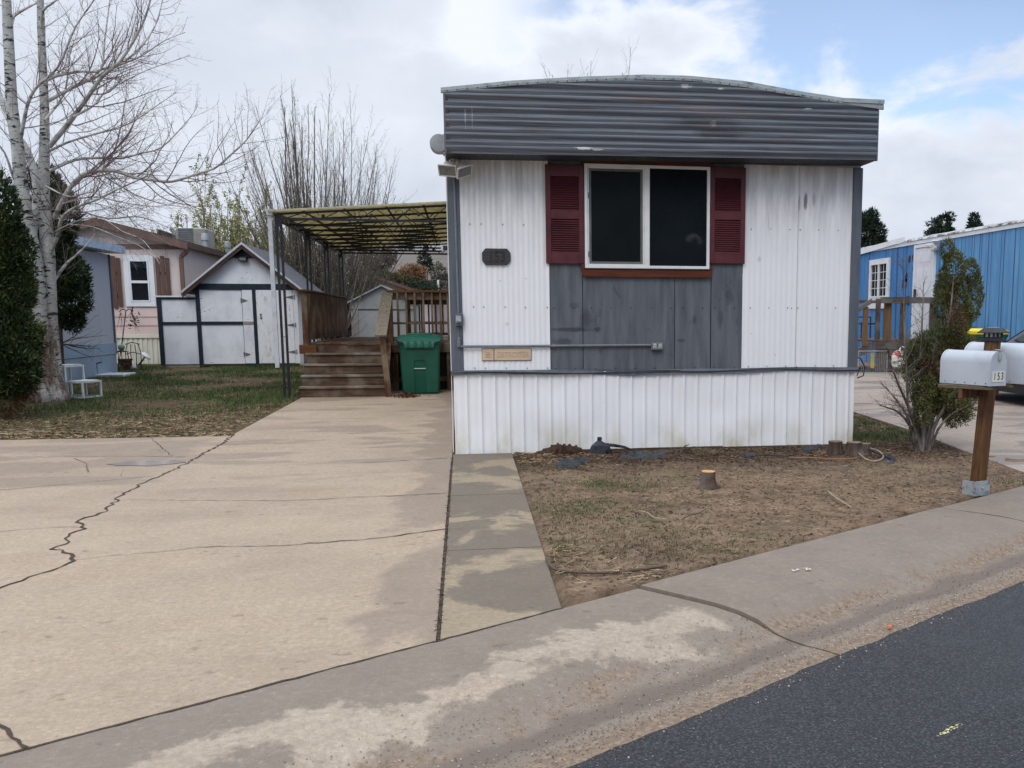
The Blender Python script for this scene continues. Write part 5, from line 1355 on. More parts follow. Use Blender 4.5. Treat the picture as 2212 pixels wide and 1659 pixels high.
def tap(poly, ins0, ins1):
    zmin, zmax = .97, 1.5; b = MB(); vs = []
    for sg in (0, 1):
        for y, z in poly:
            f_ = (z-zmin)/(zmax-zmin); i_ = ins0+(ins1-ins0)*f_; vs.append(((cx0+i_) if sg == 0 else (cx1-i_), y, z+cg))
    n = len(poly); b.add(vs, [(i,(i+1)%n,n+(i+1)%n,n+i) for i in range(n)]+[tuple(range(n)), tuple(range(n,2*n))]); return b
tap(cab_, .07, .25).build('cabin', M['carpaint'], car, bevel=.02, smooth=True)
def sidewin(poly):
    b = MB(); vs = []
    for o_ in (0, .012):
        for y, z in poly: f_ = (z-.97)/.53; vs.append((cx0+.07+.18*f_-.004-o_, y, z+cg))
    n = len(poly); b.add(vs, [(i,(i+1)%n,n+(i+1)%n,n+i) for i in range(n)]+[tuple(range(n)), tuple(range(n,2*n))]); return b
sidewin([(13.12,1.02),(13.12,1.42),(13.70,1.41),(14.45,1.04)]).build('side_window', M['carglass'], car)
sidewin([(12.2,1.03),(12.55,1.39),(13.02,1.42),(13.02,1.02)]).build('side_window', M['carglass'], car)
b = MB(); b.add([(cx0+.10,14.80,.99+cg),(cx1-.10,14.80,.99+cg),(cx1-.27,13.80,1.47+cg),(cx0+.27,13.80,1.47+cg)], [(0,1,2,3)]); b.build('windscreen', M['carglass'], car, fix=False)
b = MB(); b.bar((cx0+.065,12.2,1.0+cg), (cx0+.055,14.7,.985+cg), .02, .025); b.build('belt_trim', M['chrome'], car)
b = MB(); b.bbox(cx0-.025, cx0+.02, cy0+.9, cy1-1.0, .20+cg, .42+cg, .01); b.build('side_sill', M['trimblack'], car)
b = MB(); b.bbox(cx0-.02, cx0+.01, 12.7, 15.0, .58+cg, .66+cg, .008); b.build('side_moulding', M['trimblack'], car)
b = MB(); b.bbox(cx0+.04, cx1-.04, cy1-.25, cy1+.03, .28+cg, .52+cg, .03); b.build('bumper', M['trimblack'], car)
b = MB(); b.bbox(cx0-.20, cx0-.02, 14.60, 14.72, 1.00+cg, 1.17+cg, .03); mo = b.build('mirror', M['carpaint'], car, smooth=True); pb('mirror_glass', M['galv'], mo, cx0-.185, cx0-.035, 14.588, 14.598, 1.02+cg, 1.15+cg, 0)
b = MB(); b.bbox(cx0-.03, cx0-.002, 13.25, 13.45, .82+cg, .86+cg, .005); b.build('door_handle', M['chrome'], car)
for y in (12.6, 15.35):
    for x in (cx0-.005, cx1-.20):
        b = MB(); b.lathe((x, y, .32+cg), [(.19,0),(.30,.0),(.325,.03),(.325,.17),(.30,.2),(.19,.2)], 28, 'x'); wh = b.build('wheel', M['tyre'], car, smooth=True)
        b = MB(); b.lathe((x-.004, y, .32+cg), [(.03,0),(.06,-.01),(.17,.02),(.195,.0),(.195,.05)], 24, 'x'); b.build('rim', M['chrome'], wh, smooth=True)
b = MB(); b.bbox(cx0+.05, cx0+.4, cy1-.1, cy1+.01, .58+cg, .70+cg, .02); b.build('headlight', M['lampglass'], car)
b = MB(); b.bbox(cx1-.4, cx1-.05, cy1-.1, cy1+.01, .58+cg, .70+cg, .02); b.build('headlight', M['lampglass'], car)

# =================================================================== MAILBOXES
M['mailwhite'] = plain('mailbox_enamel', (.47,.51,.565), .36, .06, 3); M['mailpost'] = wood('stained_mail_post', (.05,.020,.008), (.33,.165,.062), .9, 'z', .6)
M['oldboard'] = wood('split_board', (.10,.075,.05), (.34,.27,.19), .9, 'y', .85)
MP = onG(2109, 1066); nu = Vector((U.x, U.y, 0)); nn_ = Vector((NV.x, NV.y, 0))
mpost = thing('mailbox_post', (MP.x, MP.y, 0), 'square wooden mailbox post with black solar lamp cap at the street edge', 'mailbox post')
lean = Vector((.10, .03, 0)); top = Vector((MP.x, MP.y, 0))+lean+Vector((0,0,1.29))
du = Vector((math.cos(R(18)), math.sin(R(18)), 0))
MB().bar((MP.x, MP.y, -.08), top, .097, .097, du).build('post', M['mailpost'], mpost, bevel=.006)
ang = math.atan2(du.y, du.x)+R(45)*0
Mt = Matrix.Translation(top+Vector((0,0,-.022))) @ Matrix.Rotation(math.atan2(du.y, du.x), 4, 'Z') @ Matrix.Scale(.72, 4)
def pyr(b, lv):
    vs = []
    for r, z in lv: vs += [(-r,-r,z),(r,-r,z),(r,r,z),(-r,r,z)]
    b.add(vs, [(i*4+k, i*4+(k+1)%4, (i+1)*4+(k+1)%4, (i+1)*4+k) for i in range(len(lv)-1) for k in range(4)]+[(3,2,1,0), tuple(range(len(lv)*4-4, len(lv)*4))])
b = MB(); pyr(b, [(.082,0),(.098,.012),(.098,.03),(.080,.05),(.072,.052)]); pyr(b, [(.072,.095),(.125,.098),(.125,.106),(.072,.158),(.066,.158)])
for i in range(4):
    a = R(90*i)
    for q in (-1, 0, 1):
        c_ = Matrix.Rotation(a, 4, 'Z') @ Vector((q*.066, -.068, .073)); b.box(c_.x-.008, c_.x+.008, c_.y-.008, c_.y+.008, .051, .096)
b.xf(Mt); cap_ = b.build('lamp_cap', plain('black_lamp_plastic', (.022,.024,.028), .5, .1), mpost)
b = MB(); pyr(b, [(.062,.052),(.062,.094)]); b.xf(Mt); b.build('lamp_lens', plain('frosted_lens', (.42,.42,.36), .3, .1), cap_)
b = MB(); pyr(b, [(.045,.1585),(.045,.163)]); b.xf(Mt); b.build('solar_cell', plain('solar_cell', (.5,.55,.60), .1, .1), cap_)
b = MB(); bl = MP+(-du)*.075+Vector((0,0,0)); bl = Vector((MP.x, MP.y, 0))+Vector((-.04,-.075,0))
Mb = Matrix.Translation((MP.x-.025, MP.y-.02, .0)) @ Matrix.Rotation(math.atan2(du.y, du.x), 4, 'Z')
b.box(-.082, .078, -.086, -.080, .0, .125); b.box(-.084,-.078, -.08, .06, .0, .12)
b.lathe((-.01, -.088, .065), [(.012,0),(.012,-.006),(.004,-.008)], 8, 'y'); b.xf(Mb); b.build('bracket', M['galv'], mpost)
zarm = .925
for q, nm in ((-.205, 'n'), (.205, 'f')):
    c_ = Vector((MP.x-.045, MP.y, 0))+lean*.7+nu*q
    p0 = c_-nn_*.26; p1 = c_+nn_*.20
    MB().bar((p0.x, p0.y, zarm-.02), (p1.x, p1.y, zarm-.02), .13, .03).build('shelf_board', M['oldboard'], mpost, bevel=.003)
c_ = Vector((MP.x, MP.y, 0))+lean*.7
p0 = c_-nu*.30-nn_*.085; p1 = c_+nu*.34-nn_*.085
MB().bar((p0.x, p0.y, zarm-.075), (p1.x, p1.y, zarm-.075), .035, .08).build('cross_arm', M['mailpost'], mpost, bevel=.003)
def mailbox(label, off, fwd, L, w_, h_, num=None, z0=zarm):
    c_ = Vector((MP.x-.045, MP.y, z0))+lean*.7+nu*off+nn_*fwd
    t = thing('mailbox', c_, label, 'mailbox', 'white mailboxes on the wooden post', math.atan2(NV.y, NV.x)+R(78))
    # local: -y is door side (towards the street), +y back
    r = w_/2; arch = lambda s=1.0: [(-r*s, 0)]+[(-r*s, h_-r)]+[(-r*s*math.cos(a), h_-r+r*s*math.sin(a)) for a in [math.pi*k/16 for k in range(1, 16)]]+[(r*s, h_-r)]+[(r*s, 0)]
    b = MB(); b.prism(arch(), .004, L, 'xz'); b.prism([(x*1.035, z*1.012) for x, z in arch()], L-.012, L+.006, 'xz'); b.build('body', M['mailwhite'], t, world=False, smooth=True)
    b = MB(); b.prism([(x*1.03, z*1.012-.002) for x, z in arch()], -.010, .003, 'xz'); d = b.build('door', M['mailwhite'], t, world=False, smooth=True)
    b = MB(); b.bbox(-.012, .012, -.030, -.011, h_-.07, h_-.015, .002); b.bbox(-.010, .010, -.04, .03, h_+.004, h_+.014, .002); b.build('latch', M['galv'], d, world=False)
    b = MB(); b.bar((-r-.006, .05, h_*.42), (-r-.006, .05, h_*.42+.0), .001) if 0 else None
    for q in range(5): b.lathe((-r-.001, .03+q*(L-.08)/4, .018), [(.004,0),(.004,-.004),(.001,-.006)], 8, 'x')
    b.build('rivets', M['dark'], t, world=False)
    if num:
        b = MB(); b.box(-.072, .072, -.0135, -.0105, .03, .115); la = b.build('number_label', plain('cream_label', (.68,.68,.60), .6, .04), d, world=False)
        for i_, ch in enumerate(num):
            me = text_mesh(ch, .082, .0008); me.transform(Matrix.Translation((-.045+i_*.045, -.0148, .073)) @ Matrix.Rotation(R(90), 4, 'X') @ Matrix.Diagonal((.75, 1, 1, 1)))
            finish(me, 'digit', plain('black_ink', (.012,.012,.012), .6, .05), la, world=False)
    return t
mailbox('white arched mailbox numbered 153 on the street side of its door', -.195, .215, .49, .19, .275, '153')
mailbox('plain white arched mailbox on the far side of the post, cut by the photo edge', .22, .36, .66, .25, .33, None)

# =================================================================== HILL + FAR HOUSES
def hillmat():
    k = NM('dry_hillside'); a = k.noise(.05, 8, k.pos((1,1,2)), .7); b2 = k.noise(.4, 6, k.pos(), .7)
    c = k.ramp(a, [(.35, (.12,.105,.10)), (.5, (.175,.15,.135)), (.65, (.15,.14,.14))])  # low-saturation hillside tones carry a slight distance haze in the colour
    return k.out(k.mix(k.mr(b2, .5, .68, 0, .6), c, (.13,.12,.11)), 1, spec=.05)
b = MB(); rows = []
for j in range(40):
    y = 90+j*8; row = []
    for i in range(70):
        x = -230+i*6.5; h = 20*(1/(1+math.exp(-(y-180)/22)))*(1/(1+math.exp((x-70)/25)))+1.3*fbm(x, y, .03)
        row.append((x, y, h if j else -1))
    rows.append(row)
b.grid(rows); o = b.build('hill', hillmat(), smooth='all'); o['kind'] = 'structure'
rr = random.Random(21)
wallc = [plain('far_wall_pale', (.50,.52,.53), .8, .05, 1), plain('far_wall_cream', (.55,.54,.42), .8, .05, 1), plain('far_wall_grey', (.26,.30,.36), .8, .05, 1), plain('far_wall_tan', (.45,.38,.32), .8, .05, 1)]
froof = plain('far_roof', (.20,.20,.22), .9, .1, 1)
specs = [(868,2,.26),(884,0,.3),(897,2,.24),(911,2,.3),(926,1,.36),(944,0,.25),(956,3,.2),(975,2,.3),(850,3,.25),(830,0,.3)]
names_ = ['small grey-blue house', 'pale narrow house', 'slate grey house', 'wide slate grey house', 'cream gabled house, the largest pale one', 'pale low house', 'tan small house', 'dark grey house at the right end', 'tan house among the trees', 'pale house at the left end']
for (px_, ci, wd), nm in zip(specs, names_):
    yy = 232+rr.random()*10; p = onY(px_, 545, yy); wd2 = 7+wd*12; hh_ = 3.2+rr.random()*1.6; z0_ = p.z-3
    t = thing('house', (p.x, yy, z0_), nm+' on the far hillside seen under the patio cover', 'house', 'houses on the far hill')
    b = MB(); b.prism([(p.x-wd2/2, z0_), (p.x+wd2/2, z0_), (p.x+wd2/2, z0_+hh_+2), (p.x, z0_+hh_+4.4), (p.x-wd2/2, z0_+hh_+2)], yy, yy+9); b.build('wall', wallc[ci], t)
    b = MB(); b.prism([(p.x-wd2/2-.5, z0_+hh_+1.9), (p.x, z0_+hh_+4.5), (p.x+wd2/2+.5, z0_+hh_+1.9), (p.x+wd2/2+.5, z0_+hh_+2.3), (p.x, z0_+hh_+4.9), (p.x-wd2/2-.5, z0_+hh_+2.3)], yy-.4, yy+9.4); b.build('roof', froof, t)
    for q in (-.25, .2): pb('window', M['glass'], t, p.x+wd2*q-.6, p.x+wd2*q+.6, yy-.1, yy-.02, z0_+hh_-.6, z0_+hh_+.8, 0)

# =================================================================== TREES
def rnd_perp(d, r):
    a = d.orthogonal().normalized(); b2 = d.cross(a); t = r.random()*6.2832
    return a*math.cos(t)+b2*math.sin(t)
def sides(r): return 8 if r > .06 else 6 if r > .025 else 4 if r > .009 else 3
def shoot(start, d, L, r, rng_, up=.12, wig=.16, n=None):
    n = n or max(3, min(9, int(L/.12))); pts = [Vector(start)]; d = Vector(d).normalized()
    for i in range(n):
        d = (d+Vector((0,0,up))+Vector((rng_.gauss(0,wig), rng_.gauss(0,wig), rng_.gauss(0,wig)*.7))).normalized()
        pts.append(pts[-1]+d*(L/n))
    return pts, [r*(1-.75*i/n) for i in range(n+1)]
def along(pts, t):
    n = len(pts)-1; i = min(int(t*n), n-1); f = t*n-i
    return pts[i].lerp(pts[i+1], f), (pts[i+1]-pts[i]).normalized()
def ramify(bs, pts, rad, level, rng_, P):
    """bs: mesh builder per level; P[level] = (spacing, length ratio, angle, up, wiggle, min radius)"""
    if level >= len(P): return
    sp_, lr, ang, up, wig, rmin, t0 = P[level]
    L = sum((pts[i+1]-pts[i]).length for i in range(len(pts)-1)); n = max(1, int(L/sp_))
    for i in range(n):
        t = t0+(1-t0)*(i+rng_.random())/n
        if t >= 1: continue
        p, d = along(pts, t); q = rnd_perp(d, rng_)
        a = ang*rng_.uniform(.7, 1.3); dd = d*math.cos(a)+q*math.sin(a)
        l2 = L*lr*(1-.62*t)*rng_.uniform(.55, 1.3)
        ri = rad[min(int(t*(len(rad)-1)), len(rad)-1)]
        r2 = max(rmin, min(ri*.45, .0085*l2+.0015))
        sp, sr = shoot(p, dd, l2, r2, rng_, up, wig)
        bs[min(level, len(bs)-1)].tube(sp, [max(rmin*.5, x) for x in sr], sides(r2), cap=False)
        ramify(bs, sp, sr, level+1, rng_, P)

def aspen_bark():
    k = NM('white_bark'); x, y, z = k.xyz()
    sc = k.noise(3.4, 7, k.pos((1.2,1.2,4.2)), .72, .5); s2 = k.noise(9, 5, k.pos((1,1,3.8),(4,2,1)), .65); fine = k.noise(30, 5)
    c = k.ramp(k.noise(2.5, 4), [(.3, (.30,.30,.275)), (.7, (.52,.52,.49))])
    m = k.math('MAXIMUM', k.mr(sc, .555, .575), k.math('MULTIPLY', k.mr(s2, .61, .635), .85))
    c = k.mix(m, c, (.025,.022,.020))
    old = k.math('MULTIPLY', k.mr(z, 1.75, 1.0), k.mr(k.noise(4, 6, k.pos((2,2,.6)), .65), .40, .55, .15, 1))
    c = k.mix(k.math('MULTIPLY', old, .9), c, k.ramp(fine, [(.35, (.035,.025,.020)), (.5, (.13,.075,.05)), (.7, (.25,.19,.14))]))
    return k.out(c, .8, k.bump(k.math('ADD', sc, fine), .7, .03), spec=.2)
M['aspen'] = aspen_bark()
M['limb'] = plain('pale_limb_bark', (.42,.40,.37), .8, .38, 5, vec=(1,1,2.5), bump=.3)
M['twig'] = plain('aspen_twig', (.17,.14,.125), .85, .2, 3)
M['twigbud'] = plain('reddish_twig', (.20,.155,.145), .85, .2, 3)
def limb3(pxs, y0, y1):
    n = len(pxs); return [onY(px_, py_, y0+(y1-y0)*(i/(n-1))) for i, (px_, py_) in enumerate(pxs)]
def dense(pts, k_=3):
    out = []
    n = len(pts)
    for i in range(n-1):
        p0, p1, p2, p3 = pts[max(i-1,0)], pts[i], pts[i+1], pts[min(i+2,n-1)]
        for j in range(k_):
            t = j/k_; out.append(.5*((2*p1)+(p2-p0)*t+(2*p0-5*p1+4*p2-p3)*t*t+(3*p1-p0-3*p2+p3)*t**3))
    out.append(pts[-1]); return out
YA = 17.45
base = onG(105, 862)
at = thing('tree', (base.x, YA, base.z), 'tall bare white-barked aspen with several trunks at the left edge', 'tree')
r5 = random.Random(11)
trunks = [([(94,866),(86,754),(79,644),(70,553),(57,480),(45,400),(38,319),(26,232),(20,116),(14,0),(10,-120)], YA-.1, YA-.25, .165, .060),
          ([(119,864),(114,790),(107,700),(105,608),(100,498),(94,435),(96,319),(96,232),(91,116),(87,0),(84,-120)], YA, YA+.2, .150, .045),
          ([(70,860),(60,600),(80,420),(60,330),(30,280),(-10,180),(-40,60)], YA+.25, YA+.9, .085, .04)]
tb = MB()
for pxs, ya, yb, ra, rb in trunks:
    pts = dense(limb3(pxs, ya, yb), 4); pts[0] -= Vector((0,0,.12)); n = len(pts)
    rads = [(rb+(ra-rb)*(1-i/(n-1))**1.3)*(1+.10*fbm(i*.6, ra*50, 1))+(.10*max(0, 1-i/3)**2) for i in range(n)]
    tb.tube(pts, rads, 14)
# side limbs: (pixels, y0, y1, r0)
limbs = [([(107,316),(145,270),(186,215),(221,165),(261,131),(305,58),(325,0),(338,-60)], 0, -1.0, .065),
    ([(104,218),(174,180),(226,157),(290,116),(334,58),(351,0),(360,-50)], .1, .9, .045),
    ([(99,174),(125,163),(174,154),(218,150),(226,87),(237,0),(240,-60)], 0, .3, .045),
    ([(218,150),(270,136),(313,116),(355,88),(400,70)], .3, -.3, .028),
    ([(119,470),(125,453),(151,406),(180,377),(209,369),(247,369),(290,383),(330,389),(372,392),(421,377),(464,363),(499,334),(530,305),(549,279),(560,262)], .1, -.9, .062),
    ([(107,369),(163,345),(218,341),(261,342),(305,331),(348,319),(392,276),(418,244),(428,225)], 0, .8, .040),
    ([(100,330),(145,308),(203,290),(247,279),(290,261),(342,226),(380,200)], .1, -.8, .032),
    ([(157,253),(186,238),(203,226),(223,203),(261,180),(319,151),(377,131),(410,120)], -.5, .4, .030),
    ([(112,625),(119,603),(143,570),(159,556),(186,530),(205,505)], .05, .5, .055),
    ([(110,545),(126,503),(133,473),(159,450),(212,430),(252,410),(309,384),(350,360)], 0, -.7, .050),
    ([(140,470),(166,455),(232,472),(299,468),(348,485),(380,500)], -.2, -.6, .026),
    ([(150,485),(200,490),(250,510),(300,530),(340,560)], -.3, -.8, .018),
    ([(44,300),(50,270),(61,221),(81,186),(125,145),(163,58),(203,0),(215,-40)], -.2, -.7, .05),
    ([(20,60),(29,35),(58,17),(87,-1),(110,-40)], 0, .5, .05),
    ([(91,60),(93,23),(122,0),(150,-40)], 0, -.4, .045),
    ([(40,400),(28,380),(10,330),(-15,300)], 0, -.4, .05), ([(30,300),(12,250),(-20,215)], 0, .4, .045),
    ([(60,560),(45,520),(20,480),(12,400),(-5,330)], .1, .6, .04),
    ([(96,400),(150,425),(200,415),(240,440),(290,450),(345,430)], 0, -.9, .022),
    ([(120,500),(160,480),(215,470),(265,500),(310,520),(345,570)], -.2, -.9, .016), ([(126,470),(190,440),(255,455),(320,500),(370,530)], .1, .9, .018), ([(135,440),(200,425),(280,440),(350,445),(410,425),(440,400)], -.2, -1.0, .02),
    ([(96,260),(140,200),(150,120),(170,60),(180,-10)], 0, .8, .03)]
lb = MB(); tw1 = MB(); tw2 = MB()
PA = [(.11, .38, .80, .07, .13, .0028, .10), (.11, .46, .80, .07, .17, .0019, .08), (.10, .5, .8, .05, .2, .0015, .1)]
for pxs, d0, d1, r0 in limbs:
    pts = dense(limb3(pxs, YA+d0, YA+d1*1.6), 3); n = len(pts)
    rads = [max(.005, r0*.66*(1-.85*i/(n-1))) for i in range(n)]
    lb.tube(pts, rads, 8, cap=False)
    ramify([tw1, tw2, tw2], pts, rads, 0, r5, PA)
for pxs, ya, yb, ra, rb in trunks:
    pts = dense(limb3(pxs[3:], ya, yb), 3)
    ramify([tw1, tw2, tw2], pts, [.05]*len(pts), 0, r5, [(.20, .20, 1.0, .10, .14, .003, 0), (.12, .44, .75, .08, .17, .002, .1), (.11, .5, .8, .05, .2, .0016, .1)])
tb.build('trunk', M['aspen'], at, smooth='all', fix=False)
cr = lb.build('limbs', M['limb'], at, smooth='all', fix=False)
tw1.add(tw2.v, tw2.f); tw1.build('twigs', M['twigbud'], cr, fix=False)
print('aspen faces', len(tw1.f)+len(tw2.f))

def leafdots(name, P, size, mat, parent, rg):
    n = len(P); P = np.array(P); a = rg.normal(size=(n,3)); a /= np.linalg.norm(a,axis=1)[:,None]; c = np.cross(a, rg.normal(size=(n,3))); c /= np.linalg.norm(c,axis=1)[:,None]
    s = size*rg.uniform(.6,1.4,(n,1)); V = np.stack([P-a*s, P+c*s*.5, P+a*s, P-c*s*.5], 1); return cards(name, V, mat, parent)
def leafmat(name, cols, rough=.7):
    k = NM(name); i = k.island(); n = k.math('ADD', k.math('MULTIPLY', k.noise(1.1, 4, k.pos(), .6), .5), k.math('MULTIPLY', k.noise(4.5, 3, k.pos(off=(2,1,4)), .6), .5))
    q = k.math('ADD', k.math('MULTIPLY', i, .50), k.math('MULTIPLY', k.mr(n, .30, .70), .46)); st_ = [(.12+.76*j/(len(cols)-1), c) for j, c in enumerate(cols)]
    return k.out(k.ramp(q, st_), rough, spec=.2)
def vase_tree(name, basept, label, stems, Hs, spread, seed, bark, twig, rbase=.05, leaf=None, leafsize=.03, leafn=0, sub=((.5,.34,.45,.16,.08,.006,.15),(.3,.4,.5,.12,.12,.004,.1)), upst=.05, group=None, cat='tree', bias=(0,0)):
    t = thing(name, basept, label, cat, group); r_ = random.Random(seed); tb = MB(); t1 = MB(); t2 = MB(); tips = []
    for i in range(stems):
        a = r_.random()*6.283; e = spread*math.sqrt(r_.random()) if stems > 1 else 0
        d = Vector((math.cos(a)*math.sin(e)+bias[0], math.sin(a)*math.sin(e)+bias[1], math.cos(e)))
        L = Hs*r_.uniform(.66, 1.04)*(1-.42*(e/spread if spread else 0)**2)
        p0 = Vector(basept)+Vector((math.cos(a)*.12*min(1,stems/4), math.sin(a)*.12, -.1)); r0 = rbase*r_.uniform(.6, 1.2)
        pts, rad = shoot(p0, d, L, r0, r_, upst, .035, 14); rad = [r0*(1-.9*(j/14)) +.004 for j in range(15)]
        tb.tube(pts, rad, 7, cap=False); ramify([t1, t2], pts, rad, 0, r_, list(sub))
    tb.build('trunk', bark, t, smooth='all', fix=False); src = t1.v+t2.v; t1.add(t2.v, t2.f); c_ = t1.build('crown', twig, t, fix=False)
    if leaf:
        rg = np.random.default_rng(seed); idx = rg.integers(0, len(src), leafn); P = np.array(src)[idx]+rg.normal(0, .05, (leafn,3)); leafdots('buds', P, leafsize, leaf, c_, rg)
    return t
M['bark'] = plain('grey_brown_bark', (.115,.095,.08), .9, .3, 6, bump=.5); M['gtwig'] = plain('grey_twig', (.135,.115,.095), .9, .2, 3); M['dktwig'] = plain('dark_twig', (.075,.062,.052), .9, .2, 3)
M['bud'] = leafmat('spring_bud', [(.18,.19,.06),(.36,.37,.14),(.50,.48,.30)]); M['bud2'] = leafmat('yellow_green_bud', [(.15,.16,.05),(.28,.29,.09),(.42,.40,.20)])
bp = onY(706, 702, 33); vase_tree('tree', (bp.x, 33, gz(33)), 'large bare vase-shaped tree with many upright stems behind the patio cover', 125, 8.3, .80, 5, M['bark'], M['gtwig'], .028, M['bud'], .02, 14000, ((.24,.25,.48,.09,.07,.0034,.10),(.18,.42,.5,.08,.12,.0026,.1)))
bp = onY(662, 700, 32.0); vase_tree('tree', (bp.x, 32, gz(32)), 'narrow dense upright bare tree, tallest crown behind the patio cover', 34, 8.9, .15, 6, M['bark'], M['dktwig'], .045, M['bud'], .02, 2500, ((.3,.13,.35,.14,.06,.005,.25),(.3,.4,.5,.10,.12,.004,.1)), bias=(.0,0))
bp = onY(712, 705, 30.0); vase_tree('tree', (bp.x, 30, gz(30)), 'low tangled bare shrubby tree right behind the deck fence', 9, 3.6, .9, 9, M['bark'], M['dktwig'], .04, None, 0, 0, ((.35,.34,.6,.06,.12,.005,.15),(.25,.45,.6,.04,.16,.004,.1)), upst=.03)
for px_, top_, yy, sd, nst, sp_, lb_, n_l in ((462,424,50,31,30,.55,'budding yellow-green tree, tallest of those above the pink home roof',8000), (400,470,47,32,16,.6,'low budding tree left of the roof cooler',4500), (520,445,48,33,22,.45,'budding tree between the pink home and the shed peak',6500), (572,442,52,34,24,.5,'budding tree just left of the patio cover',6500), (618,500,45,35,18,.6,'dull brushy tree behind the shed roof',4500)):
    bp = onY(px_, 700, yy); h_ = onY(px_, top_, yy).z-gz(yy); vase_tree('tree', (bp.x, yy, gz(yy)), lb_, int(nst*1.5), h_*1.2, sp_, sd, M['bark'], M['gtwig'], .05, M['bud2'], .05, n_l*2, ((.55,.28,.5,.10,.08,.010,.2),(.45,.4,.5,.08,.12,.008,.1)), group='budding trees behind the pink home')
for px_, yy, top_, sd, lb_, sp_, n_ in ((1312, 30, 98, 41, 'bare tree whose fan of twigs shows above the highest part of the arched roof', .62, 130), (1165, 31.5, 140, 42, 'bare tree with only a few twig tips over the left half of the arched roof', .40, 60)):
    bp = onY(px_, 700, yy); h_ = onY(px_, top_, yy).z-gz(yy); vase_tree('tree', (bp.x, yy, gz(yy)), lb_, n_, h_*1.03, sp_, sd, M['bark'], M['gtwig'], .013, M['bud'], .012, 900, ((.45,.15,.55,.08,.06,.0035,.45),(.25,.4,.5,.08,.12,.0025,.2)))

# ---- evergreen foliage made of many little sprays spread through lumpy volumes
class NoiseN:
    def __init__(s, rg, f): s.k = rg.normal(size=(7,3))*f; s.p = rg.uniform(0, 6.28, 7)
    def __call__(s, P): return np.sin(P@s.k.T+s.p).mean(1)
def foliage(name, blobs, dens, L, W_, mat, parent, seed, up=.6, lump=.22, thin=.0, f=3.0, fan=3, inner=.55):
    rg = np.random.default_rng(seed); out = []; nz = NoiseN(rg, f); nz2 = NoiseN(rg, f*2.7)
    for c, r in blobs:
        c = np.array(c, float); r = np.array([r]*3 if isinstance(r, (int,float)) else r, float)
        area = 4*math.pi*(((r[0]*r[1])**1.6+(r[0]*r[2])**1.6+(r[1]*r[2])**1.6)/3)**(1/1.6); n = int(area*dens)
        d = rg.normal(size=(n,3)); d /= np.linalg.norm(d,axis=1)[:,None]
        P0_ = c+d*r; q = 1+lump*nz(P0_)*1.6+lump*.6*nz2(P0_)
        rad = rg.uniform(inner, 1.0, n)**.6*q; P = c+d*r*rad[:,None]
        keep = (nz2(P*1.3+5) > -.9+thin)
        P, d = P[keep], d[keep]; n = len(P)
        for k_ in range(fan):
            a = d*.8+rg.normal(size=(n,3))*.55+np.array([0,0,up]); a /= np.linalg.norm(a,axis=1)[:,None]
            b_ = np.cross(a, rg.normal(size=(n,3))); b_ /= np.linalg.norm(b_,axis=1)[:,None]
            l = L*rg.uniform(.5,1.4,(n,1)); w_ = W_*rg.uniform(.6,1.3,(n,1))
            out.append(np.stack([P, P+a*l*.55+b_*w_*.5, P+a*l, P+a*l*.5-b_*w_*.5], 1))
    V = np.concatenate(out); return cards(name, V, mat, parent)
M['arbor'] = leafmat('arborvitae_leaf', [(.006,.012,.006),(.018,.036,.014),(.055,.085,.026),(.13,.14,.04)])
M['arborbrown'] = leafmat('browned_leaf', [(.03,.018,.010),(.11,.06,.03),(.20,.12,.06)])
M['junip'] = leafmat('juniper_leaf', [(.028,.030,.012),(.070,.082,.028),(.125,.135,.045),(.19,.15,.065)])
M['column'] = leafmat('column_leaf', [(.028,.032,.012),(.085,.095,.032),(.15,.16,.052),(.22,.20,.08)])
M['conifer'] = leafmat('conifer_leaf', [(.010,.018,.012),(.028,.048,.030),(.055,.080,.045)])
def Bpx(L_, y): # blobs given as (px, py, rx_px, rz_px, ydepth offset)
    out = []
    for px_, py_, rx, rz_, dy in L_:
        yy = y+dy; p = onY(px_, py_, yy); s_ = yy*1.06/F; out.append(((p.x, yy, p.z), (rx*s_, rx*s_*.85, rz_*s_)))
    return out
yb = 14.9; bp = onG(12, 895)
av = thing('arborvitae', (bp.x, yb, gz(yb)), 'dark green arborvitae with browned inner leaves at the far left edge', 'evergreen shrub')
MB().tube([(bp.x-.05, yb, -.02), (bp.x-.02, yb, .5), (bp.x+.1, yb+.05, 1.2), (bp.x, yb, 2.8)], [.13,.10,.08,.03], 8).build('trunk', M['bark'], av, smooth='all')
foliage('foliage', Bpx([(-5,470,36,75,0),(8,560,50,80,.1),(18,640,58,80,.2),(22,720,62,75,0),(18,790,56,60,-.2),(-40,600,60,160,0),(-30,760,70,90,.1)], yb), 1150, .075, .020, M['arbor'], av, 3, .75, .34, .30)
foliage('brown_foliage', Bpx([(60,760,18,50,.2),(50,820,26,38,0),(10,860,30,30,0)], yb), 260, .12, .018, M['arborbrown'], av, 4, -.3, .4, .3)
yb = 19.6; bp = onY(128, 800, yb)
ae = thing('evergreen', (bp.x, yb, gz(yb)), 'dark upright evergreen behind the white-barked trunks', 'evergreen shrub')
MB().tube([(bp.x, yb, .1), (bp.x+.05, yb, 1.4), (bp.x-.1, yb, 4)], [.09,.07,.03], 7).build('trunk', M['bark'], ae, smooth='all')
foliage('foliage', Bpx([(148,650,34,50,0),(140,590,36,50,.1),(118,540,34,60,0),(128,470,34,60,0),(112,420,24,45,.1),(86,470,20,90,.2),(80,620,22,110,.2),(158,690,20,22,0)], yb), 800, .09, .024, M['arbor'], ae, 7, .7, .40, .35)
b = MB(); r_ = random.Random(4); tw_ = MB()
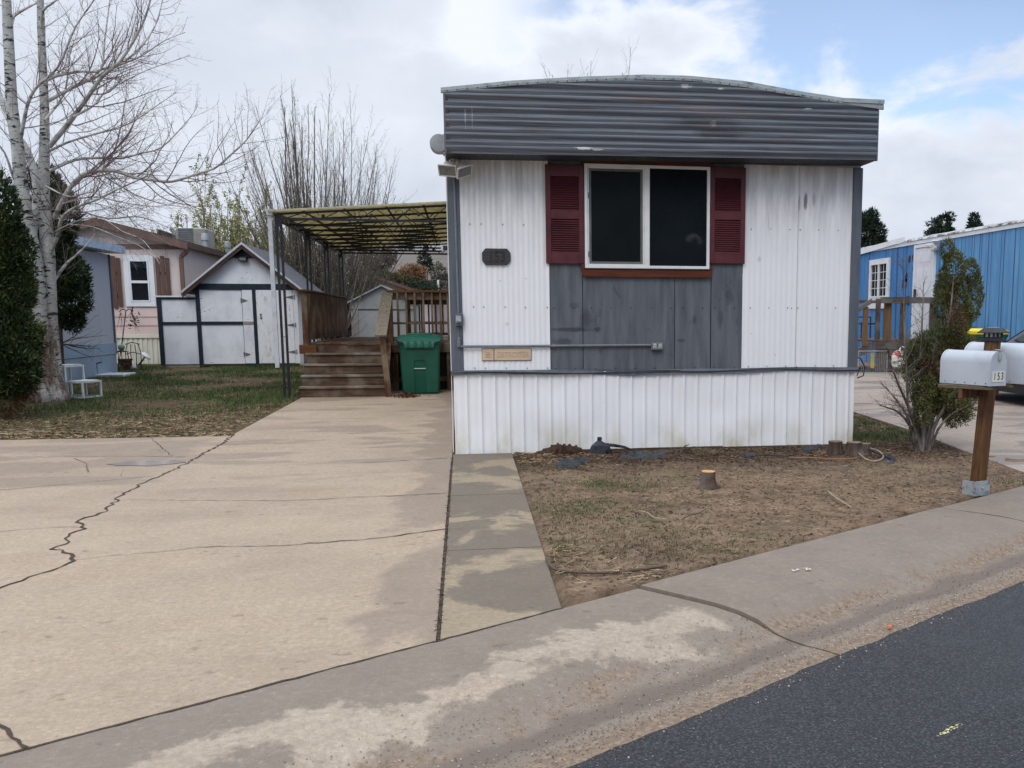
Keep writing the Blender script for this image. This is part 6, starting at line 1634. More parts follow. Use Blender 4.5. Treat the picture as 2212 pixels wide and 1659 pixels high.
for q in range(7):
    a, rd = shoot((bp.x+.1, yb-.1, 1.0), (r_.uniform(.2,1), -.2, r_.uniform(-.2,.6)), r_.uniform(.5,.95), .012, r_, .02, .12); b.tube(a, rd, 4); ramify([tw_], a, rd, 0, r_, [(.15,.45,.7,.05,.15,.004,.2)])
b.add(tw_.v, tw_.f); b.build('dead_branches', M['dktwig'], ae, fix=False)

# right-hand juniper and column
yj = 9.85; bp = onG(1995, 974)
ju = thing('juniper', (bp.x, bp.y, 0), 'half-bare scraggly juniper with grey splayed stems between the home and the mailbox', 'shrub')
b = MB(); r_ = random.Random(8); tw1 = MB(); tw2 = MB()
stemsj = [([(1983,975),(1978,930),(1962,880),(1958,800),(1953,700),(1952,600),(1950,560)], .019, -.1), ([(1990,975),(1985,920),(1975,860),(1968,790),(1960,720)], .028, .2), ([(1995,975),(1996,910),(2000,860),(2010,800),(2020,740)], .034, 0),
    ([(2000,976),(2005,920),(2022,870),(2035,800),(2050,700),(2060,600)], .032, .15), ([(2006,976),(2015,930),(2040,880),(2070,830),(2090,790)], .028, -.15), ([(2010,976),(2025,930),(2055,895),(2085,880),(2105,870)], .018, -.25), ([(1978,975),(1965,920),(1940,890),(1915,880),(1900,875)], .02, -.2),
    ([(1982,972),(1970,900),(1945,840),(1925,790),(1915,750)], .022, -.3), ([(1985,972),(1975,880),(1985,800),(1992,700),(1995,610)], .02, .1), ([(1980,972),(1960,900),(1925,850),(1905,830)], .02, .25)]
for i, (pxs, r0, dy) in enumerate(stemsj):
    pts = dense(limb3(pxs, bp.y, bp.y+dy*1.5), 3); n = len(pts); rad = [max(.004, r0*(1-.8*j/(n-1))) for j in range(n)]
    b.tube(pts, rad, 8, cap=False)
    ramify([tw1, tw2, tw2], pts, rad, 0, r_, [(.042 if i in (0,1,6,7,8,9) else .09, .22, .8, .03, .15, .0019, .18), (.038, .42, .7, .04, .18, .0013, .1), (.05, .5, .7, .05, .16, .0013, .1)])
k = NM('juniper_bark'); a = k.noise(7, 6, k.pos((3,3,.35)), .65); M['jbark'] = k.out(k.ramp(a, [(.38, (.035,.028,.024)), (.52, (.14,.115,.10)), (.7, (.29,.255,.235))]), .9, k.bump(a, .8, .02))
b.build('stems', M['jbark'], ju, smooth='all', fix=False); tw1.add(tw2.v, tw2.f); tw1.build('dead_branches', M['gtwig'], ju, fix=False)
JB = [(1992,775,26,50,.1),(2020,750,34,45,.2),(2040,830,34,42,.1),(2075,840,38,42,0),(2090,800,26,40,.1),(2000,840,24,45,-.1),(2070,890,26,18,-.1),(2060,740,30,40,.2),(1975,830,12,40,0),(2085,750,26,26,.3),(2035,880,26,26,.1),(2055,860,36,34,-.1),(2000,800,30,50,.2),(2095,860,22,26,0),(2015,870,26,34,0),(2060,905,24,14,0),(1965,790,18,36,.1),(1985,900,20,20,-.1)]
foliage('foliage', Bpx(JB, bp.y), 3000, .038, .010, M['junip'], ju, 12, .5, .50, .50, f=8, inner=.3)
foliage('brown_foliage', Bpx([(2010,800,24,50,0),(2045,790,20,60,.1),(2065,700,18,50,.1),(1990,860,20,30,0)], bp.y), 1300, .040, .008, M['arborbrown'], ju, 13, .0, .4, .45, f=7, inner=.2)
yc = 10.6; bp2 = onY(2062, 760, yc)
co = thing('arborvitae', (bp2.x, yc, 0), 'tall olive-green arborvitae with two rounded tops rising above the juniper', 'evergreen shrub')
MB().tube([(onY(2003,960,yc).x, yc, -.05), (onY(2020,850,yc).x, yc, .6), (bp2.x+.02, yc, 1.9)], [.05,.04,.02], 7).build('trunk', M['jbark'], co, smooth='all')
foliage('foliage', Bpx([(2046,548,15,26,0),(2056,590,30,50,0),(2046,625,28,35,.1),(2066,650,36,50,0),(2062,700,36,38,.05),(2098,590,17,34,.1),(2104,640,22,46,.1),(2078,700,20,40,.1),(2072,740,28,24,0),(2030,660,16,34,0)], yc), 3000, .034, .010, M['column'], co, 15, .8, .42, .28, f=8, inner=.5)

# conifers behind the right side
def conifer(pxs, y, label, seed, dens=190, L=.20, W_=.05, top=None):
    c0_ = onY(pxs[0][0], 690, y); t = thing('conifer', (c0_.x, y, gz(y)), label, 'conifer', 'conifers beyond the homes on the right')
    zt__ = onY(pxs[0][0], min(q[1]-q[3] for q in pxs), y).z
    MB().tube([(c0_.x, y, gz(y)-.1), (c0_.x, y, zt__-.3)], [.16,.03], 8).build('trunk', M['bark'], t, smooth='all')
    foliage('crown', Bpx(pxs, y), dens, L, W_, M['conifer'], t, seed, .25, .5, .35, f=1.6, inner=.3); return t
conifer([(1866,500,30,48,0),(1886,530,26,26,.3),(1880,475,16,24,0),(1898,505,12,18,-.2),(1856,560,40,40,0)], 42, 'dark conifer showing beside the right corner of the grey-trimmed home', 51)
conifer([(2020,490,15,15,0),(2040,480,14,20,.2),(2048,500,14,12,0),(2034,508,30,16,0),(2055,468,6,10,0)], 40, 'dark pine with two round tufts above the blue home roof', 52, 220, .16)
conifer([(2104,478,12,16,0),(2112,492,14,12,.2),(2098,494,12,12,0)], 40, 'small dark pine top above the blue home roof, right of the larger one', 53, 240, .15)
# trees and brush behind the pink gabled roof
M['pine'] = leafmat('dusty_pine_leaf', [(.05,.05,.04),(.10,.105,.075),(.18,.175,.13),(.27,.24,.19)]); M['orange'] = leafmat('rusty_orange_leaf', [(.12,.07,.04),(.26,.15,.08),(.36,.23,.13)]); M['olive'] = leafmat('olive_bush_leaf', [(.04,.045,.025),(.09,.09,.045),(.17,.14,.08)])
def bushy(nm, pxs, y, label, mat, seed, dens=150, L=.15, W_=.055):
    c0_ = onY(pxs[0][0], 660, y); t = thing(nm, (c0_.x, y, gz(y)), label, 'tree', 'trees beyond the pale pink roof')
    tb_ = MB(); r_ = random.Random(seed)
    for px_, py_, rx, rz_, dy in pxs:
        p = onY(px_, py_, y+dy); tb_.tube([(c0_.x, y, gz(y)-.1), (c0_.x*.5+p.x*.5, y+dy*.5, p.z*.55), (p.x, y+dy, p.z)], [.14,.08,.02], 6)
    tb_.build('trunk', M['bark'], t, smooth='all', fix=False); foliage('crown', Bpx(pxs, y), dens, L, W_, mat, t, seed, .2, .5, .45, f=1.5, inner=.2); return t
bushy('tree', [(893,590,26,20,0),(872,600,20,16,.5),(905,605,16,14,0)], 52, 'rust-orange bushy tree beyond the pale pink roof', M['orange'], 61)
bushy('tree', [(860,615,34,22,0),(835,600,24,22,.5),(890,622,24,14,0)], 50, 'olive-green bushy tree just over the pale pink roof', M['olive'], 62)
bushy('conifer', [(918,560,12,16,0),(924,575,10,14,0)], 58, 'small round dark green conifer below the hill houses', M['conifer'], 63, 160, .13)
bushy('tree', [(948,590,12,22,0),(955,610,18,20,0),(940,622,22,14,.3)], 55, 'grey-brown pine close to the corner of the white home', M['pine'], 64, 170, .13)
bushy('tree', [(905,628,30,14,0),(925,635,22,10,0)], 49, 'dark green low tree right of the pale pink roof', M['conifer'], 65, 150)
bushy('tree', [(838,562,22,26,0),(820,585,24,26,.5),(800,560,20,28,0)], 60, 'grey-green pine with open crown left of the rusty tree', M['pine'], 66, 130, .14)
for px_, top_, yy, sd in ((770,540,55,71),(735,560,50,72),(800,575,47,73),(690,520,58,74),(650,515,56,75)):
    bp = onY(px_, 700, yy); h_ = onY(px_, top_, yy).z-gz(yy); vase_tree('tree', (bp.x, yy, gz(yy)), {71:'bare grey tree beyond the shed seen between the cover posts',72:'bare brushy tree beyond the shed, left of the pale pink gable',73:'thin bare tree behind the pale pink gable',74:'tall bare brush behind the shed ridge',75:'bare brush behind the left slope of the patio cover'}[sd], 20, h_, .7, sd, M['bark'], M['gtwig'], .06, M['pine'], .06, 3500, ((.5,.3,.55,.08,.1,.012,.15),(.4,.4,.55,.06,.12,.010,.1)), group='bare trees behind the sheds')

# across the street (seen only as reflections in the big window)
oh = thing('mobile_home', (7, -13, 0), 'dark-roofed home across the street mirrored in the window', 'mobile home')
b = MB(); b.box(1.5, 13, -17, -12.6, 0, 2.7); b.build('wall', M['brown'], oh)
b = MB(); b.prism([(1.2, 2.7), (13.3, 2.7), (13.3, 2.8), (7.2, 4.3), (1.2, 2.8)], -17.3, -12.3); b.build('roof', M['dark'], oh)
b = MB()
for x, h in ((7.75, 3.85), (8.35, 4.1)):
    b.tube([(x,-12.8,3.0),(x,-12.8,h)]+[(x-.22+.22*math.cos(a), -12.8, h+.25*math.sin(a)) for a in (0,.6,1.2,1.8,2.4,3.1)], .10, 10)
for x, h in ((7.1, 4.5), (7.5, 4.7)): b.tube([(x+1.6,-12.8,3.0),(x+1.6,-12.8,h)], .07, 8)
b.build('roof_vent', M['trimwhite'], oh)
for i, (x, y, h) in enumerate(((4.2,-21,11),(7.5,-20,12.5),(10.8,-21,11.5),(14.5,-19,12),(1,-23,9))):
    t = thing('conifer', (x, y, 0), 'dark conifer across the street mirrored in the window', 'conifer', 'conifers across the street')
    MB().tube([(x,y,-.1),(x,y,h-.5)], [.25,.04], 8).build('trunk', M['bark'], t)
    foliage('crown', [((x,y,h*.30), (2.5,2.5,h*.26)), ((x,y,h*.58), (2.1,2.1,h*.25)), ((x,y,h*.82), (1.1,1.1,h*.18))], 22, .7, .45, M['conifer'], t, 80+i, .1, .3, .0, f=1)

# =================================================================== GROUND COVER (uncountable)
gzc = {}
def gztop(x, y): return ground_z(x, y)
def yard_ok(x, y):
    s, t = st(x, y)
    if s > -.03: return False
    if y < 10.40: return wx(y)+.01 < x < 5.25+(y-8.25)*.13
    if x > 4.5: return x < 5.25+(y-8.25)*.13 and y < 13.7
    return False
def lawn_ok(x, y):
    if x > -2.86 or x < -10: return False
    if y < 12.36-(x+2.84)*.03: return False
    return y < 27.5
def scatter(name, n, ok, bounds, L, W_, mat, seed, upright=0, clump=None, lift=.004, shape='quad', dens=None):
    rg = random.Random(seed); nr = np.random.default_rng(seed); P = []; tries = 0
    x0, x1, y0, y1 = bounds
    while len(P) < n and tries < n*14:
        tries += 1
        x = x0+(x1-x0)*rg.random(); y = y0+(y1-y0)*rg.random()
        if not ok(x, y): continue
        if dens and rg.random() > dens(x, y): continue
        P.append((x, y, gztop(x, y)+lift+rg.random()*.004))
    P = np.array(P); n = len(P); a = nr.uniform(0, 2*math.pi, n)
    tilt = nr.normal(0, .16, n) if not upright else nr.normal(1.15, .25, n)
    d = np.stack([np.cos(a)*np.cos(tilt), np.sin(a)*np.cos(tilt), np.abs(np.sin(tilt)) if upright else np.sin(tilt)], 1)
    q = np.stack([-np.sin(a), np.cos(a), nr.normal(0, .25, n)], 1)
    l = L*nr.uniform(.45, 1.6, (n,1)); w_ = W_*nr.uniform(.6, 1.5, (n,1))
    if upright: V = np.stack([P-q*w_*.5, P+q*w_*.5, P+d*l*.6+q*w_*.25, P+d*l], 1)
    else: V = np.stack([P-d*l*.5-q*w_*.5, P-d*l*.5+q*w_*.5, P+d*l*.5+q*w_*.3+np.array([0,0,1])*l*.06, P+d*l*.5-q*w_*.3], 1)
    o = cards(name, V, mat); o['kind'] = 'stuff'; return o
M['straw'] = leafmat('dry_straw', [(.12,.075,.04),(.24,.17,.10),(.36,.27,.16),(.48,.38,.25)], .85)
M['chip'] = leafmat('bark_mulch', [(.022,.013,.008),(.065,.040,.025),(.13,.085,.055),(.24,.17,.12)], .9)
M['clod'] = leafmat('soil_crumb', [(.08,.048,.03),(.17,.11,.07),(.27,.19,.125)], .95)
M['blade'] = leafmat('spring_grass', [(.018,.032,.010),(.040,.080,.020),(.075,.125,.032),(.14,.16,.06)], .6)
pn_ = lambda x, y, sc, o: fbm(x+o, y-o, sc, 3)
def patch(L_):   # L_ pixel-centre, radius metres
    C_ = [(onG(px_, py_), r, f) for px_, py_, r, f in L_]
    def f(x, y):
        v = 0
        for c, r, k_ in C_:
            d = ((x-c.x)**2+(y-c.y)**2)/(r*r)
            if d < 4: v = max(v, k_*math.exp(-d*1.3))
        return min(1, v*(1+1.2*pn_(x, y, 4, 3)))
    return f
YBD = (.4, 6.2, 4.6, 13.7)
mul = lambda x, y: min(1, max(.05, (y-8.9)*.95))*(1 if pn_(x, y, 1.5, 1) > -.35 else .3)+.045
scatter('bark_mulch', 24000, yard_ok, YBD, .026, .011, M['chip'], 101, dens=mul)
scatter('soil_crumbs', 9000, yard_ok, YBD, .014, .011, M['clod'], 102)
scatter('dry_straw', 5200, yard_ok, YBD, .042, .0032, M['straw'], 103, dens=lambda x, y: .20+.9*max(0, pn_(x, y, 1.1, 5))+(.9 if y > 9.3 and x < 1.5 else 0))
strw = patch([(1210,1200,.30,1),(1190,975,.35,.8),(1150,1000,.30,.6),(1230,1225,.25,.8),(1300,1230,.35,.4)])
scatter('straw_clump', 2600, yard_ok, YBD, .085, .0035, M['straw'], 104, dens=strw, lift=.012)
gp_ = patch([(1122,972,.10,1.6),(1112,1012,.07,1.4),(1245,1092,.42,.9),(1240,1130,.30,.5),(1330,1045,.45,.7),(1200,1160,.35,.5),(1320,1145,.5,.5),(1390,1165,.5,.5),(1260,1180,.4,.5),(1450,1185,.45,.4),(1500,1160,.4,.35),(1360,1100,.4,.35),(1305,975,.12,.9),(1215,1010,.18,.8),(1560,1185,.35,.35),(1880,940,.35,.8),(1700,1185,.3,.3)])
scatter('grass', 26000, yard_ok, YBD, .017, .0035, M['blade'], 105, upright=1, dens=gp_)
tuft = patch([(1121,975,.07,3),(1112,1015,.05,3),(2195,1048,.10,2),(1306,978,.06,2),(1860,920,.2,1)])
scatter('weeds', 1500, yard_ok, (.4, 6.4, 4.6, 12.5), .075, .006, M['blade'], 106, upright=1, dens=tuft)
# left lawn
LB = (-9.6, -2.86, 12.3, 27.4)
gl = lambda x, y: max(0, min(1, .55+1.3*pn_(x, y, .55, 2)))*(1 if y > 15.8 else .12+max(0, (y-14.6))*.5)*(.9)
scatter('grass', 58000, lawn_ok, LB, .055, .0075, M['blade'], 107, upright=1, dens=gl)
scatter('dry_straw', 15000, lawn_ok, LB, .075, .0042, M['straw'], 108, dens=lambda x, y: (.62 if y < 15.4 else .13)*(1+1.6*pn_(x, y, 1.4, 7)))
scatter('straw_clump', 1500, lawn_ok, LB, .11, .006, M['straw'], 109, lift=.015, dens=lambda x, y: .9*math.exp(-((y-12.6)/.35)**2))
scatter('bark_mulch', 9000, lawn_ok, LB, .04, .018, M['chip'], 110, dens=lambda x, y: .7 if y < 16.3 else .15)
cr_ok = lambda x, y: True
wd = patch([(283,1029,.05,3),(397,1001,.08,2.2),(135,1187,.05,1.2)])
o = scatter('weeds', 260, lambda x, y: True, (-4.2, -2.2, 5, 13), .06, .006, M['blade'], 111, upright=1, dens=wd, lift=.03)
# neighbour's yellow grass strip
def ng(x, y): return 4.4 < x < 7.1 and 15.0 < y < 20.2 and x < 6.35+(y-15)*.1
scatter('dry_straw', 9000, ng, (4.4, 7.2, 15, 20.3), .08, .007, M['straw'], 112, dens=lambda x, y: .5+.9*pn_(x, y, 1.2, 1))
scatter('grass', 5000, lambda x, y: 4.5 < x < 5.6 and 10.4 < y < 13.6, (4.4, 5.8, 10.3, 13.7), .05, .005, M['blade'], 113, upright=1, dens=lambda x, y: .35+pn_(x, y, 1.4, 8))
# grit in the gutter, joint and on the pavement
M['grit'] = leafmat('gutter_grit', [(.07,.05,.035),(.20,.15,.11),(.36,.29,.22),(.50,.44,.36)], .9)
rg = np.random.default_rng(5); n = 16000; t = rg.uniform(-4, 9, n); s = np.where(rg.random(n) < .75, rg.normal(1.12, .09, n), rg.normal(.80, .10, n)); s = np.clip(s, .55, 1.34)
X_ = P0.x+NV.x*s+U.x*t; Y_ = P0.y+NV.y*s+U.y*t; Z_ = np.interp(s, [p[0] for p in PROF], [p[1] for p in PROF])+.003+(s > 1.23)*.014
Pp = np.stack([X_, Y_, Z_], 1); a = rg.uniform(0, 6.28, n); r_ = rg.uniform(.0012, .0048, n)
V = np.stack([Pp+np.stack([np.cos(a+q)*r_, np.sin(a+q)*r_, (q > 2)*r_*.9], 1) for q in (0, 1.6, 3.1, 4.7)], 1); o = cards('gutter_grit', V, M['grit']); o['kind'] = 'stuff'
n = 700; y_ = rg.uniform(4.35, 10.4, n); Pp = np.stack([-.148+rg.normal(0, .008, n), y_, np.full(n, .002)], 1); a = rg.uniform(0, 6.28, n); l = rg.uniform(.004, .018, n)
V = np.stack([Pp+np.stack([np.cos(a)*l, np.sin(a)*l, 0*a], 1), Pp+np.stack([-np.sin(a)*.002, np.cos(a)*.002, 0*a+.002], 1), Pp-np.stack([np.cos(a)*l, np.sin(a)*l, 0*a], 1), Pp-np.stack([-np.sin(a)*.002, np.cos(a)*.002, 0*a], 1)], 1)
o = cards('joint_debris', V, M['chip']); o['kind'] = 'stuff'
# small pile of leaves by the bin
c_ = onG(878, 857); n = 500; a = rg.uniform(0, 6.28, n); q = np.abs(rg.normal(0, .5, n)); Pp = np.stack([c_.x+np.cos(a)*q*.22, c_.y+np.sin(a)*q*.30, c_.z+.01+.04*np.exp(-q*3)], 1)
d = rg.normal(size=(n,3))*.022; e = rg.normal(size=(n,3))*.008; o = cards('leaf_pile', np.stack([Pp-d, Pp+e, Pp+d, Pp-e], 1), leafmat('brown_leaf', [(.04,.018,.01),(.11,.05,.03),(.19,.10,.06)])); o['kind'] = 'stuff'

# =================================================================== STUMPS, CLOTH, STICKS
M['cutwood'] = plain('fresh_cut_wood', (.62,.36,.17), .8, .12, 14); M['stumpbark'] = wood('stump_bark', (.03,.02,.014), (.17,.12,.09), 1.8, 'z', .95, (.20,.165,.14))
M['oldcut'] = plain('old_cut_wood', (.20,.15,.11), .9, .25, 14)
def stump(c, r, h, label, cut, seed, lean=(0,0), flare=1.7, parent=None):
    t = parent or thing('tree_stump', c, label, 'stump'); rr_ = random.Random(seed); b = MB(); n = 22; ph = rr_.random()*6
    def ring(z, k_): return [(c[0]+lean[0]*z/h+(r*k_*(1+.12*math.sin(5*2*math.pi*j/n+ph)*(1 if k_ > 1 else .4)+.05*rr_.gauss(0,1)))*math.cos(2*math.pi*j/n), c[1]+lean[1]*z/h+(r*k_*(1+.12*math.sin(5*2*math.pi*j/n+ph)*(1 if k_ > 1 else .4)+.05*rr_.gauss(0,1)))*math.sin(2*math.pi*j/n), c[2]+z) for j in range(n)]
    lv = [(-.05, flare*1.15), (.01, flare), (h*.3, 1.15), (h*.65, 1.0), (h, .97)]
    vs = [p for z, k_ in lv for p in ring(z, k_)]
    b.add(vs, [(i*n+k_, i*n+(k_+1)%n, (i+1)*n+(k_+1)%n, (i+1)*n+k_) for i in range(len(lv)-1) for k_ in range(n)])
    tp = vs[-n:]; b.build('bark', M['stumpbark'], t, smooth='all')
    top_ = [(p[0]*.97+(c[0]+lean[0])*.03, p[1]*.97+(c[1]+lean[1])*.03, p[2]+.004+.004*rr_.random()) for p in tp]
    MB().add(top_+[(p[0], p[1], p[2]-.02) for p in top_], [tuple(range(n))]+[(i,(i+1)%n,n+(i+1)%n,n+i) for i in range(n)]).build('cut_face', cut, t)
    return t
c_ = onG(1530, 1052); stump((c_.x, c_.y, -.02), .062, .155, 'small stump with a fresh orange cut face alone in the dirt yard', M['cutwood'], 3)
c_ = onG(1842, 982)
big = stump((c_.x+.02, c_.y+.02, -.02), .085, .15, 'old clustered stump of three sawn trunks by the right corner of the skirting', M['oldcut'], 5, flare=1.4)
stump((c_.x-.16, c_.y+.10, -.02), .075, .155, '', M['oldcut'], 6, flare=1.3, parent=big); stump((c_.x+.17, c_.y+.10, -.02), .062, .12, '', M['oldcut'], 7, (.02,0), flare=1.3, parent=big)
# half-rotten low stump against the skirting
c0_, c1_ = onG(1160, 990), onG(1283, 990)
t = thing('tree_stump', (c0_.x*.5+c1_.x*.5, 10.32, 0), 'long low rotten dark stump lying against the left part of the skirting', 'stump')
b = MB(); rows = []; rr = random.Random(4)
for i in range(26):
    x = c0_.x+(c1_.x-c0_.x)*i/25; env = math.sin(math.pi*min(1, .08+i/25*.92))**.5*(1 if i > 8 else .55+.05*i); row = []
    for j in range(9):
        a = math.pi*j/8; row.append((x+.01*rr.gauss(0,1), 10.33-.11*math.cos(a)*env*(1+.15*rr.gauss(0,1)), -.03+.125*env*math.sin(a)**.6*(1+.10*rr.gauss(0,1))))
    rows.append(row)
b.grid(rows); b.build('bark', wood('rotten_stump', (.018,.010,.007), (.12,.065,.04), 1.2, 'z', .95), t, smooth=True)
c_ = onG(1467, 980); t = thing('root_clump', (c_.x, c_.y, 0), 'small upturned root clump in front of the middle of the skirting', 'root clump')
b = MB(); rr = random.Random(9)
for i in range(9):
    a = rr.uniform(0, 6.28); pts, rd = shoot((c_.x, c_.y, .0), (math.cos(a), math.sin(a)*.6, rr.uniform(.1, .9)), rr.uniform(.10,.24), .016, rr, -.12, .22); b.tube(pts, rd, 5)
b.lathe((c_.x, c_.y, -.02), [(.07,0),(.06,.04),(.03,.07)], 10); b.build('roots', M['stumpbark'], t, smooth=True)
M['cloth'] = plain('black_weed_cloth', (.035,.040,.050), .75, .35, 10, bump=.4)
def crumple(outline_px, label, amp, seed, name='weed_cloth', lift=.012, nx_=26, ny_=12, z0=0):
    P = [onG(x, y) for x, y in outline_px]; a, b_, c, d = P; bm_ = MB(); rows = []
    for i in range(nx_+1):
        row = []
        for j in range(ny_+1):
            u, v = i/nx_, j/ny_; p = a*(1-u)*(1-v)+b_*u*(1-v)+c*u*v+d*(1-u)*v
            e = min(u, 1-u, v, 1-v); wob = .05*fbm(p.x*3+seed, p.y*3, 1.6)
            fold = abs(fbm(p.x*2.2+seed, p.y*5-seed, 2.4, 3))*amp+abs(math.sin(p.x*9+3*fbm(p.x, p.y, 3)))*amp*.3
            row.append((p.x+wob*.6, p.y+wob, max(ground_z(p.x, p.y), -.02)+lift*.4+z0-.012+.028*fbm(p.x*4+seed, p.y*4, 1.3)+fold*min(1, e*5)-.03*max(0, 1-e*7)))
        rows.append(row)
    bm_.grid(rows); o = bm_.build(name, M['cloth'], smooth='all', fix=False); tag(o, label, 'weed cloth', 'scraps of black weed cloth in the front yard'); return o
crumple([(1172,1010),(1236,1020),(1290,985),(1240,985)], 'crumpled black cloth scrap lying nearest the walkway', .05, 1)
crumple([(1320,992),(1445,992),(1462,972),(1335,968)], 'largest flat black weed cloth half buried in mulch left of centre', .025, 5, lift=.02)
crumple([(1722,978),(1765,972),(1790,960),(1745,966)], 'black cloth roll left of the clustered stump', .06, 9, lift=.02)
crumple([(1905,1000),(1935,1003),(1938,988),(1908,985)], 'black cloth scrap beside the looped grey stick at right', .05, 12)
crumple([(1540,985),(1640,990),(1640,975),(1545,972)], 'thin strip of black cloth under the right half of the window', .02, 15, lift=.014)
# gathered black bag-like bundle
c_ = onG(1301, 985); t = thing('plastic_bundle', (c_.x, 10.25, 0), 'black plastic gathered into a pointed bundle against the skirting', 'plastic bundle')
b = MB(); n = 18; rr = random.Random(2)
lv = [(-.02,.10),(.04,.105),(.09,.085),(.12,.045),(.14,.02),(.155,.026),(.18,.022)]
vs = [(c_.x+r*(1+.18*rr.gauss(0,1))*math.cos(6.283*j/n), 10.25+r*.8*(1+.18*rr.gauss(0,1))*math.sin(6.283*j/n), z) for z, r in lv for j in range(n)]
b.add(vs, [(i*n+j, i*n+(j+1)%n, (i+1)*n+(j+1)%n, (i+1)*n+j) for i in range(len(lv)-1) for j in range(n)]+[tuple(range((len(lv)-1)*n, len(lv)*n))])
b.build('bundle', M['cloth'], t, smooth=True)
b = MB(); b.tube([(c_.x+.02,10.24,.10), (c_.x+.15,10.26,.085), (c_.x+.28,10.28,.06), (c_.x+.40,10.28,.01)], [.02,.018,.014,.006], 8); b.build('tail', M['cloth'], t, smooth=True)
def pole(name, pxs, r, mat, label, cat='stick', zs=None, group=None):
    pts = [onG(x, y, (zs[i] if zs else .012)) for i, (x, y) in enumerate(pxs)]
    o = MB().tube(dense(pts, 3), r, 6).build(name, mat, smooth=True); tag(o, label, cat, group); return o
M['stick'] = plain('bleached_stick', (.36,.29,.21), .85, .2, 12); M['dkstick'] = plain('dark_stick', (.10,.07,.05), .85, .2, 12); M['orstick'] = plain('orange_stick', (.30,.15,.07), .85, .2, 12)
pole('stick', [(1789,1061),(1803,1073),(1820,1084),(1839,1096)], .0065, M['stick'], 'pale stick lying in the dirt midway between small stump and mailbox post')
pole('stick', [(1380,1103),(1400,1108),(1412,1117),(1440,1122)], .004, M['stick'], 'thin curved pale stick in the middle of the yard')
pole('stick', [(1478,1119),(1492,1112),(1510,1108),(1525,1099)], .005, M['dkstick'], 'dark bent stick below the small stump')
pole('stick', [(1705,988),(1760,989),(1800,992),(1850,990)], .007, M['orstick'], 'long orange-brown stick left of the clustered stump')
pole('stick', [(1180,1205),(1196,1228),(1240,1236),(1330,1236),(1440,1222)], .009, M['dkstick'], 'long dark buried root edging the bottom of the yard')
pole('hose', [(1848,972),(1868,990),(1890,996),(1908,988),(1900,975),(1880,968)], .007, M['stick'], 'looped grey wire-like stem right of the clustered stump', 'stem', [.03,.02,.01,.03,.05,.09])
pole('hose', [(1868,965),(1888,975),(1912,986),(1932,992)], .012, M['cloth'], 'black hose piece right of the clustered stump', 'hose', [.05,.05,.03,.01])
pole('hose', [(1610,988),(1650,983),(1700,985),(1722,980)], .008, M['cloth'], 'thin black drip hose along the mulch', 'hose')
pole('twig', [(1292,966),(1299,972),(1304,979)], .003, M['dkstick'], 'bare twig sticking up beside the black bundle', 'twig', [.22,.14,.05])
rr = random.Random(31)
for i in range(0): pass
b = MB(); c_ = onG(1922, 1357, -.09); tp = tag(MB().lathe((c_.x, c_.y, c_.z), [(.006,0),(.013,.004),(.010,.014),(.003,.018)], 10).build('pebble', plain('orange_plastic', (.75,.16,.06), .5, .05)), 'tiny orange bit lying in the gutter sand by the asphalt', 'plastic bit')
tp.data.update()

# =================================================================== LEFT YARD THINGS
M['whitemetal'] = plain('white_metal_frame', (.62,.65,.66), .5, .1, 8)
c_ = onG(165, 858)
st_ = thing('step_stool', c_, 'white metal two-level step frame on the grass beside the white-barked tree', 'step stool', None, R(-24))
def cubeframe(b, x0, x1, y0, y1, z1, t=.028):
    for x in (x0, x1-t):
        for y in (y0, y1-t): b.box(x, x+t, y, y+t, 0, z1)
    for z in (.0, z1-t):
        b.box(x0+t, x1-t, y0+.001, y0+t-.001, z, z+t-.001); b.box(x0+t, x1-t, y1-t+.001, y1-.001, z, z+t-.001); b.box(x0+.001, x0+t-.001, y0+t, y1-t, z, z+t-.001); b.box(x1-t+.001, x1-.001, y0+t, y1-t, z, z+t-.001)
b = MB(); cubeframe(b, -.30, .0, -.20, .22, .55); b.build('high_frame', M['whitemetal'], st_, world=False)
b = MB(); cubeframe(b, .002, .34, -.20, .22, .285); b.build('low_frame', M['whitemetal'], st_, world=False)
MB().box(-.27, -.03, -.17, .19, .551, .562).build('upper_tread', M['whitemetal'], st_, world=False); MB().box(.03, .31, -.17, .19, .286, .297).build('lower_tread', M['whitemetal'], st_, world=False)
c_ = onG(238, 811); sp_ = MB().bbox(c_.x-.42, c_.x+.42, c_.y-.45, c_.y+.40, c_.z-.02, c_.z+.045, .01).build('paving_slab', plain('pale_slab', (.48,.50,.52), .8, .12, 5)); tag(sp_, 'pale square slab on the grass at the corner of the pale blue home', 'slab')
sp_.data.update()
yy = 25.2; P_ = lambda px_, py_: onY(px_, py_, yy)
t = thing('plant_hook', (*P_(256,783).xy, gz(yy)), 'leaning black garden hook with a withered hanging plant in front of the pink home', 'plant hook')
b = MB(); b.tube([P_(257,785), P_(265,730), P_(272,672), P_(268,668), P_(262,669), P_(258,674)], .012, 6); b.tube([P_(272,672), P_(278,668), P_(284,669), P_(287,674)], .010, 6); b.build('pole', M['blackpaint'], t, smooth=True)
b = MB(); rr = random.Random(6)
for q in range(7): pts, rd = shoot(P_(284,674), (rr.uniform(-.6,.9), 0, -.9), rr.uniform(.25,.6), .006, rr, -.15, .25); b.tube(pts, rd, 3)
for q in range(5): pts, rd = shoot(P_(261,675), (rr.uniform(-.5,.5), 0, -.9), rr.uniform(.2,.9), .006, rr, -.15, .15); b.tube(pts, rd, 3)
b.build('withered_stems', M['dktwig'], t, fix=False)
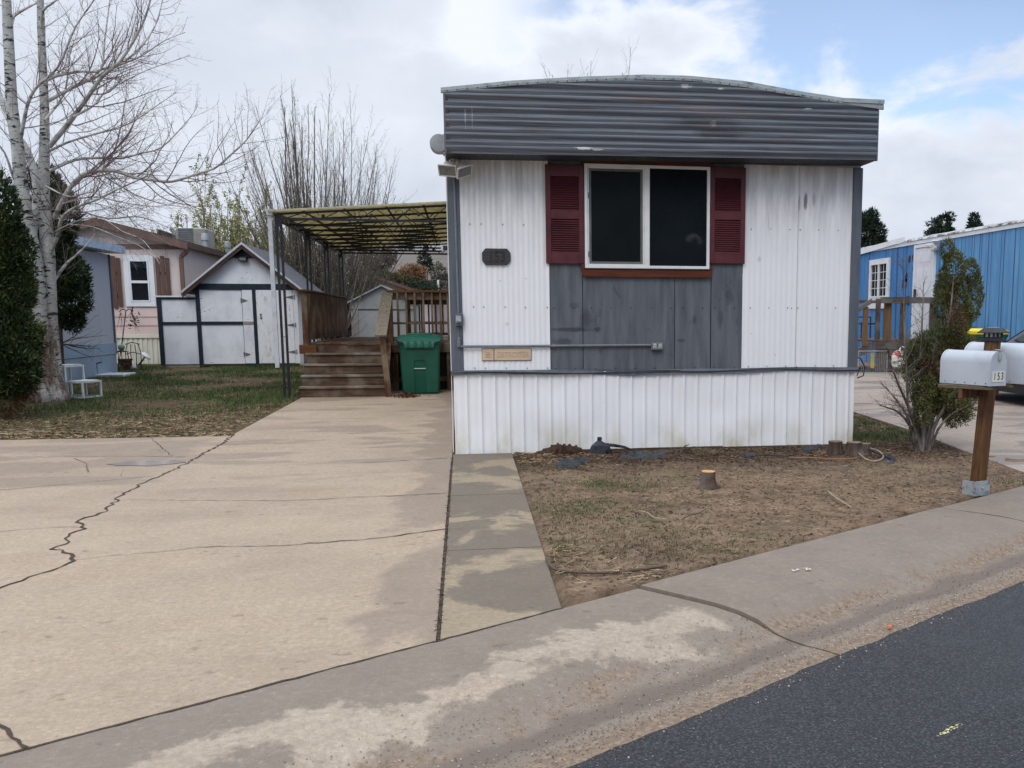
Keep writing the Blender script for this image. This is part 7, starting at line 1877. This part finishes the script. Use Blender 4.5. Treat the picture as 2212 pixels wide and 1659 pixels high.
Pl = np.array([[*(P_(286,690)+Vector((rr.gauss(0,.09), rr.gauss(0,.05), rr.gauss(0,.13))))] for _ in range(34)]); leafdots('withered_leaves', Pl, .045, M['dktwig'], t, np.random.default_rng(3))
c_ = P_(262,750); gl_ = thing('garden_globe', (c_.x, yy, gz(yy)), 'pale green glass globe on a wire stand in front of the cream skirting', 'garden globe')
b = MB(); b.lathe((c_.x, yy, c_.z), [(.01,-.085),(.06,-.06),(.085,0),(.06,.06),(.01,.085)], 16); b.build('globe', plain('green_glass_ball', (.22,.34,.27), .2, .1), gl_, smooth='all')
b = MB()
for q in range(5):
    a = q*1.25; b.tube([(c_.x+.16*math.cos(a), yy+.16*math.sin(a), gz(yy)), (c_.x+.13*math.cos(a), yy+.13*math.sin(a), gz(yy)+.45), (c_.x+.03*math.cos(a), yy+.03*math.sin(a), c_.z-.08)], .010, 5)
for zz in (.15,.45): b.tube([(c_.x+.15*math.cos(a), yy+.15*math.sin(a), gz(yy)+zz) for a in [i*.393 for i in range(17)]], .008, 5)
b.build('stand', M['dark'], gl_, fix=False)
c_ = P_(281,752); wsx = thing('plant_stand', (c_.x, yy+.2, gz(yy)), 'black scrolled wire plant stand right of the green globe', 'plant stand')
b = MB()
for q in (-.16,-.05,.06,.16): b.tube([(c_.x+q, yy+.2, gz(yy)), (c_.x+q*1.1, yy+.2, gz(yy)+.40), (c_.x+q*.8, yy+.2, gz(yy)+.62)], .011, 5)
for zz in (.38,.62): b.tube([(c_.x-.17, yy+.2, gz(yy)+zz), (c_.x, yy+.16, gz(yy)+zz+.05), (c_.x+.17, yy+.2, gz(yy)+zz)], .011, 5)
b.build('wires', M['dark'], wsx, fix=False)
c_ = onG(272, 798); b = MB(); b.lathe((c_.x, c_.y, c_.z-.02), [(.10,0),(.15,.24),(.165,.24),(.165,.28),(.14,.28),(.13,.22)], 16); tag(b.build('plant_pot', plain('rusty_pot', (.16,.06,.035), .8, .25, 8), smooth=True), 'rust-brown plant pot at the foot of the black garden hook', 'plant pot')
c_ = onG(300, 790); sl_ = thing('solar_light', c_, 'toppled white mushroom-shaped garden light on the ground near the shed compartment', 'garden light')
Ml = Matrix.Translation((c_.x, c_.y, c_.z+.02)) @ Matrix.Rotation(R(38), 4, 'Y')
b = MB(); b.lathe((0,0,.28), [(.14,0),(.15,.03),(.08,.07),(.02,.08)], 16); b.xf(Ml); b.build('cap', M['trimwhite'], sl_, smooth=True); b = MB(); b.tube([(0,0,0),(0,0,.28)], .022, 8); b.xf(Ml); b.build('stem', M['dark'], sl_, smooth=True)
c_ = onG(288, 796); b = MB(); b.add([(c_.x-.12,c_.y,c_.z),(c_.x+.14,c_.y-.05,c_.z),(c_.x+.02,c_.y+.02,c_.z+.16),(c_.x-.10,c_.y+.1,c_.z+.2),(c_.x,c_.y+.2,c_.z)], [(0,1,2),(0,2,3),(1,4,2),(2,4,3),(0,3,4)]); tag(b.build('broken_pot', M['trimwhite']), 'broken white pot shard between rusty pot and fallen garden light', 'pot shard')
# puddle: its pale water colour stands in for the reflected horizon sky
k = NM('puddle_water'); M['water'] = k.out((.30,.27,.24), .12, None, 0, .6)
for (px_, py_), rx, ry, sd in (((318,1001), .36, .16, 1),):
    c_ = onG(px_, py_); b = MB(); n = 40
    b.add([(c_.x+rx*math.cos(6.283*j/n)*(1+.25*fbm(math.cos(6.283*j/n)*2+sd, math.sin(6.283*j/n)*2, 1)), c_.y+ry*math.sin(6.283*j/n)*(1+.35*fbm(math.cos(6.283*j/n)*2, math.sin(6.283*j/n)*2+sd, 1)), 0) for j in range(n)], [tuple(range(n))])
    b.v = [(x, y, gz(y)+.0045) for x, y, z in b.v]; o = b.build('puddle', M['water'], fix=False); o['kind'] = 'structure'

# =================================================================== RIGHT YARD THINGS
c0_ = onY(1862, 800, 21.6); c1_ = onY(1914, 800, 21.6); zc0 = gz(21.6); hC = onY(1890, 759, 21.6).z
t = thing('wire_crate', ((c0_.x+c1_.x)/2, 21.6, zc0), 'grey wire pet crate leaning at the foot of the brown porch', 'wire crate')
b = MB(); x0, x1 = c0_.x-.1, c1_.x
for q in range(int((x1-x0)/.045)+1): b.box(x0+q*.045, x0+q*.045+.005, 21.60, 21.605, zc0, hC)
for q in range(12): b.box(x0, x1, 21.594, 21.599, zc0+(hC-zc0)*q/11, zc0+(hC-zc0)*q/11+.005)
b.build('mesh_panel', M['galv'], t)
b = MB(); frame(b, x0-.02, x1+.02, zc0, hC+.02, .022, 21.57, 21.592, .002); b.build('rim', M['galv'], t)
pb('yellow_card', M['binyellow'], t, x0+.32, x0+.42, 21.62, 21.625, zc0+.12, hC-.03, 0)
c_ = onY(1942, 776, 21.4); t = thing('sack', (c_.x, 21.4, gz(21.4)), 'white and red printed sack hanging by the porch skirting', 'sack')
b = MB(); n = 18; rr = random.Random(8)
lv = [(-.22,.10),(-.18,.17),(-.05,.19),(.08,.18),(.17,.13),(.22,.05)]
vs = [(c_.x+r*(1+.08*rr.gauss(0,1))*math.cos(6.283*j/n), 21.4+r*.6*(1+.08*rr.gauss(0,1))*math.sin(6.283*j/n), c_.z+z) for z, r in lv for j in range(n)]
b.add(vs, [(i*n+j, i*n+(j+1)%n, (i+1)*n+(j+1)%n, (i+1)*n+j) for i in range(len(lv)-1) for j in range(n)]+[tuple(range(n))[::-1], tuple(range((len(lv)-1)*n, len(lv)*n))])
k = NM('printed_sack'); a = k.noise(4.5, 3, k.pos((1,1,1.4)), .5, .8); M['sack'] = k.out(k.ramp(a, [(.40, (.38,.05,.04)), (.46, (.62,.60,.55)), (.58, (.66,.66,.62)), (.64, (.20,.24,.18))]), .6)
b.build('bag', M['sack'], t, smooth=True)
b = MB(); b.tube([(c_.x-.05,21.3,c_.z+.2),(c_.x,21.3,c_.z+.3),(c_.x+.1,21.3,c_.z+.28),(c_.x+.12,21.3,c_.z+.15)], .02, 6); b.build('strap', M['trimwhite'], t, smooth=True)
c_ = onG(1905, 801); tag(MB().bbox(c_.x-.2, c_.x+.2, c_.y-.05, c_.y+.12, c_.z, c_.z+.07, .02).build('dish', plain('red_plastic', (.35,.03,.06), .5, .1)), 'flat red plastic tray on the driveway in front of the wire crate', 'tray')
c_ = onY(1857, 715, 23.5); ch = thing('folding_chair', (c_.x, 23.5, zp), 'dark metal chair partly hidden on the brown porch', 'chair')
b = MB()
for dx in (0, .42):
    b.bar((c_.x+dx, 23.4, zp), (c_.x+dx, 23.4, zp+.42), .025); b.bar((c_.x+dx, 23.8, zp), (c_.x+dx, 23.8, zp+.55), .025)
b.build('legs', M['dark'], ch); pb('seat', M['dark'], ch, c_.x-.01, c_.x+.44, 23.38, 23.82, zp+.36, zp+.40)
b = MB(); b.bar((c_.x, 23.8, zp+.55), (c_.x+.42, 23.8, zp+.55), .03); b.build('backrest', M['dark'], ch)
